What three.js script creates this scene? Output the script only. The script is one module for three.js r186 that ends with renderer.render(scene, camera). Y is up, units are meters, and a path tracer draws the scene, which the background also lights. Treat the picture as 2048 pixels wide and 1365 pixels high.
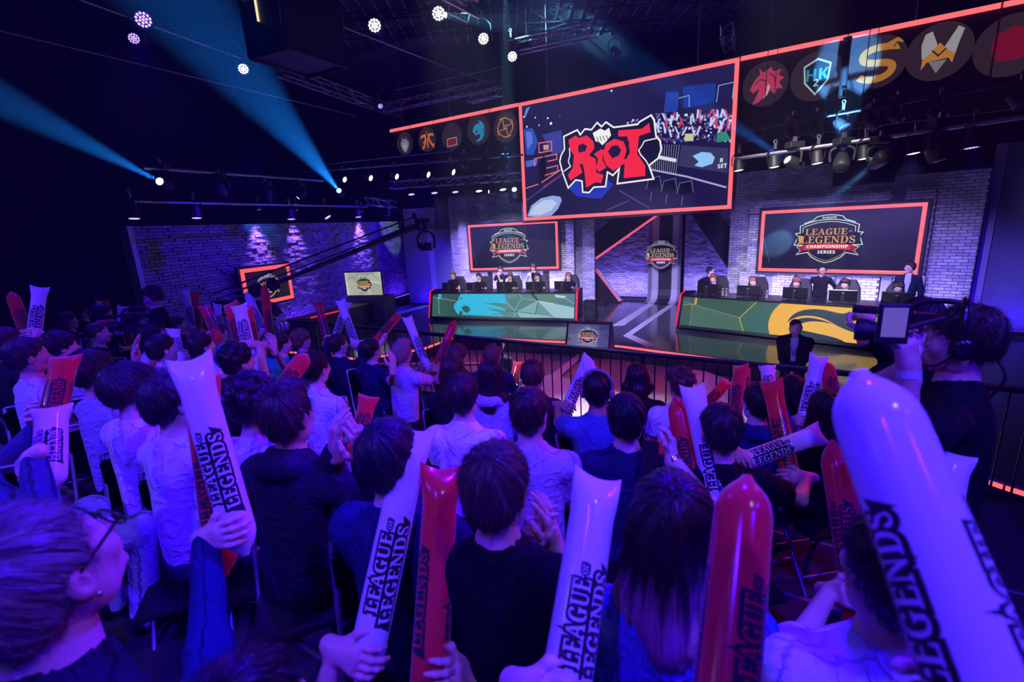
import * as THREE from 'three';
import { mergeGeometries } from 'three/addons/utils/BufferGeometryUtils.js';
import { RectAreaLightUniformsLib } from 'three/addons/lights/RectAreaLightUniformsLib.js';
import { FontLoader } from 'three/addons/loaders/FontLoader.js';

// ---------------------------------------------------------------- camera, air, exposure
const V3 = (x = 0, y = 0, z = 0) => new THREE.Vector3(x, y, z);
const scene = new THREE.Scene();
const renderer = new THREE.WebGLRenderer({ antialias: true });
renderer.toneMapping = THREE.LinearToneMapping;
renderer.toneMappingExposure = 1.0;
renderer.shadowMap.enabled = true;
RectAreaLightUniformsLib.init();
const FOCAL = 945, PITCH = 13.8 * Math.PI / 180, ROLL = -3.1 * Math.PI / 180;
const EYE = V3(0, 3.5, 0);
const FWD = V3(0, -Math.sin(PITCH), -Math.cos(PITCH));
const UP0 = V3(0, Math.cos(PITCH), -Math.sin(PITCH));
const RIGHT = V3(Math.cos(ROLL), 0, 0).addScaledVector(UP0, Math.sin(ROLL));
const UPV = V3(-Math.sin(ROLL), 0, 0).addScaledVector(UP0, Math.cos(ROLL));
const camera = new THREE.PerspectiveCamera(2 * Math.atan(682.5 / FOCAL) * 180 / Math.PI, 2048 / 1365, 0.05, 120);
camera.position.copy(EYE);
camera.up.copy(UPV);
camera.lookAt(EYE.clone().add(FWD));
camera.filmGauge = 36; camera.focus = 6; camera.userData.fStop = 2.8;
scene.background = new THREE.Color(0, 0, 0);
scene.fog = new THREE.FogExp2(new THREE.Color(0.75, 0.86, 1.0), 0.0017);

// a point of the place seen along a line of sight, at a depth or at a height
const sight = (x, y) => FWD.clone().addScaledVector(RIGHT, (x - 1024) / FOCAL).addScaledVector(UPV, -(y - 682.5) / FOCAL);
const at = (x, y, depth) => EYE.clone().addScaledVector(sight(x, y), depth);
const onY = (x, y, h) => { const v = sight(x, y); return EYE.clone().addScaledVector(v, (h - EYE.y) / v.y); };

// ---------------------------------------------------------------- random, names, things
let seed = 7;
const rnd = () => { seed = (seed * 1664525 + 1013904223) >>> 0; return seed / 4294967296; };
const rr = (a, b) => a + (b - a) * rnd();
const PI = Math.PI, rad = (d) => d * PI / 180;
const taken = new Map();
const numbered = (n) => { const k = taken.get(n) || 0; taken.set(n, k + 1); return k ? n + '_' + String(k).padStart(3, '0') : n; };
function tag(o, label, category, group, kind) {
  o.userData.label = label; o.userData.category = category;
  if (group) o.userData.group = group;
  if (kind) o.userData.kind = kind;
  return o;
}
function thing(name, label, category, group) {
  const o = new THREE.Group(); o.name = numbered(name); scene.add(o);
  return tag(o, label, category, group);
}
function put(name, geo, mat, parent) {
  const m = new THREE.Mesh(geo, mat); m.castShadow = m.receiveShadow = true;
  if (parent) { m.name = name; parent.add(m); } else { m.name = numbered(name); scene.add(m); }
  return m;
}
function structure(name, geo, mat) { const m = put(name, geo, mat); m.userData.kind = 'structure'; return m; }

// ---------------------------------------------------------------- geometry helpers
function flat(g) {
  if (g.index) g = g.toNonIndexed();
  for (const k of Object.keys(g.attributes)) if (!['position', 'normal', 'uv'].includes(k)) g.deleteAttribute(k);
  if (!g.attributes.normal) g.computeVertexNormals();
  if (!g.attributes.uv) g.setAttribute('uv', new THREE.BufferAttribute(new Float32Array(g.attributes.position.count * 2), 2));
  return g;
}
const join = (...list) => mergeGeometries(list.flat(3).map(flat));
const box = (w, h, d, x = 0, y = 0, z = 0, rx = 0, ry = 0, rz = 0) => {
  const g = new THREE.BoxGeometry(w, h, d);
  if (rx) g.rotateX(rx); if (ry) g.rotateY(ry); if (rz) g.rotateZ(rz);
  return g.translate(x, y, z);
};
// box with small chamfers, from an extruded rounded outline
const soft = (w, h, d, x = 0, y = 0, z = 0, b = 0.01) => {
  b = Math.min(b, w / 2.5, h / 2.5, d / 2.5);
  const s = new THREE.Shape(); const a = w / 2 - b, c = h / 2 - b;
  s.moveTo(-a, -c); s.lineTo(a, -c); s.lineTo(a, c); s.lineTo(-a, c); s.lineTo(-a, -c);
  return new THREE.ExtrudeGeometry(s, { depth: d - 2 * b, bevelEnabled: true, bevelSize: b, bevelThickness: b, bevelSegments: 2 }).translate(x, y, z - d / 2 + b);
};
const UPY = V3(0, 1, 0);
function rod(a, b, r, seg = 8, r2 = r) {
  const v = b.clone().sub(a), L = v.length();
  return new THREE.CylinderGeometry(r2, r, L, seg).translate(0, L / 2, 0).applyQuaternion(new THREE.Quaternion().setFromUnitVectors(UPY, v.normalize())).translate(a.x, a.y, a.z);
}
const P3 = (a) => V3(a[0], a[1], a[2]);
function pipe(points, r, seg = 8, n = 40, closed = false) {
  return new THREE.TubeGeometry(new THREE.CatmullRomCurve3(points.map((p) => (Array.isArray(p) ? P3(p) : p)), closed, 'centripetal'), n, r, seg, closed);
}
function poly(points, depth, bevel = 0) {
  const s = new THREE.Shape(points.map(([x, y]) => new THREE.Vector2(x, y)));
  return new THREE.ExtrudeGeometry(s, { depth, bevelEnabled: bevel > 0, bevelSize: bevel, bevelThickness: bevel, bevelSegments: 1 });
}

// ---------------------------------------------------------------- materials
const rgb = (r, g, b) => new THREE.Color(r, g, b);
const std = (color, roughness = 0.7, o = {}) => new THREE.MeshPhysicalMaterial({ color, roughness, ...o });
function canvas(w, h, draw) {
  const c = document.createElement('canvas'); c.width = w; c.height = h;
  const x = c.getContext('2d'); draw(x, w, h);
  const t = new THREE.CanvasTexture(c); t.colorSpace = THREE.SRGBColorSpace; t.anisotropy = 8;
  return t;
}
function noiseTexture(n, fn, srgb = false) {
  const d = new Uint8Array(n * n * 4);
  for (let y = 0; y < n; y++) for (let x = 0; x < n; x++) {
    const v = fn(x / n, y / n), i = (y * n + x) * 4, c = Array.isArray(v) ? v : [v, v, v];
    for (let k = 0; k < 3; k++) d[i + k] = Math.max(0, Math.min(255, c[k] * 255)); d[i + 3] = 255;
  }
  const t = new THREE.DataTexture(d, n, n); t.wrapS = t.wrapT = THREE.RepeatWrapping; t.magFilter = THREE.LinearFilter; t.needsUpdate = true;
  if (srgb) t.colorSpace = THREE.SRGBColorSpace;
  return t;
}
const h2 = (x, y) => { let n = Math.sin(x * 127.1 + y * 311.7) * 43758.5453; return n - Math.floor(n); };
function vnoise(x, y, p) { // tiling value noise, p cells
  x *= p; y *= p; const i = Math.floor(x), j = Math.floor(y), u = x - i, v = y - j, f = (a, b) => h2(((a % p) + p) % p, ((b % p) + p) % p + p * 7);
  const s = u * u * (3 - 2 * u), t = v * v * (3 - 2 * v);
  return (f(i, j) * (1 - s) + f(i + 1, j) * s) * (1 - t) + (f(i, j + 1) * (1 - s) + f(i + 1, j + 1) * s) * t;
}
const grainTex = noiseTexture(256, (u, v) => 0.35 * vnoise(u, v, 8) + 0.35 * vnoise(u, v, 32) + 0.3 * vnoise(u, v, 128));
const wrinkleTex = noiseTexture(512, (u, v) => { const w = vnoise(u, v, 4) * 0.25, a = vnoise(u + w, v * 0.5 + w, 10), b = vnoise(u - w, v + w * 0.7, 18), r = (t) => 1 - Math.abs(2 * t - 1); return 0.55 * r(a) ** 3 + 0.35 * r(b) ** 3 + 0.1 * vnoise(u, v, 128); });
const weaveTex = noiseTexture(128, (u, v) => 0.5 + 0.25 * Math.sin(u * 2 * PI * 32) * Math.sin(v * 2 * PI * 32) + 0.25 * (vnoise(u, v, 64) - 0.5));
const rep = (t, x, y = x) => { const c = t.clone(); c.repeat.set(x, y); c.needsUpdate = true; return c; };
const M = {
  black: std(rgb(0.012, 0.012, 0.014), 0.55),
  blackMatt: std(rgb(0.01, 0.01, 0.012), 0.9),
  blackMetal: std(rgb(0.02, 0.02, 0.024), 0.35, { metalness: 0.6 }),
  steel: std(rgb(0.55, 0.55, 0.58), 0.3, { metalness: 1 }),
  dullSteel: std(rgb(0.42, 0.42, 0.46), 0.42, { metalness: 0.9 }),
  chrome: std(rgb(0.8, 0.8, 0.82), 0.14, { metalness: 1 }),
  rubber: std(rgb(0.015, 0.015, 0.016), 0.75),
  brick: [0.33, 0.40, 0.46, 0.52].map((v, i) => std(rgb(v, v * (0.985 - 0.005 * i), v * 0.98), 0.62, { bumpMap: rep(grainTex, 1.5), bumpScale: 0.004 })),
  brickDark: [0.2, 0.25, 0.3].map((v) => std(rgb(v, v * 0.97, v), 0.55, { bumpMap: rep(grainTex, 1.5), bumpScale: 0.004 })),
  mortar: std(rgb(0.07, 0.07, 0.075), 0.9),
  panelDark: std(rgb(0.011, 0.01, 0.014), 0.5, { bumpMap: rep(grainTex, 6), bumpScale: 0.001 }),
  panelGrey: std(rgb(0.42, 0.42, 0.44), 0.5),
  panelMid: std(rgb(0.16, 0.15, 0.18), 0.5),
  flatBlue: std(rgb(0.20, 0.20, 0.24), 0.65),
  deck: std(rgb(0.06, 0.06, 0.075), 0.1, { ior: 1.42, bumpMap: rep(grainTex, 3), bumpScale: 0.0002 }),
  stripe: std(rgb(0.6, 0.6, 0.63), 0.3, { ior: 1.42 }),
  drape: std(rgb(0.012, 0.012, 0.016), 0.95),
  carpet: std(rgb(0.03, 0.03, 0.034), 0.95, { bumpMap: rep(grainTex, 20), bumpScale: 0.004 }),
  gloss: std(rgb(0.012, 0.012, 0.014), 0.2),
  lensDark: std(rgb(0.01, 0.01, 0.015), 0.08),
};
const glow = (r, g, b, k = 1) => new THREE.MeshStandardMaterial({ color: 0x000000, roughness: 0.4, emissive: rgb(r, g, b), emissiveIntensity: k });
M.neon = glow(1.0, 0.13, 0.14, 1.35);
M.neonRed = glow(1.0, 0.015, 0.03, 0.9);
M.lensWhite = glow(1, 0.97, 1, 3.0);
M.lensViolet = glow(0.45, 0.28, 1.0, 2.2);
M.lensBlue = glow(0.35, 0.62, 1.0, 4.0);
const screenMat = (map, k = 1) => new THREE.MeshStandardMaterial({ color: 0x000000, roughness: 0.35, emissive: 0xffffff, emissiveMap: map, emissiveIntensity: k });

// ---------------------------------------------------------------- lights
const VIOLET = rgb(0.05, 0.003, 1.0), DEEP = rgb(0.03, 0.001, 1.0), LILAC = rgb(0.5, 0.34, 1.0), WHITE = rgb(1, 0.93, 0.96), COOL = rgb(0.3, 0.22, 1.0), BEAM = rgb(0.01, 0.25, 1.0), RED = rgb(1, 0.03, 0.06);
function spot(name, pos, target, power, angle, color, penumbra = 0.5, size = 2) {
  const l = new THREE.SpotLight(color, power, 0, angle, penumbra, 2);
  l.name = name; l.position.copy(pos); l.target.position.copy(target);
  l.castShadow = true; l.shadow.radius = size; l.shadow.mapSize.set(512, 512);
  scene.add(l, l.target); return l;
}
function panelLight(name, pos, target, w, h, power, color) {
  const l = new THREE.RectAreaLight(color, power, w, h); l.name = name; l.position.copy(pos); l.lookAt(target); scene.add(l); return l;
}
// ---------------------------------------------------------------- printed and shown pictures
function polyline(x, pts, close = false) { x.beginPath(); pts.forEach(([a, b], i) => (i ? x.lineTo(a, b) : x.moveTo(a, b))); if (close) x.closePath(); }
const mirror = (pts) => pts.map(([a, b]) => [-a, b]).reverse();
function fitText(x, text, cx, cy, w, h, font) {
  x.save(); x.font = font.replace('$', '100'); x.textAlign = 'center'; x.textBaseline = 'alphabetic';
  const m = x.measureText(text), tw = m.width, th = (m.actualBoundingBoxAscent || 72);
  x.translate(cx, cy + h / 2); x.scale(w / tw, h / th); x.fillText(text, 0, 0); x.restore();
}
// the championship shield, 640 units wide and 560 high, its top centre at the origin
function shield(x, cx, cy, k, { gold = '#d9a04a', rim = '#d8f4f0', dark = '#0c0c12' } = {}) {
  x.save(); x.translate(cx, cy); x.scale(k, k); x.lineJoin = 'miter'; x.miterLimit = 3;
  const cap = [[-240, 96], [-150, 60], [-118, 22], [-60, 8], [0, 3], [60, 8], [118, 22], [150, 60], [240, 96]];
  const left = [[0, 56], [-90, 62], [-180, 84], [-276, 124], [-270, 206], [-316, 212], [-288, 250], [-322, 350], [-232, 352], [-292, 372], [-252, 416], [-290, 466], [-182, 440], [-140, 496], [-70, 540], [0, 562]];
  polyline(x, [...left, ...mirror(left)], true); x.fillStyle = dark; x.fill();
  polyline(x, cap.concat([[0, 70]]), true); x.fill();
  x.strokeStyle = rim; x.lineWidth = 9; polyline(x, cap); x.stroke();
  polyline(x, [...left, ...mirror(left)], true); x.stroke();
  polyline(x, [[-246, 205], [-244, 142], [-160, 106], [-80, 86], [0, 80], [80, 86], [160, 106], [244, 142], [246, 205]]); x.lineWidth = 7; x.stroke();
  x.strokeStyle = gold; x.lineWidth = 6; polyline(x, [[-176, 416], [-150, 462], [-80, 510], [0, 538], [80, 510], [150, 462], [176, 416]]); x.stroke();
  x.fillStyle = rim; fitText(x, 'EUROPE', 0, 34, 138, 25, 'bold $px sans-serif');
  x.fillStyle = gold; fitText(x, 'LEAGUE', -22, 196, 400, 74, 'bold $px serif'); fitText(x, 'OF', 206, 196, 34, 18, 'bold $px serif');
  x.fillStyle = dark; polyline(x, [[-296, 240], [296, 240], [300, 335], [-300, 335]], true); x.fill();
  x.fillStyle = gold; fitText(x, 'LEGENDS', 0, 290, 520, 84, 'bold $px serif');
  polyline(x, [[-290, 236], [-240, 244], [-252, 330], [-300, 344], [-276, 320]], true); x.fill();
  polyline(x, [[-292, 372], [-214, 356], [-214, 412], [-290, 466], [-252, 416]], true); x.fillStyle = '#a01f28'; x.fill();
  polyline(x, mirror([[-292, 372], [-214, 356], [-214, 412], [-290, 466], [-252, 416]]), true); x.fill();
  x.beginPath(); x.moveTo(-224, 352); x.quadraticCurveTo(0, 322, 224, 352); x.lineTo(216, 414); x.quadraticCurveTo(0, 384, -216, 414); x.closePath(); x.fillStyle = '#d8343c'; x.fill();
  x.fillStyle = '#ffffff'; fitText(x, 'CHAMPIONSHIP', 0, 370, 396, 36, 'bold $px sans-serif');
  fitText(x, 'SERIES', 0, 435, 172, 38, 'bold $px sans-serif');
  x.restore();
}
// plates with thin bright seams, as on the team screens
function plates(x, w, h, tone, seam, n, s0) {
  x.fillStyle = tone[0]; x.fillRect(0, 0, w, h);
  let s = s0; const r = () => { s = (s * 9301 + 49297) % 233280; return s / 233280; };
  for (let i = 0; i < n; i++) {
    const a = r() * w, b = r() * h, m = 3 + Math.floor(r() * 3), R = (0.15 + 0.35 * r()) * h * 1.6; const pts = [];
    for (let k = 0; k < m; k++) { const t = (k / m + r() * 0.15) * 2 * PI; pts.push([a + Math.cos(t) * R * 1.4, b + Math.sin(t) * R]); }
    polyline(x, pts, true); x.globalAlpha = 0.55; x.fillStyle = tone[1 + (i % (tone.length - 1))]; x.fill();
    x.globalAlpha = 0.7; x.strokeStyle = seam; x.lineWidth = 1 + r() * 1.5; x.stroke(); x.globalAlpha = 1;
  }
}
const teamTex = canvas(1024, 492, (x, w, h) => {
  x.fillStyle = '#17152e'; x.fillRect(0, 0, w, h);
  for (const [pts, c] of [[[[0, 0], [360, 0], [40, 360], [0, 380]], '#1b2047'], [[[360, 0], [1024, 0], [1024, 170], [760, 110]], '#191733'], [[[760, 110], [1024, 170], [1024, 492], [640, 492]], '#1c1938'], [[[0, 380], [200, 250], [420, 492], [0, 492]], '#141228']]) { polyline(x, pts, true); x.fillStyle = c; x.fill(); }
  x.strokeStyle = '#2c3a5e'; x.lineWidth = 2; for (const l of [[[360, 0], [40, 360], [0, 380]], [[0, 60], [50, 30]], [[760, 110], [1024, 170]], [[760, 110], [700, 300], [780, 492]], [[300, 200], [200, 250], [420, 492]]]) { polyline(x, l); x.stroke(); }
  x.strokeStyle = '#6fa6b8'; polyline(x, [[0, 210], [60, 440]]); x.stroke();
  x.strokeStyle = '#07060e'; x.lineWidth = 12; polyline(x, [[905, 270], [945, 225]]); x.stroke(); polyline(x, [[735, 395], [760, 460]]); x.stroke();
  shield(x, 470, 30, 0.72);
});
const totemTex = canvas(512, 460, (x, w, h) => { x.fillStyle = '#0c0c12'; x.fillRect(0, 0, w, h); shield(x, 256, 8, 0.78, { gold: '#e8cf98', rim: '#f4f2ee', dark: '#121016' }); });
const wedgeTex = canvas(512, 320, (x, w, h) => {
  plates(x, w, h, ['#4a4c66', '#7d7f99', '#34364e', '#9a9bb0', '#54566f'], '#1d1d2b', 12, 11);
  x.strokeStyle = '#e0424a'; x.lineWidth = 3; polyline(x, [[150, 320], [160, 200]]); x.stroke(); polyline(x, [[360, 260], [380, 320]]); x.stroke();
  shield(x, 256, 50, 0.4, { gold: '#e6bd62' });
});
const standTex = canvas(512, 290, (x, w, h) => {
  plates(x, w, h, ['#a9b39a', '#c9d0bb', '#8f9a86', '#d8dccb', '#9aa395'], '#5b6257', 12, 29);
  x.strokeStyle = '#3c3f3a'; x.lineWidth = 5; polyline(x, [[310, 30], [400, 10], [420, 60], [470, 90]]); x.stroke(); polyline(x, [[20, 100], [90, 60], [140, 70]]); x.stroke();
  shield(x, 262, 50, 0.36, { gold: '#e8dc3a', rim: '#e8e8e0', dark: '#23241f' });
});
const sideTex = canvas(512, 300, (x, w, h) => { x.fillStyle = '#120614'; x.fillRect(0, 0, w, h); shield(x, 256, 40, 0.42, { gold: '#e6d24a', rim: '#f0efe8', dark: '#120614' }); });

// left desk: a cyan roaring panther on plates
const deskLeftTex = canvas(1824, 340, (x, w, h) => {
  const g = x.createLinearGradient(0, 0, w, 0); g.addColorStop(0, '#3c645c'); g.addColorStop(0.2, '#35564f'); g.addColorStop(0.55, '#5d8d8c'); g.addColorStop(1, '#6fa49d'); x.fillStyle = g; x.fillRect(0, 0, w, h);
  const o = (pts) => pts.map(([a, b]) => [a - 90, b - 432]);
  for (const [pts, c] of [[[[1100, 540], [1240, 432], [1390, 432], [1480, 530], [1210, 690]], '#4f827c'], [[[1480, 530], [1920, 640], [1920, 790], [1690, 760]], '#9fc9c9'], [[[1210, 690], [1450, 720], [1480, 530]], '#7cb1b1'], [[[1420, 432], [1920, 432], [1920, 620], [1500, 530]], '#4c7d6a'], [[[1210, 690], [1450, 720], [1690, 760], [1260, 780]], '#8dbfc4'], [[[90, 432], [170, 432], [180, 500], [90, 480]], '#2c4743']]) { polyline(x, o(pts), true); x.fillStyle = c; x.fill(); }
  x.strokeStyle = '#bfe6e4'; x.lineWidth = 4; for (const l of [[[1240, 432], [1290, 500], [1480, 535], [1920, 635]], [[1480, 535], [1690, 765]], [[1060, 520], [1210, 690], [1190, 780]], [[1280, 500], [1190, 690]], [[90, 475], [175, 500], [420, 540]], [[172, 500], [190, 735]], [[1800, 495], [1910, 570]]]) { polyline(x, o(l)); x.stroke(); }
  x.strokeStyle = '#16302e'; x.lineWidth = 7; polyline(x, o([[1085, 670], [1455, 720], [1480, 555]])); x.stroke(); polyline(x, o([[1210, 690], [1260, 770]])); x.stroke();
  x.fillStyle = '#0f1d20'; polyline(x, o([[1385, 432], [1420, 432], [1495, 530], [1470, 532]]), true); x.fill();
  x.fillStyle = '#a8d6d3'; polyline(x, o([[1500, 535], [1680, 570], [1670, 582], [1530, 555]]), true); x.fill(); polyline(x, o([[1680, 445], [1820, 470], [1790, 500], [1690, 485]]), true); x.fill();
  x.fillStyle = '#35b4dc'; x.fillRect(75, 0, 45, 70); x.fillStyle = '#bfeeff'; x.fillRect(78, 66, 14, 14);
  x.fillStyle = '#35bfe6';
  polyline(x, o([[478, 430], [442, 530], [398, 588], [384, 606], [428, 602], [426, 610], [392, 614], [396, 650], [420, 690], [440, 722], [462, 742], [490, 665], [500, 700], [525, 690], [505, 742], [1068, 757], [1030, 735], [866, 724], [1000, 718], [1060, 745], [985, 690], [828, 650], [950, 656], [1085, 682], [1085, 664], [1000, 616], [900, 588], [784, 580], [940, 566], [1085, 577], [1062, 436]]), true); x.fill();
  x.fillStyle = '#2f5f63'; polyline(x, o([[498, 632], [545, 604], [600, 625], [616, 670], [582, 716], [545, 706], [515, 672]]), true); x.fill();
  x.fillStyle = '#12555f'; polyline(x, o([[460, 520], [478, 500], [512, 486], [498, 508]]), true); x.fill();
});
// right desk: a gold disc with a dark snake
const deskRightTex = canvas(1824, 340, (x, w, h) => {
  const g = x.createLinearGradient(0, 0, w, 0); g.addColorStop(0, '#3f5e4d'); g.addColorStop(0.5, '#3f6a5c'); g.addColorStop(1, '#2f5045'); x.fillStyle = g; x.fillRect(0, 0, w, h);
  for (const [pts, c] of [[[[120, 90], [560, 190], [600, 340], [100, 340]], '#4a6f5b'], [[[120, 0], [640, 0], [560, 190], [120, 90]], '#3b5b4b'], [[[560, 190], [760, 60], [900, 340], [610, 340]], '#3a6a5d']]) { polyline(x, pts, true); x.fillStyle = c; x.fill(); }
  x.strokeStyle = '#a9c7b4'; x.lineWidth = 3; polyline(x, [[0, 60], [100, 84], [545, 190], [560, 200]]); x.stroke(); polyline(x, [[100, 84], [105, 340]]); x.stroke(); x.strokeStyle = '#23423a'; polyline(x, [[700, 0], [770, 160]]); x.stroke();
  x.strokeStyle = '#e8b83e'; x.lineWidth = 6; polyline(x, [[690, 0], [560, 195], [610, 340]]); x.stroke(); x.lineWidth = 4; polyline(x, [[0, 100], [95, 82], [104, 130]]); x.stroke();
  x.fillStyle = '#d8a83a'; x.fillRect(118, 0, 22, 84);
  x.save(); x.translate(1240, 215);
  x.fillStyle = '#f4b73c'; x.beginPath(); x.ellipse(0, 0, 430, 372, 0, 0, 2 * PI); x.fill();
  x.fillStyle = '#173a3a';
  x.beginPath(); x.moveTo(-282, -8); x.bezierCurveTo(-270, -120, -180, -178, -60, -176); x.bezierCurveTo(20, -172, 60, -150, 110, -150); x.bezierCurveTo(160, -176, 260, -190, 330, -170); x.lineTo(352, -140); x.lineTo(300, -132); x.bezierCurveTo(250, -110, 190, -100, 130, -66); x.bezierCurveTo(190, -70, 240, -40, 252, 40); x.bezierCurveTo(190, 20, 120, 0, 40, -56); x.bezierCurveTo(-40, -110, -150, -124, -230, -70); x.bezierCurveTo(-262, -46, -274, -30, -282, -8); x.fill();
  x.beginPath(); x.moveTo(-262, 46); x.bezierCurveTo(-262, -40, -190, -92, -90, -82); x.bezierCurveTo(0, -70, 30, -50, 60, -40); x.bezierCurveTo(-40, -60, -130, -60, -180, -10); x.bezierCurveTo(-200, 12, -196, 40, -150, 52); x.bezierCurveTo(40, 80, 130, 90, 170, 140); x.lineTo(-120, 140); x.bezierCurveTo(-210, 130, -258, 100, -262, 46); x.fill();
  x.fillStyle = '#f4b73c'; x.beginPath(); x.ellipse(240, -140, 30, 12, -0.25, 0, 2 * PI); x.fill();
  x.beginPath(); x.moveTo(150, -96); x.lineTo(190, -60); x.lineTo(260, -100); x.lineTo(196, -40); x.closePath(); x.fill();
  x.restore();
});

// fascia roundels
const roundel = (draw) => canvas(256, 256, (x) => { x.fillStyle = '#3a2b33'; x.beginPath(); x.arc(128, 128, 128, 0, 2 * PI); x.fill(); x.save(); x.translate(128, 128); draw(x); x.restore(); });
const fillPoly = (x, c, pts) => { x.fillStyle = c; polyline(x, pts, true); x.fill(); };
const roundels = [
  roundel((x) => { // hooded blade emblem in greys
    fillPoly(x, '#8f8b9c', [[-70, -10], [-40, -34], [-30, -78], [-18, -40], [0, -56], [18, -40], [30, -78], [38, -34], [70, -10], [60, 40], [20, 92], [0, 104], [-22, 92], [-58, 40]]);
    fillPoly(x, '#cfcbd8', [[-34, -6], [0, 6], [34, -6], [22, 50], [0, 78], [-22, 50]]);
    x.strokeStyle = '#3a2b33'; x.lineWidth = 6; polyline(x, [[-30, 6], [0, 24], [30, 6]]); x.stroke(); polyline(x, [[-16, 44], [0, 52], [16, 44]]); x.stroke();
  }),
  roundel((x) => { // orange winged mark
    x.fillStyle = '#f0813a';
    x.beginPath(); x.arc(0, -74, 10, 0, 2 * PI); x.fill();
    fillPoly(x, '#f0813a', [[-12, -56], [-60, -58], [-96, -38], [-92, -14], [-52, -30], [-34, -26], [-40, 10], [-66, 26], [-56, 40], [-44, 36], [-84, 92], [-60, 100], [-26, 46], [-14, 0]]);
    fillPoly(x, '#f0813a', [[12, -56], [60, -60], [96, -46], [92, -24], [50, -34], [36, -30], [40, 6], [70, 54], [94, 48], [88, 100], [60, 74], [22, 20], [10, -10]]);
    fillPoly(x, '#f0813a', [[-8, -8], [8, -8], [12, 88], [-6, 88]]);
  }),
  roundel((x) => { fillPoly(x, '#8c2330', [[-62, 20], [60, 14], [60, 84], [-62, 92]]); x.strokeStyle = '#d9d2d6'; x.lineWidth = 6; polyline(x, [[-62, 20], [60, 14], [60, 84], [-62, 92]], true); x.stroke(); }),
  roundel((x) => { // blue horned panther head
    fillPoly(x, '#2fa3d0', [[-20, -92], [40, -70], [66, -40], [76, 0], [68, 40], [44, 78], [6, 100], [-44, 92], [0, 78], [24, 50], [8, 36], [-20, 40], [-34, 52], [-40, 30], [-66, 12], [-58, -14], [-44, -40], [-6, -58], [20, -50], [10, -76]]);
    fillPoly(x, '#3a2b33', [[-34, 8], [-16, 0], [-6, 14], [-20, 26]]);
    for (const y of [-2, 18, 36]) fillPoly(x, '#3a2b33', [[26, y], [80, y - 6], [78, y + 4]]);
  }),
  roundel((x) => { // orange woven blades
    x.strokeStyle = '#e0914e'; x.lineWidth = 9;
    for (let k = 0; k < 4; k++) { x.save(); x.rotate(k * PI / 2); x.beginPath(); x.moveTo(-60, -70); x.bezierCurveTo(10, -100, 70, -60, 84, 10); x.stroke(); x.beginPath(); x.moveTo(-20, -60); x.lineTo(-8, 20); x.stroke(); x.restore(); }
  }),
  roundel((x) => { // pink horse head with a horn
    fillPoly(x, '#d8446c', [[-84, 20], [-60, -30], [-30, -60], [-40, -96], [-12, -66], [30, -92], [40, -64], [86, -70], [70, -40], [104, -20], [76, 0], [100, 40], [66, 36], [60, 70], [30, 40], [10, 60], [-30, 100], [-66, 108], [-40, 50], [-30, 20], [-66, 44]]);
    fillPoly(x, '#e9c3cf', [[10, -10], [30, 20], [20, 60], [-8, 88], [12, 40]]); x.strokeStyle = '#5a1a33'; x.lineWidth = 5; polyline(x, [[-60, -6], [-30, -30], [0, -20], [14, 10]]); x.stroke(); polyline(x, [[20, -60], [50, -30], [60, 20]]); x.stroke();
  }),
  roundel((x) => { // blue shield with letters
    fillPoly(x, '#dfe6ea', [[-66, -58], [0, -92], [66, -58], [58, 30], [0, 100], [-58, 30]]); fillPoly(x, '#0e2a3a', [[-58, -52], [0, -82], [58, -52], [50, 26], [0, 88], [-50, 26]]);
    x.fillStyle = '#3fa4c8'; x.font = 'bold 84px sans-serif'; x.textAlign = 'center'; x.fillText('HK', 0, 22); x.fillStyle = '#dfe6ea'; x.font = 'bold 50px sans-serif'; x.fillText('2', 0, 52);
  }),
  roundel((x) => { // gold snake bent into a letter
    x.strokeStyle = '#d08a35'; x.lineWidth = 34; x.lineCap = 'butt';
    x.beginPath(); x.moveTo(40, -66); x.bezierCurveTo(-30, -80, -84, -50, -60, -14); x.bezierCurveTo(-30, 16, 70, -10, 66, 40); x.bezierCurveTo(56, 90, -40, 96, -76, 62); x.stroke();
    fillPoly(x, '#d08a35', [[30, -84], [78, -104], [104, -84], [96, -70], [74, -80], [92, -44], [40, -52]]);
    x.strokeStyle = '#3a2b33'; x.lineWidth = 5; polyline(x, [[62, -60], [74, -80], [96, -72]]); x.stroke();
  }),
  roundel((x) => { // grey and gold bee-like v
    fillPoly(x, '#b9b5b8', [[-60, -86], [-34, -96], [4, 0], [-10, 30], [-62, 24], [-70, -40]]); fillPoly(x, '#b9b5b8', [[60, -100], [84, -84], [70, -24], [62, 24], [10, 30], [20, -20]]);
    fillPoly(x, '#8f8b90', [[-34, 40], [34, 40], [0, 96]]);
    fillPoly(x, '#d98f3a', [[0, -40], [30, -6], [62, 20], [56, 60], [40, 34], [-40, 40], [-60, 72], [-60, 30], [-30, 0]]); x.strokeStyle = '#2a1f22'; x.lineWidth = 6; polyline(x, [[-26, -10], [0, 18], [26, -10]]); x.stroke();
  }),
  roundel((x) => { fillPoly(x, '#8d1730', [[-60, -50], [0, -80], [60, -50], [70, 10], [40, 60], [-40, 60], [-70, 10]]); }),
];

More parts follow.
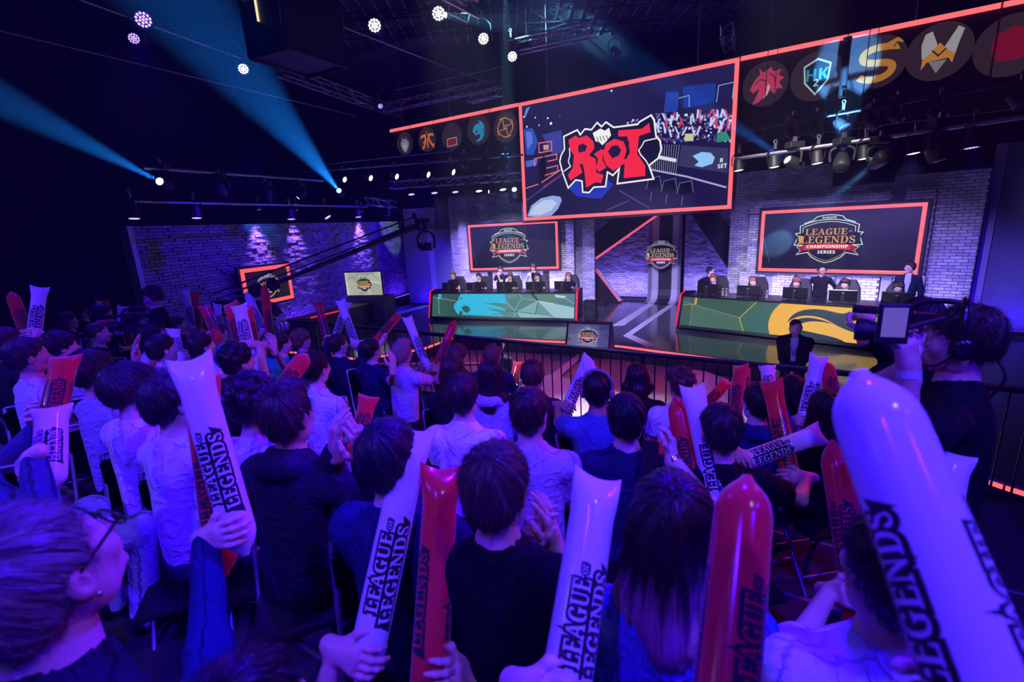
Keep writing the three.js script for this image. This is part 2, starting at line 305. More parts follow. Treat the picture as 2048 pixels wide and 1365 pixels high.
// the picture on the hanging screen, drawn from points of a slanted view of it
const heroTex = canvas(1280, 720, (x, W, H) => {
  const q = [[40, 425], [1720, 105], [1660, 1240], [95, 1310]];
  const T = ([px, py]) => { let u = 0.5, v = 0.5; for (let i = 0; i < 12; i++) { // inverse of the bilinear patch
    const f = (a) => (1 - u) * (1 - v) * q[0][a] + u * (1 - v) * q[1][a] + u * v * q[2][a] + (1 - u) * v * q[3][a];
    const du = (a) => (1 - v) * (q[1][a] - q[0][a]) + v * (q[2][a] - q[3][a]), dv = (a) => (1 - u) * (q[3][a] - q[0][a]) + u * (q[2][a] - q[1][a]);
    const ex = px - f(0), ey = py - f(1), D = du(0) * dv(1) - du(1) * dv(0); u += (ex * dv(1) - ey * dv(0)) / D; v += (du(0) * ey - du(1) * ex) / D; }
    return [u * W, v * H]; };
  const P = (pts) => pts.map(T);
  const g = x.createLinearGradient(0, 0, 0, H); g.addColorStop(0, '#221f4a'); g.addColorStop(0.45, '#1c1a44'); g.addColorStop(1, '#1b1640'); x.fillStyle = g; x.fillRect(0, 0, W, H);
  const fill = (c, pts) => fillPoly(x, c, P(pts));
  fill('#2f4cae', [[60, 600], [150, 590], [200, 690], [160, 800], [90, 800]]); fill('#5b74d8', [[80, 620], [140, 620], [150, 700], [100, 760]]); fill('#3a3f96', [[240, 640], [420, 600], [430, 780], [330, 790]]);
  fill('#4a63c8', [[80, 850], [200, 830], [190, 880], [90, 900]]); fill('#2036b8', [[480, 1060], [660, 900], [860, 1040], [760, 1160], [560, 1140]]); fill('#1c2cae', [[560, 1020], [800, 1000], [780, 1090], [600, 1120]]);
  fill('#8ea6d8', [[100, 1300], [140, 1210], [230, 1150], [340, 1128], [410, 1138], [424, 1170], [390, 1240], [330, 1296], [180, 1306]]); fill('#b9c9ea', [[120, 1290], [160, 1220], [250, 1170], [340, 1160], [380, 1190], [330, 1250], [230, 1290]]);
  x.strokeStyle = '#ff7a72'; x.lineWidth = 6; const S = (pts, c) => { polyline(x, P(pts), c); x.stroke(); };
  S([[208, 706], [328, 690], [330, 762], [212, 782]], true); S([[166, 830], [376, 790], [378, 832], [290, 850]]); S([[166, 830], [172, 890]]); S([[230, 916], [384, 882], [386, 930], [240, 970]]); S([[86, 1068], [206, 1034]]); S([[236, 1022], [470, 880]]);
  fill('#c99a72', [[250, 720], [300, 716], [302, 756], [254, 760]]); fill('#0b0a1c', [[212, 860], [262, 800], [280, 900], [262, 990], [216, 990]]);
  x.strokeStyle = '#b9386a'; x.lineWidth = 5; S([[250, 1060], [460, 930]]); x.strokeStyle = '#4a4280'; x.lineWidth = 8; S([[90, 1170], [420, 960]]); S([[800, 1260], [980, 1180]]); S([[900, 1090], [1140, 1250]]);
  for (const [a, b, r] of [[322, 550, 9], [292, 510, 6], [174, 508, 5], [92, 580, 6], [210, 566, 5], [404, 488, 3], [64, 506, 6], [846, 294, 6]]) { const [u, v] = T([a, b]); x.fillStyle = '#dff0ff'; x.beginPath(); x.arc(u, v, r, 0, 2 * PI); x.fill(); }
  fill('#5a8fc8', [[64, 500], [84, 440], [124, 424], [76, 510]]);
  // stands and crowd
  fill('#2440a0', [[1262, 306], [1350, 310], [1340, 460], [1240, 468]]); fill('#1d3590', [[1380, 270], [1600, 250], [1590, 400], [1380, 440]]); x.strokeStyle = '#8fb2f0'; x.lineWidth = 4; S([[1600, 400], [1616, 272], [1714, 250], [1700, 380]]); S([[1346, 360], [1420, 340], [1420, 430]]);
  let s = 5; const r = () => { s = (s * 9301 + 49297) % 233280; return s / 233280; };
  for (let i = 0; i < 420; i++) { const a = 960 + r() * 730, b = 470 + r() * 230 + (a < 1150 ? 40 : 0), c = ['#6f7fd0', '#b9c2ee', '#2a2a6a', '#cfd6f4', '#b23a5a', '#4a4a9a', '#10102c', '#8a5a7a'][Math.floor(r() * 8)], L = 8 + r() * 22, t = r() * 3; fill(c, [[a, b], [a + 6 + r() * 12, b + 4], [a + Math.cos(t) * 8 + 6, b + L], [a - 4, b + L * 0.8]]); }
  for (let i = 0; i < 46; i++) { const a = 1180 + r() * 500, b = 440 + r() * 160, t = -0.9 + r() * 1.6; fill(i % 3 ? '#c3cdf8' : '#d2415a', [[a, b], [a + 13, b + 3], [a + 13 + t * 40, b + 70], [a + t * 40, b + 68]]); }
  fill('#2a8a76', [[1600, 640], [1660, 636], [1690, 700], [1600, 720]]); fill('#c8c49a', [[1390, 640], [1450, 640], [1446, 700], [1386, 700]]);
  fill('#14122e', [[1040, 700], [1350, 720], [1330, 960], [1130, 930]]); x.strokeStyle = '#a9b0d8'; x.lineWidth = 2.5; for (let i = 0; i < 15; i++) S([[1112 + i * 17, 712 + i], [1120 + i * 14.5, 920 + i * 3]]);
  fill('#d7dcf2', [[1170, 800], [1330, 840], [1326, 870], [1170, 830]]); x.strokeStyle = '#a9a6cf'; x.lineWidth = 10; S([[1130, 920], [1400, 990], [1656, 1090]]);
  fill('#35375e', [[1366, 730], [1670, 770], [1664, 970], [1340, 900]]); fill('#8fc4f0', [[1440, 820], [1500, 790], [1560, 800], [1586, 840], [1570, 890], [1500, 916], [1450, 900], [1480, 870]]);
  x.fillStyle = '#e8f0ff'; { const [u, v] = T([1600, 930]); x.font = 'bold 30px sans-serif'; x.save(); x.translate(u, v); x.fillText('SET', 0, 0); x.fillText('R', 10, -30); x.restore(); }
  x.strokeStyle = '#7d86b8'; x.lineWidth = 3; for (const dx of [0, 110, 220]) { fill('#0d0c22', [[1110 + dx, 1010 + dx * 0.2], [1200 + dx, 980 + dx * 0.2], [1220 + dx, 1070 + dx * 0.25], [1120 + dx, 1090 + dx * 0.25]]); S([[1110 + dx, 1090 + dx * 0.2], [1130 + dx, 1000 + dx * 0.2], [1210 + dx, 980 + dx * 0.2], [1222 + dx, 1080 + dx * 0.2]]); S([[1150 + dx, 1110 + dx * 0.2], [1140 + dx, 1190 + dx * 0.2]]); }
  // the big red word with its white outline and fist
  const outline = [[440, 650], [560, 598], [585, 636], [625, 590], [680, 596], [727, 540], [765, 572], [800, 536], [862, 578], [880, 576], [1050, 556], [1062, 538], [1150, 486], [1172, 524], [1186, 654], [1214, 690], [1222, 760], [1200, 832], [1132, 890], [1166, 1002], [890, 1036], [905, 912], [856, 966], [812, 938], [796, 1058], [700, 1062], [660, 1106], [606, 1102], [600, 1010], [546, 1000], [480, 1066], [430, 940], [404, 850], [416, 800], [446, 752]];
  polyline(x, P(outline), true); x.fillStyle = '#151236'; x.fill(); x.strokeStyle = '#f4f2ea'; x.lineWidth = 10; x.lineJoin = 'miter'; x.stroke();
  x.strokeStyle = '#f4f2ea'; x.lineWidth = 7; S([[490, 740], [494, 800], [480, 850], [500, 890], [440, 930]]); S([[1190, 670], [1100, 690], [1080, 730], [1056, 764], [1070, 800], [1110, 850], [1130, 890]]);
  const red = '#f3263c';
  fill(red, [[480, 680], [545, 640], [570, 662], [640, 640], [696, 686], [706, 740], [660, 800], [716, 830], [722, 940], [782, 962], [760, 1030], [716, 1020], [636, 1066], [620, 930], [606, 870], [580, 872], [604, 940], [500, 1006], [474, 962], [520, 900], [530, 800], [500, 760]]); fill('#1a1538', [[566, 722], [606, 706], [644, 724], [628, 768], [570, 778]]);
  fill(red, [[700, 790], [760, 752], [794, 760], [770, 830], [802, 902], [742, 938], [718, 900], [736, 830]]);
  fill(red, [[780, 770], [800, 706], [870, 668], [940, 690], [966, 760], [944, 830], [990, 850], [930, 880], [860, 930], [800, 880], [782, 830]]); fill('#1a1538', [[816, 770], [846, 728], [894, 720], [922, 760], [900, 806], [850, 826]]);
  fill(red, [[900, 602], [1080, 592], [1136, 546], [1146, 620], [1060, 650], [1044, 790], [1106, 890], [1104, 976], [940, 992], [950, 850], [990, 780], [970, 650], [898, 652]]); fill('#1a1538', [[960, 700], [984, 690], [980, 760], [962, 790]]);
  fill('#f4f2ea', [[690, 622], [756, 586], [790, 604], [826, 580], [842, 640], [806, 686], [770, 720], [742, 692], [716, 690]]); x.strokeStyle = '#1a1538'; x.lineWidth = 4; for (const d of [0, 26, 52, 78]) S([[724 + d, 650 - d * 0.12], [738 + d, 690 - d * 0.2]]);
});
// ---------------------------------------------------------------- frames of the stage: a along the front, y up, b towards the audience
function frame(O, yawDeg) {
  const y = rad(yawDeg), d = V3(Math.cos(y), 0, -Math.sin(y)), n = V3(Math.sin(y), 0, Math.cos(y));
  return { O, d, n, yaw: y, p: (a, h, b = 0) => V3(O.x, 0, O.z).addScaledVector(d, a).addScaledVector(n, b).setY(h),
    of: (P) => { const q = P.clone().sub(O); return [q.dot(d), P.y, q.dot(n)]; } };
}
const SY = 0.4; // stage floor
const FS = frame(V3(), -32), FL = frame(V3(-2.821, 0, -16.41), -20), FR = frame(V3(4.696, 0, -13.01), -44), FC = frame(V3(5.792, 0, -17.606), -32);
const FB = frame(at(1258, 440, 14.2), -32), FW = frame(V3(-5.03, 0, -23.76), 72);
const place = (o, F, a, y, b, turn = 0) => { o.position.copy(F.p(a, y, b)); o.rotation.y = F.yaw + turn; return o; };
const hit = (F, b, px, py) => { const v = sight(px, py), A = F.p(0, 0, b), t = A.clone().sub(EYE).dot(F.n) / v.dot(F.n); return F.of(EYE.clone().addScaledVector(v, t)); };

// ---------------------------------------------------------------- the hall
function hallWall(name, x, z, yaw, len, h) {
  const pts = []; const n = Math.round(len / 0.09);
  for (let i = 0; i <= n; i++) pts.push([-len / 2 + len * i / n, 0.05 * Math.sin(i * 0.9) + 0.02 * Math.sin(i * 2.3)]);
  const s = new THREE.Shape(); pts.forEach(([a, b], i) => (i ? s.lineTo(a, b) : s.moveTo(a, b))); s.lineTo(len / 2, -0.3); s.lineTo(-len / 2, -0.3);
  const g = new THREE.ExtrudeGeometry(s, { depth: h, bevelEnabled: false }).rotateX(-PI / 2);
  const m = structure(name, g, M.drape); m.position.set(x, 0, z); m.rotation.y = yaw; return m;
}
structure('floor', box(46, 0.3, 52, 1, -0.15, -9), M.carpet);
structure('ceiling', box(46, 0.3, 52, 1, 10.15, -9), std(rgb(0.02, 0.018, 0.022), 0.8));
hallWall('wall_left', -12.6, -9, -PI / 2, 52, 10).rotation.y = PI / 2;
hallWall('wall_right', 17.5, -9, -PI / 2, 52, 10);
hallWall('wall_back', 1, -30, 0, 46, 10);
hallWall('wall_rear', 1, 9, PI, 46, 10);

// front pit floor with printed triangles
{
  const panels = [[[-9, -11], [-1, -11.2], [-6.4, -5.4], [-9, -5.4]], [[-4.4, -11.2], [-0.9, -11.2], [0, -8], [-3.2, -5.5], [-5.8, -5.5]]];
  const t = thing('pit_floor_print', 'pale grey printed floor with stripes between railing and stage edge', 'floor print');
  const sh = (pts, mat, y) => put('printed_panel', poly(pts.map(([s, u]) => { const q = FS.p(s, 0, u); return [q.x, -q.z]; }), 0.004).rotateX(-PI / 2).translate(0, y, 0), mat, t);
  const grey = std(rgb(0.34, 0.34, 0.36), 0.4), pale = std(rgb(0.72, 0.74, 0.72), 0.4), dark = std(rgb(0.2, 0.2, 0.22), 0.35), mid = std(rgb(0.26, 0.26, 0.28), 0.35);
  sh([[-9.4, -7.9], [-8.6, -10.6], [-5.1, -11.2], [-3.8, -11.25], [-0.3, -10.7], [-0.3, -5.3], [-9.4, -5.3]], dark, 0.002);
  sh([[-7.4, -8.3], [-4.3, -9.6], [-3.0, -5.4], [-6.2, -5.4]], mid, 0.008);
  sh([[-4.9, -7.6], [-2.2, -9.2], [-0.8, -5.4], [-4.4, -5.4]], grey, 0.013);
  sh([[-3.6, -6.9], [-2.4, -7.7], [-0.4, -6.0], [-0.4, -5.3], [-3.6, -5.3]], pale, 0.018);
  sh([[-1.9, -9.4], [-0.4, -8.6], [-0.35, -5.3], [-1.3, -5.3]], pale, 0.023);
  const px = (pts, mat, y) => put('printed_panel', poly(pts.map(([x_, y_]) => { const q = onY(x_, y_, 0); return [q.x, -q.z]; }), 0.004).rotateX(-PI / 2).translate(0, y, 0), mat, t);
  px([[1371, 731], [1470, 768], [1580, 806], [1580, 900], [1340, 900], [1356, 800]], pale, 0.033); px([[1030, 780], [1100, 752], [1250, 792], [1250, 860], [1010, 860]], pale, 0.038); px([[1091, 763], [1160, 708], [1172, 710], [1106, 770]], pale, 0.043);
  for (const [a, b, w] of [[[-8.4, -7.0], [-5.0, -9.0], 0.1], [[-6.6, -5.6], [-3.4, -8.6], 0.13], [[-9, -8.8], [-6.4, -9.9], 0.08]]) {
    const dx = b[0] - a[0], dy = b[1] - a[1], L = Math.hypot(dx, dy), nx = -dy / L * w, ny = dx / L * w;
    sh([[a[0] - nx, a[1] - ny], [b[0] - nx, b[1] - ny], [b[0] + nx, b[1] + ny], [a[0] + nx, a[1] + ny]], pale, 0.028);
  }
}
// ---------------------------------------------------------------- the stage
const edge = [[-14, -7.5], [-9.46, -7.88], [-8.66, -9.28], [-8.7, -10.74], [-5.13, -11.27], [-3.8, -11.3], [-0.28, -10.77], [-0.3, -9.3], [0.5, -7.9], [2.13, -6.86], [6.5, -4.6]];
{
  const t = thing('stage_platform', 'low glossy dark stage with a glowing pink edge running round its front', 'stage');
  const W = (s, u) => { const q = FS.p(s, 0, u); return [q.x, -q.z]; };
  const out = [...edge, [9.5, -6], [9.5, -24], [-15, -24]].map(([s, u]) => W(s, u));
  put('deck', poly(out, SY - 0.02).rotateX(-PI / 2), M.deck, t);
  for (let i = 0; i + 1 < edge.length; i++) {
    const a = FS.p(edge[i][0], 0, edge[i][1]), b = FS.p(edge[i + 1][0], 0, edge[i + 1][1]), L = a.distanceTo(b), yaw = Math.atan2(-(b.z - a.z), b.x - a.x);
    const g = new THREE.Group(); g.name = 'stage_edge'; g.position.copy(a); g.rotation.y = yaw; t.add(g);
    put('edge_rail', soft(L, 0.07, 0.06, L / 2, SY - 0.035, 0.0, 0.008), M.panelMid, g);
    put('neon_light', soft(L - 0.02, 0.055, 0.03, L / 2, SY - 0.04, 0.042, 0.012), M.neon, g);
    put('fascia_panel', box(L, SY - 0.08, 0.04, L / 2, (SY - 0.08) / 2, -0.01), M.panelDark, g);
    const q = a.clone().lerp(b, 0.5).addScaledVector(FS.n, 0.3); if (i > 0 && i < edge.length - 1) panelLight('edge_neon', V3(q.x, 0.32, q.z), V3(q.x, -1, q.z + 3), L, 0.05, 3.2, RED);
  }
  // printed stripes that run down from the centre panel and turn back
  const stripe = (pts) => put('floor_stripe', poly(pts.map(([px, py]) => { const q = onY(px, py, SY); return [q.x, -q.z]; }), 0.004).rotateX(-PI / 2).translate(0, SY - 0.019, 0), M.stripe, t);
  stripe([[1305, 601], [1318, 601], [1248, 650], [1222, 652]]);
  stripe([[1345, 604], [1357, 604], [1264, 669], [1246, 671]]);
  stripe([[1246, 671], [1264, 669], [1312, 690], [1292, 692]]);
  stripe([[776, 628], [862, 606], [862, 611], [776, 634]]);
}
// ---------------------------------------------------------------- brick flats
const brickGeo = (() => { // unit brick, front face at z = 1, bevelled
  const c = 0.035, e = 0.09, f = [[-0.5 + c, -0.5 + e], [0.5 - c, -0.5 + e], [0.5 - c, 0.5 - e], [-0.5 + c, 0.5 - e]], o = [[-0.5, -0.5], [0.5, -0.5], [0.5, 0.5], [-0.5, 0.5]], v = [], uv = [];
  const tri = (...p) => p.forEach((q) => { v.push(...q); uv.push(q[0], q[1]); });
  const quad = (a, b, d, g) => { tri(a, b, d); tri(a, d, g); };
  quad(...f.map(([x, y]) => [x, y, 1]));
  for (let i = 0; i < 4; i++) { const j = (i + 1) % 4; quad([...o[i], 0.72], [...o[j], 0.72], [...f[j], 1], [...f[i], 1]); quad([...o[i], 0], [...o[j], 0], [...o[j], 0.72], [...o[i], 0.72]); }
  const g = new THREE.BufferGeometry(); g.setAttribute('position', new THREE.Float32BufferAttribute(v, 3)); g.setAttribute('uv', new THREE.Float32BufferAttribute(uv, 2)); g.computeVertexNormals(); return g;
})();
// rects: [a0, a1, y0, y1] of visible brickwork, in the frame's own axes; the nearest bricks are parts, the others one joined part
function brickWall(t, rects, { bl = 0.225, bh = 0.076, depth = 0.028, z = 0, back = 0.12, rough = 0, most = 300, mats = M.brick } = {}) {
  const spots = [];
  for (const [a0, a1, y0, y1] of rects) {
    put('backing_board', box(a1 - a0, y1 - y0, back, (a0 + a1) / 2, (y0 + y1) / 2, z - back / 2), M.mortar, t);
    let row = Math.round(y0 / bh);
    for (let y = y0; y < y1 - bh * 0.4; y += bh, row++) {
      const h = Math.min(bh, y1 - y) - 0.009;
      for (let a = a0 - (row % 2 ? bl / 2 : 0); a < a1 - 0.03; a += bl) {
        const l = Math.max(a, a0), r = Math.min(a + bl, a1) - 0.009; if (r - l < 0.04) continue;
        const d = depth * (1 + rough * (rnd() - 0.3)), k = Math.floor(rnd() * mats.length);
        spots.push({ x: (l + r) / 2, y: y + h / 2, w: r - l, h, d, k, tw: rough ? rr(-0.012, 0.012) * rough : 0 });
      }
    }
  }
  t.updateMatrixWorld(true);
  for (const s of spots) { const q = V3(s.x, s.y, z).applyMatrix4(t.matrixWorld); s.far = q.distanceTo(EYE); }
  spots.sort((a, b) => a.far - b.far);
  const rest = mats.map(() => []);
  spots.forEach((s, i) => {
    if (i < most) { const m = put('brick', brickGeo, mats[s.k], t); m.position.set(s.x, s.y, z); m.scale.set(s.w, s.h, s.d); m.rotation.y = s.tw; return; }
    rest[s.k].push(brickGeo.clone().scale(s.w, s.h, s.d).rotateY(s.tw).translate(s.x, s.y, z));
  });
  rest.forEach((list, k) => { if (list.length) put('brickwork', join(list), mats[k], t).userData.kind = 'stuff'; });
}
const wallThing = (name, label, F, b, category = 'brick wall') => { const t = thing(name, label, category); place(t, F, 0, 0, b); return t; };
{
  let t = wallThing('stepped_brick_wall', 'tall stepped pale brick backdrop behind the desk with the gold snake', FR, -3.0);
  brickWall(t, [[0.25, 2.83, SY, 4.66], [2.83, 4.15, 3.5, 4.06], [4.15, 5.86, 3.5, 4.2], [4.95, 5.86, SY, 3.5]], { most: 300 });
  brickWall(t, [[0.86, 4.16, 3.45, 3.81], [4.42, 5.0, 1.6, 3.81], [0.86, 1.22, 1.75, 3.45]], { z: 0.22, most: 160 });
  brickWall(t, [[0.7, 1.4, SY, 1.76], [1.62, 2.22, SY, 1.76], [2.46, 3.18, SY, 1.76], [3.42, 4.14, SY, 1.76], [4.4, 5.02, SY, 1.76]], { z: 0.26, most: 260 });
  for (const a of [1.51, 2.34, 3.3, 4.27]) put('plain_panel', box(0.22, 1.36, 0.1, a, SY + 0.68, 0.2), M.flatBlue, t);
  put('plain_panel', box(0.26, 0.24, 0.08, 4.29, 3.69, 0.2), M.panelDark, t);
  t = wallThing('stepped_brick_wall', 'stepped pale brick backdrop behind the desk with the cyan panther', FL, -3.0);
  brickWall(t, [[-0.45, 2.1, 3.9, 4.7], [2.1, 5.2, 3.9, 4.28], [-0.45, 0.1, SY, 3.9], [4.5, 5.3, SY, 3.9]], { most: 240 });
  brickWall(t, [[0.02, 0.55, 1.85, 3.98], [0.55, 4.1, 3.56, 3.98], [4.02, 4.6, 1.85, 3.98]], { z: 0.22, most: 120 });
  brickWall(t, [[0.02, 1.15, SY, 1.86], [1.36, 2.55, SY, 1.86], [2.78, 3.4, SY, 1.86], [3.64, 4.6, SY, 1.86]], { z: 0.26, most: 200 });
  for (const [a, m] of [[1.255, M.panelDark], [2.665, M.flatBlue], [3.52, M.panelDark]]) put('plain_panel', box(0.22, 1.46, 0.1, a, SY + 0.73, 0.2), m, t);
  t = wallThing('recess_brick_wall', 'rough brick wall lit blue from below behind the hanging shield sign', FC, -0.8);
  brickWall(t, [[-3.3, -0.55, SY, 4.4], [0.55, 3.3, SY, 4.4]], { rough: 1.6, most: 300 });
  t = wallThing('brick_pillar', 'short violet brick block on top of the plain blue flats', FL, -3.5);
  { const [a0, y1] = hit(FL, -3.5, 806, 420), [a1] = hit(FL, -3.5, 869, 417); brickWall(t, [[a0, a1, 3.5, y1 + 0.02]], { most: 120 }); put('side_board', box(0.24, y1 - 3.5, 0.3, a1 + 0.12, (y1 + 3.5) / 2, -0.2), M.flatBlue, t); put('support_post', box(0.3, 3.5 - SY, 0.1, (a0 + a1) / 2, (3.5 + SY) / 2, -0.15), M.mortar, t); }
  t = wallThing('blue_flat', 'plain matt blue flats with one pale upright strip left of the panther desk', FL, -3.4, 'set panel');
  put('flat_panel', soft(1.15, 3.1, 0.06, -2.3, SY + 1.55, 0, 0.01), M.flatBlue, t); put('pale_strip', soft(0.24, 3.1, 0.07, -1.6, SY + 1.55, 0.01, 0.01), M.panelGrey, t); put('flat_panel', soft(1.0, 3.1, 0.06, -0.98, SY + 1.55, 0, 0.01), M.flatBlue, t);
  t = wallThing('blue_flat', 'tall plain blue wall beside a pale leaning strip at far right', FR, -3.4, 'set panel');
  put('pale_strip', soft(0.2, 4.3, 0.08, 5.97, SY + 2.15, 0.02, 0.01), M.panelGrey, t); put('flat_panel', soft(4.2, 4.3, 0.06, 8.18, SY + 2.15, 0, 0.01), M.flatBlue, t);
  t = wallThing('side_brick_wall', 'long rough brick wall under violet downlights at far left', FW, 0);
  brickWall(t, [[-12.7, 0, SY, 3.95]], { rough: 2.2, bl: 0.26, bh: 0.085, most: 300, mats: M.brickDark }); put('end_board', box(0.12, 3.55, 0.3, -12.76, SY + 1.775, -0.05), M.panelGrey, t);
  t.traverse((o) => { if (o.isMesh && o.name.startsWith('brick')) o.scale.z *= 1; });
}
// ---------------------------------------------------------------- centre: chevrons, panel, sign
{
  let t = thing('centre_panel', 'dark upright panel with two pale stripes curving into the stage floor', 'set panel'); place(t, FC, 0, 0, 0);
  const side = [[-0.1, SY], [0.55, SY], [0.3, SY + 0.03], [0.14, SY + 0.1], [0.05, SY + 0.22], [0, SY + 0.45], [0, 4.4], [-0.1, 4.4]];
  const band = (a0, a1, off, m, n) => put(n, new THREE.ExtrudeGeometry(new THREE.Shape(side.map(([z, y]) => new THREE.Vector2(z + off * (y > SY + 0.01 || z > 0 ? 1 : 0), y + (z > 0.1 ? off : 0)))), { depth: a1 - a0, bevelEnabled: false }).rotateY(-PI / 2).translate(a1, 0, 0), m, t);
  band(-0.59, 0.57, 0, M.panelMid, 'panel_body'); band(-0.45, -0.21, 0.006, M.panelGrey, 'pale_stripe'); band(0.27, 0.49, 0.006, M.panelGrey, 'pale_stripe'); band(-0.21, 0.27, 0.004, M.panelDark, 'dark_stripe');
  t = thing('shield_sign', 'cut-out championship shield sign hanging before the striped centre panel', 'sign'); place(t, FC, -0.03, 1.66, 0.35);
  const half = [[0, 56], [-90, 62], [-180, 84], [-276, 124], [-270, 206], [-316, 212], [-288, 250], [-322, 350], [-292, 372], [-252, 416], [-290, 466], [-182, 440], [-140, 496], [-70, 540], [0, 562]], cap = [[-150, 60], [-118, 22], [-60, 8], [0, 3]];
  const k = 1.16 / 644, L = [...cap.slice().reverse(), ...half.slice(2)];
  const outline = [...L, ...mirror(L)].map(([x, y]) => [x * k, (562 - y) * k]);
  const g = poly(outline, 0.05, 0.004); put('sign_body', g, M.panelDark, t);
  const face = new THREE.ShapeGeometry(new THREE.Shape(outline.map(([x, y]) => new THREE.Vector2(x, y)))); { const p = face.attributes.position, uv = face.attributes.uv; for (let i = 0; i < p.count; i++) uv.setXY(i, 0.5 + p.getX(i) / k * 0.78 / 512, 1 - (8 + (562 - p.getY(i) / k) * 0.78) / 460); }
  put('sign_face', face.translate(0, 0, 0.0556), new THREE.MeshStandardMaterial({ map: totemTex, roughness: 0.5, emissive: 0xffffff, emissiveMap: totemTex, emissiveIntensity: 0.55 }), t);
  for (const x of [-0.3, 0.3]) put('mounting_bar', rod(V3(x, 0.5, 0), V3(x, 0.5, -0.34), 0.015), M.blackMetal, t);
  const chev = (label, pts, z0, z1) => { const c = thing('chevron_frame', label, 'set panel'); place(c, FC, 0, 0, 0); put('chevron_body', poly(pts, z1 - z0, 0.008).translate(0, 0, z0), M.panelDark, c); return c; };
  const strip = (c, p, q, z, m, w = 0.035) => put('neon_light', rod(V3(p[0], p[1], z), V3(q[0], q[1], z), w, 8), m, c);
  t = chev('black left-pointing chevron outlined with twin pink neon lines', [[-3.69, 2.03], [-2.5, SY], [-1.5, SY], [-2.73, 1.93], [0.8, 4.2], [-0.95, 4.2]], 0.25, 0.62);
  const thin = glow(1.0, 0.1, 0.2, 1.2);
  for (const z of [0.64, 0.36]) { strip(t, [-2.70, 1.93], [0.6, 4.06], z, thin, 0.018); strip(t, [-2.70, 1.93], [-1.49, SY + 0.03], z, thin, 0.018); }
  put('inner_lining', rod(V3(-2.6, 1.86, 0.5), V3(-1.5, SY + 0.05, 0.5), 0.05, 6), std(rgb(0.5, 0.45, 0.5), 0.5), t);
  t = chev('black right-pointing chevron with a grey outer edge', [[2.42, 1.45], [0.55, 4.2], [1.4, 4.2], [3.3, 1.6], [2.6, SY], [1.55, SY]], 0.25, 0.62);
  strip(t, [2.4, 1.44], [2.0, 0.98], 0.5, M.neonRed, 0.025); put('outer_edge', rod(V3(1.42, 4.2, 0.6), V3(3.3, 1.64, 0.6), 0.03, 6), M.panelGrey, t);
}
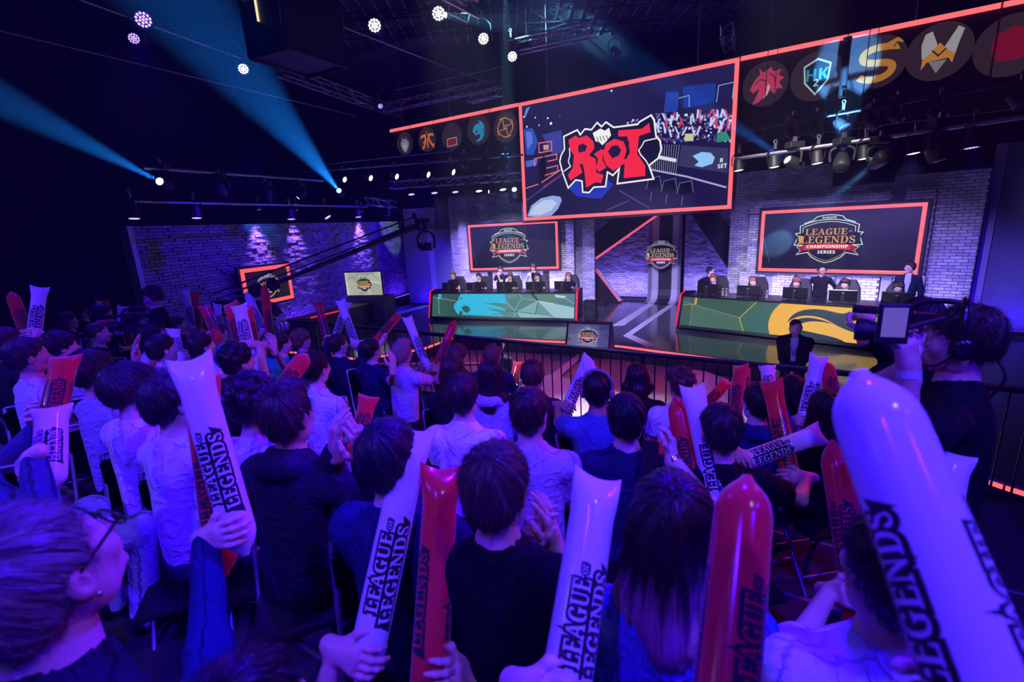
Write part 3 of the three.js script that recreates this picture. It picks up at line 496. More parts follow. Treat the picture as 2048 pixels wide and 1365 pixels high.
// ---------------------------------------------------------------- screens with neon frames
function neonFrame(t, w, h, n, z = 0.05, m = M.neon) { // four tubes round a w x h field centred on the origin
  for (const [bw, bh, x, y] of [[w + 2 * n, n, 0, h / 2 + n / 2], [w + 2 * n, n, 0, -h / 2 - n / 2], [n, h, -w / 2 - n / 2, 0], [n, h, w / 2 + n / 2, 0]]) put('neon_light', soft(bw, bh, 0.05, x, y, z, 0.015), m, t);
}
function screen(name, label, w, h, tex, n, k = 1, m = M.neon) {
  const t = thing(name, label, 'screen'); put('housing', soft(w + 2 * n + 0.16, h + 2 * n + 0.16, 0.12, 0, 0, -0.05, 0.02), M.black, t);
  put('display_screen', new THREE.PlaneGeometry(w, h).translate(0, 0, 0.02), screenMat(tex, k), t); if (n) neonFrame(t, w, h, n, 0.03, m); return t;
}
{
  let t = screen('team_screen', 'wide screen in a pink neon frame above the panther desk', 3.36, 1.56, teamTex, 0.08, 0.9); place(t, FL, 2.28, 2.71, -2.6);
  put('wall_bracket', box(2, 0.8, 0.22, 0, 0, -0.2), M.blackMetal, t);
  panelLight('team_screen_glow', FL.p(2.28, 2.7, -2.45), FL.p(2.28, 2.3, 2), 3.4, 1.6, 0.07, rgb(0.9, 0.15, 0.3));
  t = screen('team_screen', 'wide screen in a pink neon frame above the gold snake desk', 3.44, 1.54, teamTex, 0.085, 0.95); place(t, FR, 3.06, 2.65, -2.6);
  put('wall_bracket', box(2, 0.8, 0.22, 0, 0, -0.2), M.blackMetal, t);
  panelLight('team_screen_glow', FR.p(3.06, 2.65, -2.45), FR.p(3.06, 2.3, 2), 3.4, 1.6, 0.07, rgb(0.9, 0.15, 0.3));
  // hanging hero screen
  const c = [[1037, 205], [1480, 118], [1462, 420], [1050, 440]].map(([x, y]) => hit(FB, 0, x, y));
  const a0 = (c[0][0] + c[3][0]) / 2, a1 = (c[1][0] + c[2][0]) / 2, y0 = (c[2][1] + c[3][1]) / 2, y1 = (c[0][1] + c[1][1]) / 2;
  t = screen('hanging_screen', 'huge hanging screen showing a red word logo over an arena picture', a1 - a0 - 0.2, y1 - y0 - 0.2, heroTex, 0.1, 1.0); place(t, FB, (a0 + a1) / 2, (y0 + y1) / 2, 0);
  for (const x of [-2.2, 2.2]) put('hanging_cable', rod(V3(x, (y1 - y0) / 2, -0.05), V3(x, 10 - (y0 + y1) / 2, -0.05), 0.02), M.dullSteel, t);
  panelLight('hanging_screen_glow', FB.p((a0 + a1) / 2, (y0 + y1) / 2, 0.2), FB.p((a0 + a1) / 2, 1, 6), a1 - a0, y1 - y0, 0.05, rgb(0.6, 0.3, 1));
  // banners on both sides
  const banner = (label, A, B, list, px0) => {
    const f = thing('logo_banner', label, 'banner'); place(f, FB, 0, 0, 0);
    const H = 1.95; put('banner_cloth', soft(B - A, H, 0.06, (A + B) / 2, y1 - H / 2 - 0.06, -0.06, 0.01), std(rgb(0.014, 0.012, 0.016), 0.8), f);
    put('neon_light', soft(B - A, 0.1, 0.06, (A + B) / 2, y1 - 0.04, 0.03, 0.02), M.neon, f);
    for (const [px, py, r0, i] of list) { const r = r0 * 0.96; const [a, y] = hit(FB, 0, px, py); const g = new THREE.CylinderGeometry(r, r, 0.012, 40).rotateX(PI / 2).translate(a, y, -0.018);
      const uv = g.attributes.uv, p = g.attributes.position; for (let j = 0; j < p.count; j++) uv.setXY(j, 0.5 + (p.getX(j) - a) / (2 * r), 0.5 + (p.getY(j) - y) / (2 * r));
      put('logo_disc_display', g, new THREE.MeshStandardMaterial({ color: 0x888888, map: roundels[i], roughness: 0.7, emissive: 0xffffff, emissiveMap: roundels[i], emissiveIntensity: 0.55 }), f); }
    for (const x of [A + 0.6, (A + B) / 2, B - 0.6]) put('hanging_cable', rod(V3(x, y1, -0.06), V3(x, 10, -0.06), 0.015), M.dullSteel, f);
    return f;
  };
  const LA = hit(FB, 0, 780, 252)[0];
  banner('black banner of five logo discs under a pink light line, left of the hanging screen', LA, a0 - 0.03, [[809, 287, 0.42, 0], [854, 279, 0.44, 1], [903, 273, 0.46, 2], [956, 260, 0.49, 3], [1010, 255, 0.49, 4]]);
  banner('black banner of five logo discs under a pink light line, right of the hanging screen', a1 + 0.03, 9.6, [[1530, 168, 0.53, 5], [1633, 152, 0.56, 6], [1755, 124, 0.56, 7], [1878, 103, 0.58, 8], [2024, 90, 0.60, 9]]);
}
// ---------------------------------------------------------------- team desks
function desk(label, F, tex, len) {
  const t = thing('team_desk', label, 'desk'); place(t, F, 0, 0, 0);
  const lean = 0.24, h = 0.86, tilt = Math.atan2(lean, h), L = Math.hypot(lean, h);
  put('plinth', box(len - 0.1, 0.07, 1.0, len / 2, SY + 0.035, -0.62), M.black, t);
  put('front_housing', box(len, L, 0.05, 0, 0, -0.03).translate(0, L / 2, 0).rotateX(-tilt).translate(len / 2, SY + 0.05, 0), M.black, t);
  put('display_screen', new THREE.PlaneGeometry(len - 0.1, L - 0.1).translate(0, L / 2 + 0.025, 0.004).rotateX(-tilt).translate(len / 2, SY + 0.05, 0), screenMat(tex, 0.92), t);
  put('desk_top', soft(len, 0.045, 0.95, len / 2, SY + 0.91, -0.66, 0.01), M.gloss, t);
  put('back_panel', box(len - 0.3, 0.5, 0.04, len / 2, SY + 0.6, -0.55), M.blackMatt, t);
  for (const s of [0, 1]) {
    const x = s ? len : 0, g = put('side_cheek', poly([[-1.12, SY], [0.02, SY], [0.06, SY + 0.06], [-0.2, SY + 0.96], [-0.5, SY + 1.02], [-1.12, SY + 0.95]].map(([z, y]) => [-z, y]), 0.05).rotateY(PI / 2).translate(x - 0.025, 0, 0), M.black, t);
    put('neon_light', rod(V3(x + (s ? 0.03 : -0.03), SY + 0.06, 0.03), V3(x + (s ? 0.03 : -0.03), SY + 0.95, -0.21), 0.035, 8), M.neonRed, g);
    put('neon_light', rod(V3(x + (s ? 0.03 : -0.03), SY + 0.95, -0.21), V3(x + (s ? 0.03 : -0.03), SY + 1.02, -0.5), 0.025, 8), M.neonRed, g);
  }
  panelLight('desk_screen_glow', F.p(len / 2, SY + 0.5, 0.12), F.p(len / 2, SY + 0.3, 3), len, 0.8, 0.1, rgb(0.45, 0.8, 0.75));
}
desk('long black desk with a cyan panther on its glowing front', FL, deskLeftTex, 5.17);
desk('long black desk with a gold snake disc on its glowing front', FR, deskRightTex, 5.17);
// stage-edge monitor
{
  const t = thing('wedge_monitor', 'black wedge monitor with a shield logo on the stage edge', 'monitor');
  const b = onY(1182, 700, SY); t.position.set(b.x, SY, b.z - 0.15); t.rotation.y = rad(-24);
  put('cabinet', new THREE.ExtrudeGeometry(new THREE.Shape([[0.3, 0], [0.3, 0.08], [0.06, 0.66], [-0.06, 0.68], [-0.3, 0]].map(([z, y]) => new THREE.Vector2(z, y))), { depth: 1.12, bevelEnabled: false }).rotateY(-PI / 2).translate(0.56, 0, 0), M.black, t);
  const tilt = Math.atan2(0.24, 0.58); put('display_screen', new THREE.PlaneGeometry(1.02, 0.56).rotateX(-tilt).translate(0, 0.373, 0.187), screenMat(wedgeTex, 0.9), t); put('bezel', join(box(1.08, 0.025, 0.02, 0, 0.3, 0), box(1.08, 0.025, 0.02, 0, -0.3, 0), box(0.025, 0.6, 0.02, 0.53, 0, 0), box(0.025, 0.6, 0.02, -0.53, 0, 0)).rotateX(-tilt).translate(0, 0.373, 0.182), M.gloss, t);
  panelLight('wedge_screen_glow', t.position.clone().add(V3(-0.25, 0.4, 0.6)), t.position.clone().add(V3(-1, 0.6, 4)), 1, 0.6, 0.1, rgb(0.6, 0.6, 0.9));
}
// analyst corner: framed side screen, brick lectern with a display, dark counter
{
  let t = screen('side_screen', 'small screen in a red neon frame on the violet side wall', 1.7, 0.92, sideTex, 0.11, 0.9, glow(1, 0.1, 0.1, 1.2)); place(t, FW, -9.2, 2.08, 0.35);
  put('wall_bracket', box(0.8, 0.4, 0.3, 0, 0, -0.22), M.blackMetal, t);
  t = thing('brick_lectern', 'dark brick lectern block with a bright angled display on top', 'lectern');
  const b = onY(733, 641, SY); t.position.set(b.x, 0, b.z); t.rotation.y = rad(-16);
  brickWall(t, [[-0.78, 0.78, SY, SY + 0.84]], { z: 0, bl: 0.15, bh: 0.055, depth: 0.014, most: 120, mats: M.brick.slice(0, 2) }); put('block_body', box(1.56, 0.84, 0.7, 0, SY + 0.42, -0.45), M.panelDark, t);
  put('screen_housing', soft(1.52, 0.88, 0.06, 0, SY + 1.32, -0.14, 0.01), M.black, t); put('display_screen', new THREE.PlaneGeometry(1.46, 0.82).translate(0, SY + 1.32, -0.105), screenMat(standTex, 0.95), t);
  panelLight('lectern_screen_glow', V3(b.x, SY + 1.3, b.z + 0.05), V3(b.x, SY, b.z + 4), 1.4, 0.8, 0.12, rgb(0.8, 0.85, 0.7));
  t = thing('analyst_counter', 'dark angular counter with a red light line before the side wall', 'counter'); place(t, FW, -7.4, 0, 1.5);
  put('counter_body', poly([[-2.4, SY], [2.2, SY], [2.4, 0.98], [1.2, 1.04], [-2.4, 1.12]], 0.7, 0.01), M.black, t); put('neon_light', rod(V3(-2.3, 1.14, 0.72), V3(-1.0, 1.1, 0.72), 0.025), M.neonRed, t);
}
// ---------------------------------------------------------------- rigging: trusses, pipes, lamps
const ORD = ['first', 'second', 'third', 'fourth', 'fifth', 'sixth', 'seventh', 'eighth', 'ninth', 'tenth', 'eleventh', 'twelfth', 'thirteenth', 'fourteenth', 'fifteenth', 'sixteenth'];
function truss(label, A, B, w = 0.26, mat = M.dullSteel, cell = 0.42) {
  const t = thing('lighting_truss', label, 'truss'), v = B.clone().sub(A), L = v.length(), X = v.clone().normalize(), Z = V3().crossVectors(X, UPY).normalize(), Y = V3().crossVectors(Z, X);
  const c = [[-1, -1], [1, -1], [1, 1], [-1, 1]].map(([z, y]) => Z.clone().multiplyScalar(z * w / 2).addScaledVector(Y, y * w / 2));
  for (const o of c) put('chord', rod(A.clone().add(o), B.clone().add(o), 0.024, 8), mat, t);
  const n = Math.max(2, Math.round(L / cell)), lace = [];
  for (let f = 0; f < 4; f++) for (let i = 0; i < n; i++) { const p = A.clone().addScaledVector(X, L * i / n).add(c[(f + (i % 2)) % 4]), q = A.clone().addScaledVector(X, L * (i + 1) / n).add(c[(f + 1 - (i % 2)) % 4]); lace.push(rod(p, q, 0.011, 5)); }
  put('lacing', join(lace), mat, t);
  for (const s of [0.2, 0.8]) { const p = A.clone().lerp(B, s); put('hanging_cable', rod(p, V3(p.x, 10, p.z), 0.008, 5), M.blackMetal, t); }
  return t;
}
function pipeBar(label, A, B, r = 0.03, mat = M.dullSteel) {
  const t = thing('lighting_pipe', label, 'pipe'); put('pipe', rod(A, B, r, 10), mat, t);
  for (const s of [0.12, 0.5, 0.88]) { const p = A.clone().lerp(B, s); put('hanging_cable', rod(p, V3(p.x, 10, p.z), 0.007, 5), M.blackMetal, t); }
  return t;
}
const canGeo = new THREE.LatheGeometry([[0, -0.22], [0.06, -0.22], [0.085, -0.19], [0.1, -0.08], [0.105, 0], [0.112, 0.0], [0.112, 0.03], [0.098, 0.03], [0.095, 0.012], [0, 0.012]].map(([r, y]) => new THREE.Vector2(r, y)), 20);
const dots = join([[0, 0], ...Array.from({ length: 6 }, (_, i) => [0.035 * Math.cos(i * PI / 3), 0.035 * Math.sin(i * PI / 3)]), ...Array.from({ length: 12 }, (_, i) => [0.07 * Math.cos(i * PI / 6), 0.07 * Math.sin(i * PI / 6)])].map(([x, z]) => new THREE.SphereGeometry(0.0155, 7, 5).translate(x, 0.014, z)));
const discLens = new THREE.SphereGeometry(0.098, 18, 8, 0, 2 * PI, 0, PI / 2).scale(1, 0.22, 1).translate(0, 0.012, 0);
const headGeo = new THREE.LatheGeometry([[0, -0.24], [0.09, -0.235], [0.13, -0.2], [0.14, -0.1], [0.135, 0.02], [0.11, 0.12], [0.1, 0.17], [0.085, 0.17], [0.085, 0.15], [0, 0.15]].map(([r, y]) => new THREE.Vector2(r, y)), 22);
const headLens = new THREE.SphereGeometry(0.083, 16, 8, 0, 2 * PI, 0, PI / 2).scale(1, 0.35, 1).translate(0, 0.15, 0);
const turnTo = (m, dir) => { m.quaternion.setFromUnitVectors(UPY, dir.clone().normalize()); return m; };
// a can lamp at p looking along dir, hung from a pipe above it
function can(label, p, dir, lens = 'white', k = 1, group, hang = false) {
  const t = thing('stage_lamp', label, 'stage light', group); t.position.copy(p);
  const b = turnTo(put('lamp_body', canGeo, M.black, t), dir), d = dir.clone().normalize(); b.scale.setScalar(k); b.position.copy(d).multiplyScalar(0.06 * k);
  if (lens === 'leds') put('light_lens', dots, M.lensViolet, b); else if (lens === 'whiteleds') put('light_lens', dots, M.lensWhite, b); else put('light_lens', discLens, lens === 'white' ? M.lensWhite : lens === 'violet' ? M.lensViolet : M.lensDark, b);
  const side = V3().crossVectors(d, UPY); if (side.length() < 0.2) side.set(1, 0, 0); side.normalize().multiplyScalar(0.135 * k);
  put('yoke', pipe([side.clone(), side.clone().setY(0.2 * k), V3(0, 0.27 * k, 0), side.clone().negate().setY(0.2 * k), side.clone().negate()], 0.011, 6, 24), M.blackMetal, t);
  if (hang) put('hanging_rod', rod(V3(0, 0.4 * k, 0), V3(0, 9.98 - p.y, 0), 0.01, 6), M.blackMetal, t);
  put('hook_clamp', join(box(0.05, 0.12, 0.03, 0, 0.32 * k, 0), new THREE.TorusGeometry(0.035, 0.012, 6, 12).translate(0, 0.4 * k, 0)), M.dullSteel, t);
  return t;
}
function mover(label, p, dir, lens = M.lensBlue, k = 1, group) {
  const t = thing('moving_head_lamp', label, 'stage light', group); t.position.copy(p); const d = dir.clone().normalize();
  const h = turnTo(put('lamp_head', headGeo, M.black, t), d); h.scale.setScalar(k); put('light_lens', headLens, lens, h);
  const side = V3().crossVectors(d, UPY); if (side.length() < 0.2) side.set(1, 0, 0); side.normalize().multiplyScalar(0.19 * k);
  put('yoke', pipe([side.clone(), side.clone().setY(0.2 * k), V3(0, 0.27 * k, 0), side.clone().negate().setY(0.2 * k), side.clone().negate()], 0.028 * k, 7, 24), M.black, t);
  put('base_box', soft(0.3 * k, 0.12 * k, 0.24 * k, 0, 0.36 * k, 0, 0.02), M.black, t); put('hook_clamp', box(0.06, 0.12, 0.05, 0, 0.46 * k, 0), M.dullSteel, t);
  return t;
}
const hitP = (F, b, px, py) => { const [a, y] = hit(F, b, px, py); return F.p(a, y, b); };
const DOWN = V3(0, -1, 0);
// right-hand rig above the snake desk
{
  const b = 1.0, A = hitP(FR, b, 1470, 318), B = hitP(FR, b, 2060, 232);
  pipeBar('long violet-lit pipe over the right brick backdrop', A, B, 0.04);
  const P = (px, py, up = 0.42) => hitP(FR, b, px, py);
  [[1477, 333], [1548, 326], [1634, 318], [1728, 308], [1827, 297]].forEach(([x, y], i) => { const p = P(x, y); can(`${ORD[i]} from left of five white lamps hanging over the right brick backdrop`, p, V3(0.05, -1, 0.12), 'white', 1.05); if (i > 0) spot('backdrop_lamp', p.clone().add(V3(0, -0.12, 0)), FR.p([1.2, 2.2, 3.3, 4.3][i - 1], 1.2, -2.75), 75, 0.6, COOL, 0.7); });
  { const p = P(1943, 284); can('violet LED lamp hanging at far right before the blue wall', p, V3(0.02, -1, 0.1), 'leds', 1.15); spot('violet_lamp', p.clone().add(V3(0, -0.12, 0)), FR.p(6.6, 0.6, -2.9), 60, 0.5, DEEP, 0.7); }
  const m1 = P(1586, 327); mover('moving head throwing a short blue beam to the left beside the hanging screen', m1, at(1380, 190, 9).sub(m1)); spot('beam_lamp', m1.clone().addScaledVector(at(1380, 190, 9).sub(m1).normalize(), 0.22), at(1400, 210, 9), 7000, 0.085, BEAM, 0.3);
  const m2 = P(1683, 322), t2 = hitP(FB, 0, 1692, 142); mover('moving head aimed straight up at the logo banner', m2, t2.clone().sub(m2)); spot('beam_lamp', m2.clone().addScaledVector(t2.clone().sub(m2).normalize(), 0.22), t2, 700, 0.2, rgb(0.12, 0.45, 1), 0.12);
  const m3 = P(1757, 321), t3 = hitP(FR, -2.55, 1556, 486); mover('moving head throwing a pale beam down across the right team screen', m3, t3.clone().sub(m3)); spot('beam_lamp', m3.clone().addScaledVector(t3.clone().sub(m3).normalize(), 0.22), t3, 3000, 0.085, rgb(0.2, 0.5, 1), 0.3);
  mover('dark moving head hanging unlit over the right brick backdrop', P(1872, 300), V3(0.1, -1, 0.2), M.lensDark, 1.2);
  // upper pipe before the banner
  const c = 1.2, U = (x, y) => hitP(FB, c, x, y); pipeBar('thin dark pipe of unlit lamps before the right logo banner', U(1490, 262), U(2060, 160), 0.03, M.blackMetal);
  [[1585, 262], [1632, 256], [1683, 246], [1745, 240], [1792, 226], [1876, 226], [2036, 196]].forEach(([x, y], i) => (i % 3 === 2 || i > 4 ? can(`${ORD[i]} from left of the unlit lamps before the right logo banner`, U(x, y + 6), V3(0.2, -0.6, 0.5), 'dark', 1.2) : mover(`${ORD[i]} from left of the unlit lamps before the right logo banner`, U(x, y + 6), V3(0.2, -0.8, 0.6), M.lensDark, 0.9)));
  const post = thing('drop_post', 'dark upright post hanging before the right logo banner', 'post'); const q = hitP(FB, 0.8, 1684, 195), q2 = hitP(FB, 0.8, 1695, 84); put('post', rod(q, q2, 0.09, 4), M.panelDark, post); put('post_cap', rod(q2, q2.clone().setY(q2.y + 0.09), 0.1, 4), M.panelGrey, post); put('hanging_cable', rod(q2, q2.clone().setY(10), 0.01, 5), M.blackMetal, post);
}
// left-hand rig above the panther desk
{
  const b = -1.2, P = (x, y) => hitP(FL, b, x, y);
  truss('truss of white lamps over the left brick backdrop', P(782, 371), P(1046, 352), 0.24, M.dullSteel);
  [[822, 384], [868, 381], [910, 379], [957, 377], [1005, 374]].forEach(([x, y], i) => { const p = P(x, y); can(`${ORD[i]} from left of five white lamps under the left backdrop truss`, p, V3(0.1, -0.9, 0.25), i < 3 ? 'violet' : 'white', 1.15); spot('backdrop_lamp', p.clone().add(V3(0, -0.14, 0)), FL.p([-1.4, 0.4, 1.6, 2.8, 4.2][i], 1.2, -2.75), i ? 100 : 70, 0.6, i ? COOL : DEEP, 0.7); });
  const m = P(940, 389), tm = FL.p(2.3, 2.5, -2.55); mover('bright moving head flooding the left team screen with blue light', m, tm.clone().sub(m)); spot('beam_lamp', m.clone().addScaledVector(tm.clone().sub(m).normalize(), 0.22), tm, 420, 0.24, rgb(0.12, 0.3, 1), 0.5);
  mover('small moving head lying level beside the flooding lamp', P(984, 384), V3(-1, 0.1, 0.4), M.lensWhite, 0.7);
  const m2 = P(1030, 384), t2 = at(1000, 280, 13); mover('moving head sending a narrow blue beam up past the left banner', m2, t2.clone().sub(m2)); spot('beam_lamp', m2.clone().addScaledVector(t2.clone().sub(m2).normalize(), 0.22), t2, 1800, 0.07, BEAM, 0.3);
  const c = 0.6, Q = (x, y) => hitP(FL, c, x, y); pipeBar('upper pipe of tilted white lamps left of the hanging screen', Q(600, 345), Q(1046, 310), 0.03); pipeBar('violet-lit pipe just under the left logo banner', Q(655, 328), Q(905, 302), 0.022);
  [[686, 358], [738, 355], [790, 352], [853, 348], [903, 343]].forEach(([x, y], i) => can(`${ORD[i]} from left of five tilted white lamps on the upper left pipe`, Q(x, y), V3(0.75, -0.35, 0.35), 'white', 0.95));
  [[930, 330], [975, 328], [1012, 325]].forEach(([x, y], i) => mover(`${ORD[i]} from left of three dark moving heads under the left banner`, Q(x, y), V3(0.3, -0.7, 0.6), M.lensDark, 0.8));
}
// rig over the violet side wall
{
  const P = (x, y, b = 1.3) => hitP(FW, b, x, y);
  pipeBar('long pipe of beam lamps over the violet side wall', P(286, 336), P(646, 362), 0.035); pipeBar('lower pipe over the violet side wall', P(268, 404), P(735, 414), 0.03); truss('short pale truss end at the right of the lower pipe', P(735, 402), P(788, 410), 0.26, M.steel);
  const beam = (label, x, y, T, power, angle, color = BEAM, k = 1) => { const p = P(x, y), d = T.clone().sub(p).normalize(); mover(label, p, d, M.lensBlue, k); spot('beam_lamp', p.clone().addScaledVector(d, 0.24), T, power, angle, color, 0.35); };
  beam('moving head throwing a long blue beam to the left edge', 327, 367, at(-60, 168, 6.2), 19000, 0.075);
  beam('moving head throwing the widest blue beam up over the audience', 680, 384, at(330, -40, 6.5), 38000, 0.085);
  beam('moving head throwing a faint beam at the side wall', 443, 381, P(520, 460, 0), 30, 0.16);
  beam('moving head throwing a thin beam straight down the side wall', 535, 395, P(552, 560, 0.4), 260, 0.06, rgb(0.5, 0.7, 1));
  mover('unlit moving head between the beam lamps of the side wall', P(602, 390), V3(-0.6, -0.6, 0.3), M.lensWhite, 0.8);
  [[267, 428, 'leds'], [392, 428, 'leds'], [582, 432, 'violet'], [652, 430, 'violet'], [716, 429, 'violet'], [775, 426, 'dark']].forEach(([x, y, l], i) => can(`${ORD[i]} from left of six lamps on the lower side wall pipe`, P(x, y), V3(0.05 + (i === 3 ? 0.6 : 0), -1, 0.15), l, 1.2));
  const W = (a, y, b) => FW.p(a, y, b);
  for (const [px, pw] of [[507, 75], [582, 60], [714, 100]]) { const [a] = hit(FW, 0, px, 444); spot('wall_downlight', W(a, 4.3, 0.3), W(a, 1.0, 0.02), pw * 1.6, 0.48, rgb(0.26, 0.1, 1), 0.8, 3); can(`small violet downlight over the side wall, ${px < 550 ? 'nearest' : px < 600 ? 'middle' : 'farthest'} of three`, W(a, 4.42, 0.3), DOWN, 'violet', 0.7, undefined, true); }
  for (const [a, pw] of [[-11.5, 18], [-9.3, 16], [-5.6, 26], [-2.6, 34]]) spot('wall_wash', W(a, 5.6, 3.2), W(a, 2.0, 0), pw * 3, 0.6, DEEP, 0.9, 4);
  const [a] = hit(FW, 0, 770, 455); spot('cool_wash', W(a - 0.6, 6.6, 2.6), W(a + 0.3, 3.75, 0), 42, 0.2, rgb(0.6, 0.85, 1), 0.1, 3);
  for (const [x, c] of [[-1.2, DEEP], [-4.2, DEEP], [-7.8, DEEP]]) { const p = W(x, SY + 0.1, 0.4); const bar = thing('floor_light_bar', `blue light bar on the floor of the side wall, ${x > -2 ? 'farthest' : x > -5 ? 'middle' : 'nearest'}`, 'light bar'); place(bar, FW, x, SY, 0.4); put('bar_body', soft(1.6, 0.1, 0.12, 0, 0.05, 0, 0.015), M.black, bar); put('light_strip', soft(1.5, 0.02, 0.05, 0, 0.105, -0.02, 0.006), glow(0.2, 0.1, 1, 2), bar); panelLight('bar_light', p.clone().setY(SY + 0.16), W(x, 2.2, -0.1), 1.5, 0.08, 70, rgb(0.07, 0.01, 1)); }
}
// uplights along the brick backdrops
function upbar(F, a, b, len, power, color, label) {
  const t = thing('floor_light_bar', label, 'light bar'); place(t, F, a, SY, b); put('bar_body', soft(len, 0.1, 0.12, 0, 0.05, 0, 0.015), M.black, t); put('light_strip', soft(len - 0.1, 0.02, 0.05, 0, 0.105, -0.02, 0.006), glow(color.r, color.g, color.b, 2), t);
  panelLight('bar_light', F.p(a, SY + 0.15, b), F.p(a, SY + 2.2, b - 0.75), len - 0.1, 0.08, power, color);
}
const UPC = rgb(0.32, 0.26, 1.0);
upbar(FL, 1.3, -2.35, 2.2, 260, UPC, 'light bar on the floor under the left half of the panther-desk screen'); upbar(FL, 3.6, -2.35, 2.0, 260, UPC, 'light bar on the floor under the right half of the panther-desk screen');
upbar(FR, 1.9, -2.35, 2.2, 260, UPC, 'light bar on the floor under the left half of the snake-desk screen'); upbar(FR, 4.2, -2.35, 2.2, 280, UPC, 'light bar on the floor under the right half of the snake-desk screen');
upbar(FC, -1.7, -0.3, 1.9, 150, rgb(0.16, 0.11, 1), 'light bar on the floor left of the centre panel'); upbar(FC, 1.7, -0.3, 1.9, 150, rgb(0.16, 0.11, 1), 'light bar on the floor right of the centre panel');
upbar(FR, 7.0, -3.0, 2.0, 60, DEEP, 'light bar on the floor before the plain blue wall at far right');
upbar(FL, -1.6, -3.0, 1.8, 60, DEEP, 'light bar on the floor before the plain blue flats');
// ceiling rig
{
  const C = (x, y, h = 8) => onY(x, y, h);
  pipeBar('long thin curtain track high along the left wall', C(-40, 52), C(712, 232), 0.02); pipeBar('high pipe running behind the projector box', C(140, -8, 8.4), C(486, 118, 8.4), 0.03); 
  truss('dim violet truss stretching from the projector towards the left banner', C(560, 140, 8.2), C(800, 228, 8.2), 0.3); truss('dim violet truss under the roof near the left banner end', C(770, 216, 7.9), C(990, 168, 7.9), 0.26);
  truss('pale lit truss piece hanging under the roof right of centre', C(1022, 96, 8.3), C(1190, 58, 8.3), 0.3, M.steel); truss('pale truss leaving the top edge near centre', C(862, -20, 8.3), C(946, 24, 8.3), 0.34, M.steel, 0.36);
  pipeBar('violet-lit pipe crossing under the roof', C(640, 36, 8.6), C(1012, 180, 8.6), 0.025); pipeBar('thin pipe between the roof trusses', C(790, 180, 8.1), C(1010, 132, 8.1), 0.022); truss('short pale truss above the left banner end', C(938, 198, 7.6), C(1000, 182, 7.6), 0.24, M.steel, 0.3);
  truss('small dark truss above the right banner', C(1452, 60, 8.4), C(1460, 92, 8.4), 0.3);
  const toward = (p, d) => V3(d[0], d[1], d[2]);
  [[284, 38, 'leds', 1.7, 'large violet LED lamp at top left'], [266, 77, 'leds', 1.25, 'smaller violet LED lamp just below the large one at top left'], [485, 138, 'whiteleds', 1.5, 'white LED lamp under the projector box'], [747, 50, 'whiteleds', 1.6, 'round white LED lamp right of the projector box'], [875, 26, 'whiteleds', 1.6, 'white LED lamp at the top edge under the pale truss'], [965, 77, 'whiteleds', 1.5, 'middle white lamp of the teal haze group'], [1023, 113, 'whiteleds', 1.5, 'lowest white lamp of the teal haze group'], [760, 214, 'leds', 1.0, 'tiny violet LED lamp above the left banner end'], [1230, 108, 'dark', 1.3, 'small round lamp above the hanging screen']].forEach(([x, y, l, k, label], i) => {
    const p = C(x, y - 3, 8), d = EYE.clone().sub(p).normalize().add(V3(0.25, -0.5, 0.1)); can(label, p, d, l, k, undefined, true);
    if (i === 0 || i === 1 || i === 3) spot('ceiling_par', p.clone().addScaledVector(d.normalize(), 0.16), V3(-5.5 + i * 2, 1.6, -6), 60, 0.4, VIOLET, 0.7);
  });
  const p1 = C(875, 30, 7.8), t1 = at(1240, 60, 20); spot('teal_beam', p1, t1, 5000, 0.11, rgb(0.16, 0.55, 0.75), 0.6); const p2 = C(1010, -40, 8.2); spot('teal_beam', p2, at(1015, 240, 9), 4000, 0.07, rgb(0.3, 0.7, 0.85), 0.6);
  const p3 = C(1230, 112, 7.8); spot('small_beam', p3, at(1206, 190, 12), 80, 0.12, rgb(0.4, 0.6, 0.75), 0.6);
  spot('magenta_roof_wash', V3(3, 7.5, -8), V3(3, 10, -14), 12, 0.7, rgb(0.7, 0.05, 1), 0.8);
  const rib = box(0.05, 0.06, 14), t = thing('roof_deck', 'ribbed metal roof sheet showing faintly under the ceiling', 'roof sheet'); for (let i = 0; i < 34; i++) { const m = put('rib', rib, M.dullSteel, t); m.position.set(-6 + i * 0.42, 9.95, -12); }
  for (const z of [-8, -12, -16]) truss(`dark roof girder ${z === -8 ? 'nearest the audience' : z === -12 ? 'over the stage front' : 'over the desks'}`, V3(-11, 9.5, z), V3(15, 9.5, z), 0.5, M.blackMetal, 0.8);
}
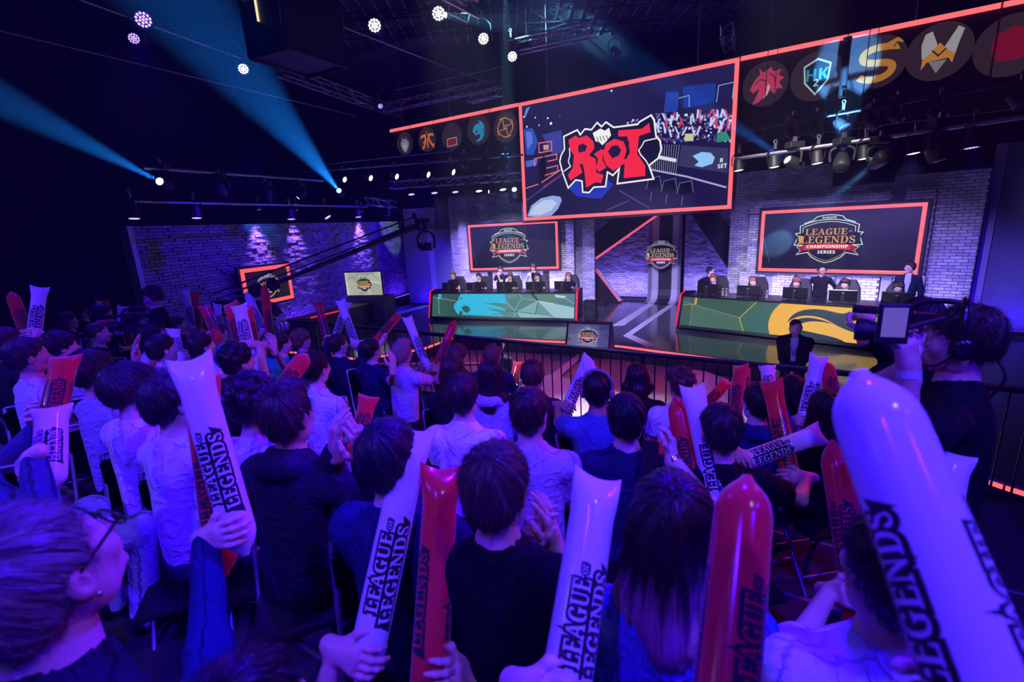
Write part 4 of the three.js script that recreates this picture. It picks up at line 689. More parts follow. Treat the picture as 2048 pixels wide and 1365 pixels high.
// hanging projector box
{
  const t = thing('projector_box', 'big black hanging projector box with glowing vents at top left of centre', 'projector');
  const q = [[500, 112], [574, 90], [692, 130], [614, 150]].map(([x, y]) => onY(x, y, 6.3)), c = q.reduce((a, p) => a.add(p), V3()).multiplyScalar(0.25);
  put('box_body', poly(q.map((p) => [p.x, -p.z]), 1.6, 0.02).rotateX(-PI / 2).translate(0, 6.3, 0), std(rgb(0.02, 0.012, 0.018), 0.5), t);
  const l = q[0].clone().sub(q[1]).normalize(), out = q[0].clone().sub(q[3]).normalize();
  const rail = (a, b, r = 0.035) => put('frame_rail', rod(a, b, r, 6), M.blackMetal, t);
  q.forEach((p, i) => { const n = q[(i + 1) % 4]; rail(p.clone().setY(6.27), n.clone().setY(6.27)); rail(p.clone().setY(6.27), p.clone().setY(7.95)); });
  const panel = (h, w, y, s, m, n) => { const p = q[0].clone().lerp(q[1], s).addScaledVector(out, 0.035); const g = put(n, box(w, h, 0.03), m, t); g.position.set(p.x, y, p.z); g.rotation.y = Math.atan2(out.x, out.z); return g; };
  for (let i = 0; i < 9; i++) panel(0.03, 0.16, 7.18 + i * 0.06, 0.55, glow(0.55, 0.33, 0.24, 0.5), 'light_vent'); for (let i = 0; i < 6; i++) panel(0.03, 0.1, 7.3 + i * 0.06, 0.8, glow(0.4, 0.03, 0.12, 0.5), 'light_vent');
  panel(0.3, 0.02, 6.85, 0.42, glow(0.9, 0.8, 0.5, 1.0), 'light_strip'); panel(0.04, 0.04, 7.2, 0.12, glow(1, 0.05, 0.05, 1), 'light_indicator'); panel(0.05, 0.07, 7.08, 0.1, glow(0.7, 0.65, 0.1, 0.7), 'light_indicator');
  for (const s of [0, 2]) put('hanging_cable', rod(q[s].clone().setY(7.9), q[s].clone().setY(10), 0.02, 6), M.blackMetal, t);
}
// ---------------------------------------------------------------- main washes (lamps out of sight over the seats and the front truss)
function wash(label, P, T, power, angle, color, pen = 0.6, size = 6, k = 1.8) { const d = T.clone().sub(P).normalize(); can(label, P, d, color === WHITE ? 'white' : 'violet', k); spot('wash_lamp', P.clone().addScaledVector(d, 0.2), T, power, angle, color, pen, size); }
truss('truss of wash lamps over the back of the seats', V3(-9, 8.2, 0.4), V3(6, 8.2, 3.5), 0.4); truss('front truss of key lamps over the pit', V3(-7, 8.6, -7.5), V3(9, 8.6, -3.5), 0.4);
wash('left wash lamp over the back seats', V3(-5.5, 7.7, 1.2), V3(-2.6, 1.9, -4.2), 165, 0.62, VIOLET);
wash('middle wash lamp over the back seats', V3(-1.6, 7.7, 2.0), V3(-0.6, 1.9, -3.2), 165, 0.62, VIOLET);
wash('right wash lamp over the back seats', V3(3.0, 7.7, 2.9), V3(1.0, 2.0, -2.0), 165, 0.6, DEEP);
wash('lilac wash lamp high at left of the seats', V3(-8.4, 7.7, 0.5), V3(-1.6, 2.0, -3.4), 30, 0.42, LILAC);
wash('second lilac wash lamp over the aisle', V3(2.2, 7.7, 0.8), V3(-0.2, 1.9, -3.0), 20, 0.5, LILAC);
wash('blue wash lamp high over the aisle', V3(4.8, 7.7, 1.2), V3(-0.6, 1.9, -2.4), 110, 0.6, DEEP);
wash('front blue lamp facing the audience', V3(2.4, 8.2, -5.0), V3(-0.9, 2.6, -0.7), 620, 0.3, DEEP);
wash('front violet lamp facing the left audience', V3(-3.6, 8.2, -6.9), V3(-2.6, 2.2, -2.4), 120, 0.5, DEEP);
wash('key lamp for the panther desk', V3(-0.9, 8.2, -6.0), FL.p(2.5, 1.6, -1.3), 760, 0.22, WHITE, 0.5);
wash('key lamp for the snake desk', V3(2.6, 8.2, -5.2), FR.p(2.4, 1.55, -1.3), 480, 0.25, WHITE, 0.5);
wash('cool key lamp for the centre panel', V3(0.2, 8.2, -5.7), FC.p(-0.4, 0.6, 2.6), 900, 0.28, rgb(0.5, 0.42, 1), 0.6);
wash('red wash lamp over the pit', V3(5.6, 8.4, -4.4), FS.p(-4.6, 0, -8.6), 150, 0.4, RED, 0.8);
wash('white lamp over the centre of the pit', V3(-0.4, 8.2, -5.9), FS.p(-2.2, 0, -6.8), 420, 0.3, rgb(0.9, 0.85, 1), 0.8);
{ const P = FS.p(3.4, 6.0, -9.0), T = FS.p(-1.6, 1.9, -2.9); wash('pink wash lamp from the stage side', P, T, 80, 0.36, rgb(1, 0.02, 0.2), 0.7); }
// ---------------------------------------------------------------- bodies: smooth-joined distance fields turned into meshes
const cap = (a, b, ra, rb = ra, k = 0.03) => ({ a, b, ra, rb, k, lo: V3(Math.min(a.x, b.x), Math.min(a.y, b.y), Math.min(a.z, b.z)).subScalar(Math.max(ra, rb)), hi: V3(Math.max(a.x, b.x), Math.max(a.y, b.y), Math.max(a.z, b.z)).addScalar(Math.max(ra, rb)), t: 0 });
// ellipsoid, optionally turned by a quaternion
const ell = (c, r, k = 0.03, q = null) => { const m = Math.max(r.x, r.y, r.z); return { c, r, k, q: q ? q.clone().invert() : null, lo: c.clone().subScalar(m), hi: c.clone().addScalar(m), t: 1 }; };
// flattened capsule: z squeezed by s
const ecap = (a, b, ra, rb, s, k = 0.05) => { const c = cap(a, b, ra, rb, k); c.t = 2; c.s = s; c.zc = (a.z + b.z) / 2; c.za = a.z; c.zb = b.z; return c; };
const cut = (p) => ({ ...p, minus: true }); // taken away
const plane = (n, o, k = 0.01) => ({ t: 3, n: n.clone().normalize(), o, k, minus: false, keep: true }); // keep where n.(p-o) > 0
function dist(p, x, y, z) {
  if (p.t === 0 || p.t === 2) {
    const a = p.a, b = p.b; let bx = b.x - a.x, by = b.y - a.y, bz = b.z - a.z, px = x - a.x, py = y - a.y, pz = z - a.z;
    const L = bx * bx + by * by + bz * bz || 1e-9; let h = (px * bx + py * by + pz * bz) / L; h = h < 0 ? 0 : h > 1 ? 1 : h;
    const dx = px - bx * h, dy = py - by * h; let dz = pz - bz * h; if (p.t === 2) dz /= p.s;
    const d = Math.sqrt(dx * dx + dy * dy + dz * dz) - (p.ra + (p.rb - p.ra) * h); return p.t === 2 ? d * (0.5 + 0.5 * p.s) : d;
  }
  if (p.t === 1) {
    let X = x - p.c.x, Y = y - p.c.y, Z = z - p.c.z; if (p.q) { const v = V3(X, Y, Z).applyQuaternion(p.q); X = v.x; Y = v.y; Z = v.z; }
    const r = p.r, ax = X / r.x, ay = Y / r.y, az = Z / r.z, k0 = Math.sqrt(ax * ax + ay * ay + az * az), bx = ax / r.x, by = ay / r.y, bz = az / r.z, k1 = Math.sqrt(bx * bx + by * by + bz * bz);
    return k1 < 1e-6 ? -Math.min(r.x, r.y, r.z) : k0 * (k0 - 1) / k1;
  }
  return -(p.n.x * (x - p.o.x) + p.n.y * (y - p.o.y) + p.n.z * (z - p.o.z));
}
function fieldMesh(prims, cell, shift) {
  const lo = V3(1e9, 1e9, 1e9), hi = V3(-1e9, -1e9, -1e9);
  for (const p of prims) if (p.lo && !p.minus) { lo.min(p.lo); hi.max(p.hi); }
  lo.subScalar(cell * 2.5); hi.addScalar(cell * 2.5);
  const nx = Math.ceil((hi.x - lo.x) / cell) + 1, ny = Math.ceil((hi.y - lo.y) / cell) + 1, nz = Math.ceil((hi.z - lo.z) / cell) + 1, f = new Float32Array(nx * ny * nz).fill(9);
  const clampi = (v, n) => Math.max(0, Math.min(n - 1, v));
  for (const p of prims) {
    const m = (p.k || 0) + cell * 2.5, all = !p.lo;
    const i0 = all ? 0 : clampi(Math.floor((p.lo.x - m - lo.x) / cell), nx), i1 = all ? nx - 1 : clampi(Math.ceil((p.hi.x + m - lo.x) / cell), nx), j0 = all ? 0 : clampi(Math.floor((p.lo.y - m - lo.y) / cell), ny), j1 = all ? ny - 1 : clampi(Math.ceil((p.hi.y + m - lo.y) / cell), ny), k0 = all ? 0 : clampi(Math.floor((p.lo.z - m - lo.z) / cell), nz), k1 = all ? nz - 1 : clampi(Math.ceil((p.hi.z + m - lo.z) / cell), nz);
    for (let k = k0; k <= k1; k++) for (let j = j0; j <= j1; j++) { let at_ = (k * ny + j) * nx + i0; for (let i = i0; i <= i1; i++, at_++) {
      const d = dist(p, lo.x + i * cell, lo.y + j * cell, lo.z + k * cell), o = f[at_], K = p.k || 1e-4;
      if (p.minus || p.keep) { const e = p.minus ? -d : d, h = Math.max(K - Math.abs(o - e), 0) / K; f[at_] = Math.max(o, e) + h * h * K * 0.25; }
      else { const h = Math.max(K - Math.abs(o - d), 0) / K; f[at_] = Math.min(o, d) - h * h * K * 0.25; }
    } }
  }
  // surface nets
  const idx = new Int32Array(nx * ny * nz).fill(-1), pos = [], nor = [], ind = [], S = [1, nx, nx * ny];
  for (let k = 0; k < nz - 1; k++) for (let j = 0; j < ny - 1; j++) for (let i = 0; i < nx - 1; i++) {
    const o = (k * ny + j) * nx + i, c = [f[o], f[o + 1], f[o + nx], f[o + nx + 1], f[o + S[2]], f[o + S[2] + 1], f[o + S[2] + nx], f[o + S[2] + nx + 1]];
    let s = 0; for (let q = 0; q < 8; q++) if (c[q] < 0) s++; if (s === 0 || s === 8) continue;
    let x = 0, y = 0, z = 0, n = 0;
    for (let q = 0; q < 8; q++) for (let b = 0; b < 3; b++) { const r = q | (1 << b); if (r === q || (c[q] < 0) === (c[r] < 0)) continue; const t = c[q] / (c[q] - c[r]); x += (q & 1) + (b === 0 ? t : 0); y += ((q >> 1) & 1) + (b === 1 ? t : 0); z += (q >> 2) + (b === 2 ? t : 0); n++; }
    x /= n; y /= n; z /= n; idx[o] = pos.length / 3; pos.push(lo.x + (i + x) * cell, lo.y + (j + y) * cell, lo.z + (k + z) * cell);
    const gx = (c[1] - c[0]) * (1 - y) * (1 - z) + (c[3] - c[2]) * y * (1 - z) + (c[5] - c[4]) * (1 - y) * z + (c[7] - c[6]) * y * z, gy = (c[2] - c[0]) * (1 - x) * (1 - z) + (c[3] - c[1]) * x * (1 - z) + (c[6] - c[4]) * (1 - x) * z + (c[7] - c[5]) * x * z, gz = (c[4] - c[0]) * (1 - x) * (1 - y) + (c[5] - c[1]) * x * (1 - y) + (c[6] - c[2]) * (1 - x) * y + (c[7] - c[3]) * x * y, L = Math.hypot(gx, gy, gz) || 1;
    nor.push(gx / L, gy / L, gz / L);
  }
  for (let k = 1; k < nz - 1; k++) for (let j = 1; j < ny - 1; j++) for (let i = 1; i < nx - 1; i++) {
    const o = (k * ny + j) * nx + i, a = f[o] < 0;
    for (let b = 0; b < 3; b++) { const r = o + S[b]; if (a === (f[r] < 0)) continue; const u = S[(b + 1) % 3], v = S[(b + 2) % 3], p = [idx[o], idx[o - u], idx[o - u - v], idx[o - v]]; if (p.some((t) => t < 0)) continue; if (a) ind.push(p[0], p[1], p[2], p[0], p[2], p[3]); else ind.push(p[0], p[2], p[1], p[0], p[3], p[2]); }
  }
  const g = new THREE.BufferGeometry(); g.setAttribute('position', new THREE.Float32BufferAttribute(pos, 3)); g.setAttribute('normal', new THREE.Float32BufferAttribute(nor, 3)); g.setIndex(ind);
  if (shift) { for (let i = 0; i < pos.length / 3; i++) { const d = shift(pos[i * 3], pos[i * 3 + 1], pos[i * 3 + 2], nor[i * 3], nor[i * 3 + 1], nor[i * 3 + 2]); for (let c = 0; c < 3; c++) g.attributes.position.array[i * 3 + c] += nor[i * 3 + c] * d; } g.computeVertexNormals(); }
  return g;
}
const joinIndexed = (list) => mergeGeometries(list.filter((g) => g.attributes.position.count));
// gradient noise in space
const n3 = (() => { const h = (i, j, k) => { const n = Math.sin(i * 127.1 + j * 311.7 + k * 74.7) * 43758.5453; return n - Math.floor(n); };
  return (x, y, z) => { const i = Math.floor(x), j = Math.floor(y), k = Math.floor(z), u = x - i, v = y - j, w = z - k, a = u * u * (3 - 2 * u), b = v * v * (3 - 2 * v), c = w * w * (3 - 2 * w), L = THREE.MathUtils.lerp;
    return L(L(L(h(i, j, k), h(i + 1, j, k), a), L(h(i, j + 1, k), h(i + 1, j + 1, k), a), b), L(L(h(i, j, k + 1), h(i + 1, j, k + 1), a), L(h(i, j + 1, k + 1), h(i + 1, j + 1, k + 1), a), b), c) * 2 - 1; }; })();

const strandTex = noiseTexture(256, (u, v) => 0.35 * vnoise(u, v * 0.1, 128) + 0.65 * vnoise(u, v * 0.16, 44));
const skins = [rgb(0.62, 0.40, 0.31), rgb(0.55, 0.33, 0.25), rgb(0.68, 0.47, 0.38), rgb(0.34, 0.19, 0.13)].map((c) => std(c, 0.5, {}));
const cloths = new Map(), hairs = new Map();
const cloth = (hex) => { if (!cloths.has(hex)) cloths.set(hex, std(new THREE.Color(hex), 0.88, { specularIntensity: 0.35, bumpMap: rep(wrinkleTex, 0.3, 0.3), bumpScale: 0.012 })); return cloths.get(hex); };
const hairMat = (hex) => { if (!hairs.has(hex)) hairs.set(hex, std(new THREE.Color(hex), 0.4, { bumpMap: rep(strandTex, 2, 1), bumpScale: 0.012 })); return hairs.get(hex); };
const eyeWhite = std(rgb(0.7, 0.68, 0.66), 0.2), eyeDark = std(rgb(0.03, 0.02, 0.015), 0.15), lipMat = std(rgb(0.5, 0.22, 0.2), 0.45);

function bend(S, W, L1, L2, pole) { // elbow between shoulder and wrist
  const v = W.clone().sub(S); let d = v.length(); const k = d > (L1 + L2) * 0.985 ? d / ((L1 + L2) * 0.985) : 1; L1 *= k; L2 *= k;
  const u = v.normalize(), a = (L1 * L1 - L2 * L2 + d * d) / (2 * d), h = Math.sqrt(Math.max(0, L1 * L1 - a * a)), p = pole.clone().addScaledVector(u, -pole.dot(u)).normalize();
  return S.clone().addScaledVector(u, a).addScaledVector(p, h);
}
// a hand from the wrist: g along the fingers, o out of the back of the hand, s towards the thumb; curl 0 open .. 1 fist
function handPrims(w, g, o, s, curl = 0.35, spread = 0.1, grip = null) {
  const out = [], at3 = (a, b, c) => w.clone().addScaledVector(g, a).addScaledVector(s, b).addScaledVector(o, c);
  out.push(cap(at3(-0.035, 0, 0), at3(0.02, 0, 0), 0.027, 0.027, 0.02), ecapDir(at3(0.02, 0.012, 0), at3(0.075, 0.018, 0), 0.021), ecapDir(at3(0.02, -0.012, 0), at3(0.07, -0.022, 0), 0.02), cap(at3(0.03, 0.0, -0.002), at3(0.075, 0.0, 0), 0.022, 0.018, 0.015));
  const fl = [0.072, 0.082, 0.076, 0.06];
  for (let i = 0; i < 4; i++) {
    const b = 0.032 - i * 0.0215, root = at3(0.082 - Math.abs(i - 1) * 0.005, b, 0); let p = root, ang = grip ? 0.35 : 0.15 + curl * 0.9; const segs = [0.44, 0.31, 0.25];
    for (let k = 0; k < 3; k++) {
      const dir = g.clone().multiplyScalar(Math.cos(ang)).addScaledVector(o, -Math.sin(ang)).addScaledVector(s, (1.2 - i) * spread * (1 - curl)).normalize(), q = p.clone().addScaledVector(dir, fl[i] * segs[k] * 1.12);
      out.push(cap(p, q, 0.0098 - k * 0.0009, 0.0092 - k * 0.0012, 0.006)); p = q; ang += grip ? grip : curl * (k === 0 ? 1.25 : 0.95);
    }
  }
  let p = at3(0.022, 0.026, -0.006); const th = grip ? [[0.75, 0.75, -0.25], [0.75, 0.25, -0.75], [0.5, -0.1, -0.9]] : [[0.6, 0.8, -0.2 - 0.3 * curl], [0.85, 0.45 - 0.4 * curl, -0.2 - 0.4 * curl], [0.95, 0.1 - 0.4 * curl, -0.2 - 0.5 * curl]];
  th.forEach(([a, b, c], k) => { const q = p.clone().addScaledVector(V3().addScaledVector(g, a).addScaledVector(s, b).addScaledVector(o, c).normalize(), [0.042, 0.032, 0.026][k]); out.push(cap(p, q, 0.0135 - k * 0.0018, 0.0118 - k * 0.0016, 0.009)); p = q; });
  return out;
}
function ecapDir(a, b, r) { return cap(a, b, r, r * 0.88, 0.014); }
// face and skull in head space (origin at skull centre, z to the front, x to the left), moved by tf
function headPrims(tf, female = false) {
  const p = (x, y, z) => tf.v(x, y, z), e = (x, y, z, a, b, c, k = 0.02) => ell(p(x, y, z), V3(a, b, c), k, tf.q);
  const L = [e(0, 0.035, -0.012, 0.076, 0.088, 0.096, 0.02), e(0, -0.02, 0.028, 0.064, 0.085, 0.062, 0.03), e(0, -0.082, 0.042, female ? 0.036 : 0.042, 0.032, 0.04, 0.03), e(0, 0.015, 0.07, 0.05, 0.022, 0.022, 0.02),
    cap(p(0, 0.0, 0.088), p(0, -0.03, 0.108), 0.009, 0.0125, 0.012), e(0, -0.036, 0.1, 0.016, 0.009, 0.012, 0.008), e(0, -0.062, 0.088, 0.024, 0.008, 0.012, 0.008), e(0, -0.073, 0.086, 0.021, 0.008, 0.012, 0.008), e(0, -0.1, 0.078, 0.018, 0.014, 0.014, 0.02)];
  for (const s of [-1, 1]) L.push(e(s * 0.045, -0.02, 0.062, 0.022, 0.022, 0.022, 0.03), e(s * 0.05, -0.06, 0.01, 0.022, 0.04, 0.03, 0.03), cut(e(s * 0.031, 0.0, 0.098, 0.017, 0.011, 0.014, 0.012)), e(s * 0.078, -0.01, -0.008, 0.009, 0.03, 0.019, 0.008), cut(e(s * 0.087, -0.008, -0.002, 0.006, 0.016, 0.009, 0.005)));
  return L;
}
function hairPrims(tf, type, wide = 1) {
  const p = (x, y, z) => tf.v(x, y, z), e = (x, y, z, a, b, c, k = 0.02) => ell(p(x, y, z), V3(a, b, c).multiplyScalar(wide), k, tf.q), nrm = (x, y, z) => V3(x, y, z).applyQuaternion(tf.q);
  if (type === 'buzz') return [e(0, 0.038, -0.014, 0.08, 0.09, 0.099), plane(nrm(0, 0.8, -0.75), p(0, 0.035, 0.035), 0.01)];
  if (type === 'bald') return [e(0, 0.0, -0.02, 0.08, 0.05, 0.09), plane(nrm(0, 0.2, -1), p(0, -0.01, 0.0), 0.01)];
  const L = [e(0, 0.046, -0.018, 0.088, 0.096, 0.108, 0.02), e(0, -0.005, -0.055, 0.07, 0.075, 0.062, 0.03)];
  if (type === 'quiff') L.push(e(0, 0.112, 0.045, 0.062, 0.034, 0.052, 0.03), e(0, 0.125, 0.01, 0.06, 0.03, 0.06, 0.03));
  if (type === 'curly') for (let i = 0; i < 26; i++) { const t = i * 2.4, c = 1 - i / 26 * 1.05, s = Math.sqrt(Math.max(0, 1 - c * c)); L.push(e(0.088 * s * Math.cos(t), 0.05 + 0.092 * c, -0.02 + 0.104 * s * Math.sin(t), 0.027, 0.025, 0.027, 0.012)); }
  if (type === 'bowl') L.push(e(0, 0.02, -0.03, 0.094, 0.075, 0.1, 0.02), e(0, 0.05, 0.055, 0.07, 0.045, 0.05, 0.03));
  if (type === 'short' || type === 'quiff') L.push(plane(nrm(0, 0.62, -0.78), p(0, -0.02, 0.012), 0.012), plane(nrm(0, 1, 0.05), p(0, -0.068, 0), 0.01));
  else if (type === 'curly' || type === 'bowl') L.push(plane(nrm(0, 0.55, -0.8), p(0, -0.03, 0.03), 0.012), plane(nrm(0, 1, 0.1), p(0, -0.075, 0), 0.01));
  else if (type === 'long' || type === 'bob') {
    const len = type === 'bob' ? 0.12 : 0.34; L.push(plane(nrm(0, 0.5, -0.86), p(0, -0.06, 0.03), 0.015));
    L.push(cap(p(0, 0, -0.05), p(0, -len * 0.6, -0.085), 0.07, 0.07, 0.03));
    for (const s of [-1, 1]) L.push(cap(p(s * 0.065, 0.01, -0.02), p(s * 0.085, -len * 0.55, -0.035), 0.035, 0.042, 0.03), cap(p(s * 0.085, -len * 0.5, -0.035), p(s * 0.06, -len, -0.06), 0.042, 0.03, 0.03));
    L.push(cap(p(0, -len * 0.6, -0.085), p(0, -len - 0.03, -0.075), 0.06, 0.035, 0.04));
  }
  return L;
}
// One person. o: place of the head, floor under the feet, where the body and the head look, clothes, hair, arms.
function person(o) {
  const t = thing('person', o.label, 'person', o.group);
  const near = o.near ?? 0, cellB = near > 1 ? 0.013 : near ? 0.016 : 0.021, cellH = near > 1 ? 0.0045 : near ? 0.0062 : 0.0085, cellC = near > 1 ? 0.011 : near ? 0.014 : 0.019, cellHand = near > 1 ? 0.0036 : near ? 0.005 : 0.0068;
  const yaw = o.yaw, inv = (P) => { const q = P.clone().sub(t.position); return V3(q.x * Math.cos(-yaw) + q.z * Math.sin(-yaw), q.y, -q.x * Math.sin(-yaw) + q.z * Math.cos(-yaw)); };
  const size = o.size ?? 1, sit = o.sit ?? true, leanF = o.lean ?? (sit ? 0.03 : 0.02), wide = o.wide ?? 1;
  // the group stands on the floor below the hips
  const hipY = sit ? 0.53 : 0.93 * size;
  const hh = o.head.y - o.floor; // height of the head's centre over the floor
  t.position.set(o.head.x - Math.sin(yaw) * leanF, o.floor, o.head.z - Math.cos(yaw) * leanF); t.rotation.y = yaw;
  const H = V3((o.tilt ?? 0), hh, leanF + (o.headFwd ?? 0)), neckY = hh - 0.155, hip = V3(0, hipY, 0), chest = V3(0, neckY - 0.19, leanF * 0.5), neck = V3(0, neckY, leanF * 0.75);
  const shW = 0.178 * wide, sh = [1, -1].map((s) => V3(s * shW, neckY - 0.098, leanF * 0.6)); // left, right
  const hq = new THREE.Quaternion().setFromEuler(new THREE.Euler(rad(o.headPitch ?? 0), (o.headYaw ?? 0), rad(o.headRoll ?? 0), 'YXZ')), tf = { q: hq, v: (x, y, z) => V3(x, y, z).applyQuaternion(hq).add(H) };
  // legs
  const legs = [1, -1].map((s) => {
    const a = V3(s * 0.095, hipY, 0.02); let kn, an;
    if (o.legs === 'stride') { kn = V3(s * 0.12, hipY * 0.52, s * 0.1); an = V3(s * 0.14, 0.09, s * 0.16); }
    else if (sit) { kn = V3(s * (o.knees ?? 0.15), 0.53 + (o.kneeUp ?? 0), 0.43); an = V3(s * 0.13, 0.09, 0.38 + (o.feet ?? 0)); }
    else { kn = V3(s * 0.11, hipY * 0.53, 0.02); an = V3(s * 0.12, 0.09, -0.02); }
    return [a, kn, an];
  });
  // arms
  const arms = [0, 1].map((i) => {
    const s = i ? -1 : 1, S = sh[i], A = (i ? o.right : o.left) ?? {}; let W, g, ov, th, curl = A.curl ?? 0.45, grip = null;
    if (A.stick) { // holding a stick: its axis, a point on it, its radius
      const c = inv(A.stick.c), ax = A.stick.axis.clone().applyAxisAngle(UPY, -yaw).normalize(), r = A.stick.r;
      const away = S.clone().sub(c); away.addScaledVector(ax, -away.dot(ax)).normalize(); let tang = V3().crossVectors(ax, away).multiplyScalar(s).normalize();
      // palm on the side of the stick nearest the body's own outside
      const outD = away.clone().multiplyScalar(0.75).addScaledVector(tang, -0.66).normalize(); tang = V3().crossVectors(ax, outD).multiplyScalar(s).normalize();
      const palm = c.clone().addScaledVector(outD, r + 0.016); W = palm.clone().addScaledVector(tang, -0.05).addScaledVector(outD, 0.005); g = tang; ov = outD; th = ax.clone(); curl = 0.6; grip = 0.62; if (r < 0.03) grip = 1.1;
    } else if (A.at) { W = inv(A.at); g = A.g ? A.g.clone().applyAxisAngle(UPY, -yaw) : W.clone().sub(S).normalize(); ov = (A.o ? A.o.clone().applyAxisAngle(UPY, -yaw) : V3(s, 0, 0.3)).clone(); ov.addScaledVector(g, -ov.dot(g)).normalize(); th = A.th ? A.th.clone().applyAxisAngle(UPY, -yaw) : V3().crossVectors(g, ov).multiplyScalar(s); th.addScaledVector(g, -th.dot(g)).addScaledVector(ov, -th.dot(ov)).normalize(); }
    else if (A.local) { W = A.local.clone(); g = (A.g ?? V3(0, 0, 1)).clone().normalize(); ov = (A.o ?? V3(0, 1, 0)).clone(); ov.addScaledVector(g, -ov.dot(g)).normalize(); th = A.th ?? V3().crossVectors(ov, g).multiplyScalar(-s); }
    else if (sit) { W = V3(s * 0.1, 0.66, 0.33); g = V3(-s * 0.45, -0.1, 0.9).normalize(); ov = V3(0, 1, 0.1); ov.addScaledVector(g, -ov.dot(g)).normalize(); th = V3(-s, 0, 0.2); th.addScaledVector(g, -th.dot(g)).normalize(); }
    else { W = V3(s * 0.25, hipY - 0.06, 0.03); g = V3(0, -1, 0.1).normalize(); ov = V3(s, 0, 0); th = V3(0, 0.1, 1).normalize(); }
    const pole = A.pole ? A.pole.clone() : V3(s * 0.5, -0.8, -0.35), E = bend(S, W, 0.285 * size, 0.255 * size, pole);
    return { S, E, W, hand: handPrims(W, g, ov, th, curl, A.spread ?? 0.12, grip), g };
  });
  // ---- skin
  const B = [ecap(hip, chest, 0.135 * wide, 0.145 * wide, 0.66, 0.05), cap(sh[0], sh[1], 0.046, 0.046, 0.05), ...sh.map((q) => cap(V3(0, neckY - 0.035, neck.z - 0.01), q.clone().lerp(V3(0, q.y, q.z), 0.25), 0.05, 0.04, 0.04)), cap(neck, tf.v(0, -0.05, -0.01), 0.052, 0.05, 0.03), cap(V3(0, neckY - 0.08, neck.z), neck, 0.07, 0.052, 0.05)];
  for (const [a, k, n] of legs) B.push(cap(a, k, 0.07, 0.048, 0.03), cap(k, n, 0.047, 0.033, 0.02), cap(n, n.clone().add(V3(0, -0.045, 0.12)), 0.034, 0.03, 0.02));
  for (const A of arms) B.push(cap(A.S, A.E, 0.043 * wide, 0.035, 0.03), cap(A.E, A.W, 0.037, 0.0255, 0.02));
  const skinGeo = joinIndexed([fieldMesh(B, cellB), fieldMesh([...headPrims(tf, o.female), cap(tf.v(0, -0.05, -0.015), neck, 0.05, 0.053, 0.02)], cellH), ...arms.map((A) => fieldMesh([cap(A.E.clone().lerp(A.W, 0.7), A.W, 0.029, 0.0262, 0.01), ...A.hand], cellHand))]);
  put('body', skinGeo, skins[o.skin ?? 0], t);
  // ---- shirt
  const sleeve = o.sleeve ?? 'short', inf = o.bulk ?? 0.014, seedS = o.head.x * 13.7;
  const fold = (amp, fr) => (x, y, z) => amp * (n3(x * fr + seedS, y * fr * 0.55, z * fr) * 0.6 + n3(x * fr * 2.3, y * fr * 1.2 + seedS, z * fr * 2.3) * 0.35);
  const T = [ecap(V3(0, hipY - (sit ? 0.0 : 0.16), 0.0), chest, 0.145 * wide + inf, 0.152 * wide + inf, 0.68, 0.05), cap(sh[0], sh[1], 0.047 + inf, 0.047 + inf, 0.06), ...sh.map((q) => cap(V3(0, neckY - 0.04, neck.z - 0.01), q.clone().lerp(V3(0, q.y, q.z), 0.22), 0.05 + inf, 0.042 + inf, 0.04)), cap(V3(0, neckY - 0.1, neck.z), V3(0, neckY - 0.015, neck.z), 0.09, 0.062, 0.05)];
  arms.forEach((A) => { if (sleeve === 'short') { const m = A.S.clone().lerp(A.E, 0.62); T.push(cap(A.S, m, 0.052 + inf, 0.05 + inf, 0.03)); } else if (sleeve === 'long') T.push(cap(A.S, A.E, 0.046 + inf, 0.04 + inf, 0.03), cap(A.E, A.E.clone().lerp(A.W, 0.93), 0.039 + inf, 0.028 + inf * 0.8, 0.02)); else T.push(cap(A.S, A.S.clone().lerp(A.E, 0.15), 0.05 + inf, 0.045 + inf, 0.02)); });
  T.push(plane(UPY, V3(0, hipY - (sit ? 0.035 : 0.1), 0), 0.006));
  if (o.inner) T.push(cut(cap(V3(0, neckY + 0.03, neck.z + 0.07), V3(0, neckY - 0.1, chest.z + 0.15), 0.05, 0.035, 0.008)));
  if (o.hood) T.push(ell(V3(0, neckY - 0.01, neck.z - 0.085), V3(0.115, 0.055, 0.065), 0.03), cap(V3(0.075, neckY + 0.005, neck.z - 0.02), V3(0.05, neckY - 0.06, neck.z + 0.09), 0.03, 0.024, 0.02), cap(V3(-0.075, neckY + 0.005, neck.z - 0.02), V3(-0.05, neckY - 0.06, neck.z + 0.09), 0.03, 0.024, 0.02));
  if (o.collar) for (const s of [1, -1]) T.push(cap(V3(0, neckY + 0.022, neck.z - 0.062), V3(s * 0.055, neckY + 0.018, neck.z + 0.0), 0.016, 0.016, 0.01), cap(V3(s * 0.055, neckY + 0.018, neck.z), V3(s * 0.03, neckY - 0.035, neck.z + 0.07), 0.016, 0.014, 0.01));
  T.push(cut(cap(V3(0, neckY - 0.02, neck.z + 0.012), V3(0, neckY + 0.1, neck.z + 0.01), 0.056, 0.06, 0.008)));
  arms.forEach((A) => { if (sleeve === 'short') { const u = A.E.clone().sub(A.S).normalize(), m = A.S.clone().lerp(A.E, 0.66); T.push(cut(cap(m.clone().addScaledVector(u, 0.046), m.clone().addScaledVector(u, 0.14), 0.075, 0.075, 0.004))); } });
  const shirtMesh = put(o.top ?? 'shirt', fieldMesh(T, cellC, fold(near ? 0.012 : 0.008, near ? 8 : 7)), cloth(o.shirt ?? '#cfcfd6'), t);
  boxUV(shirtMesh.geometry, 6);
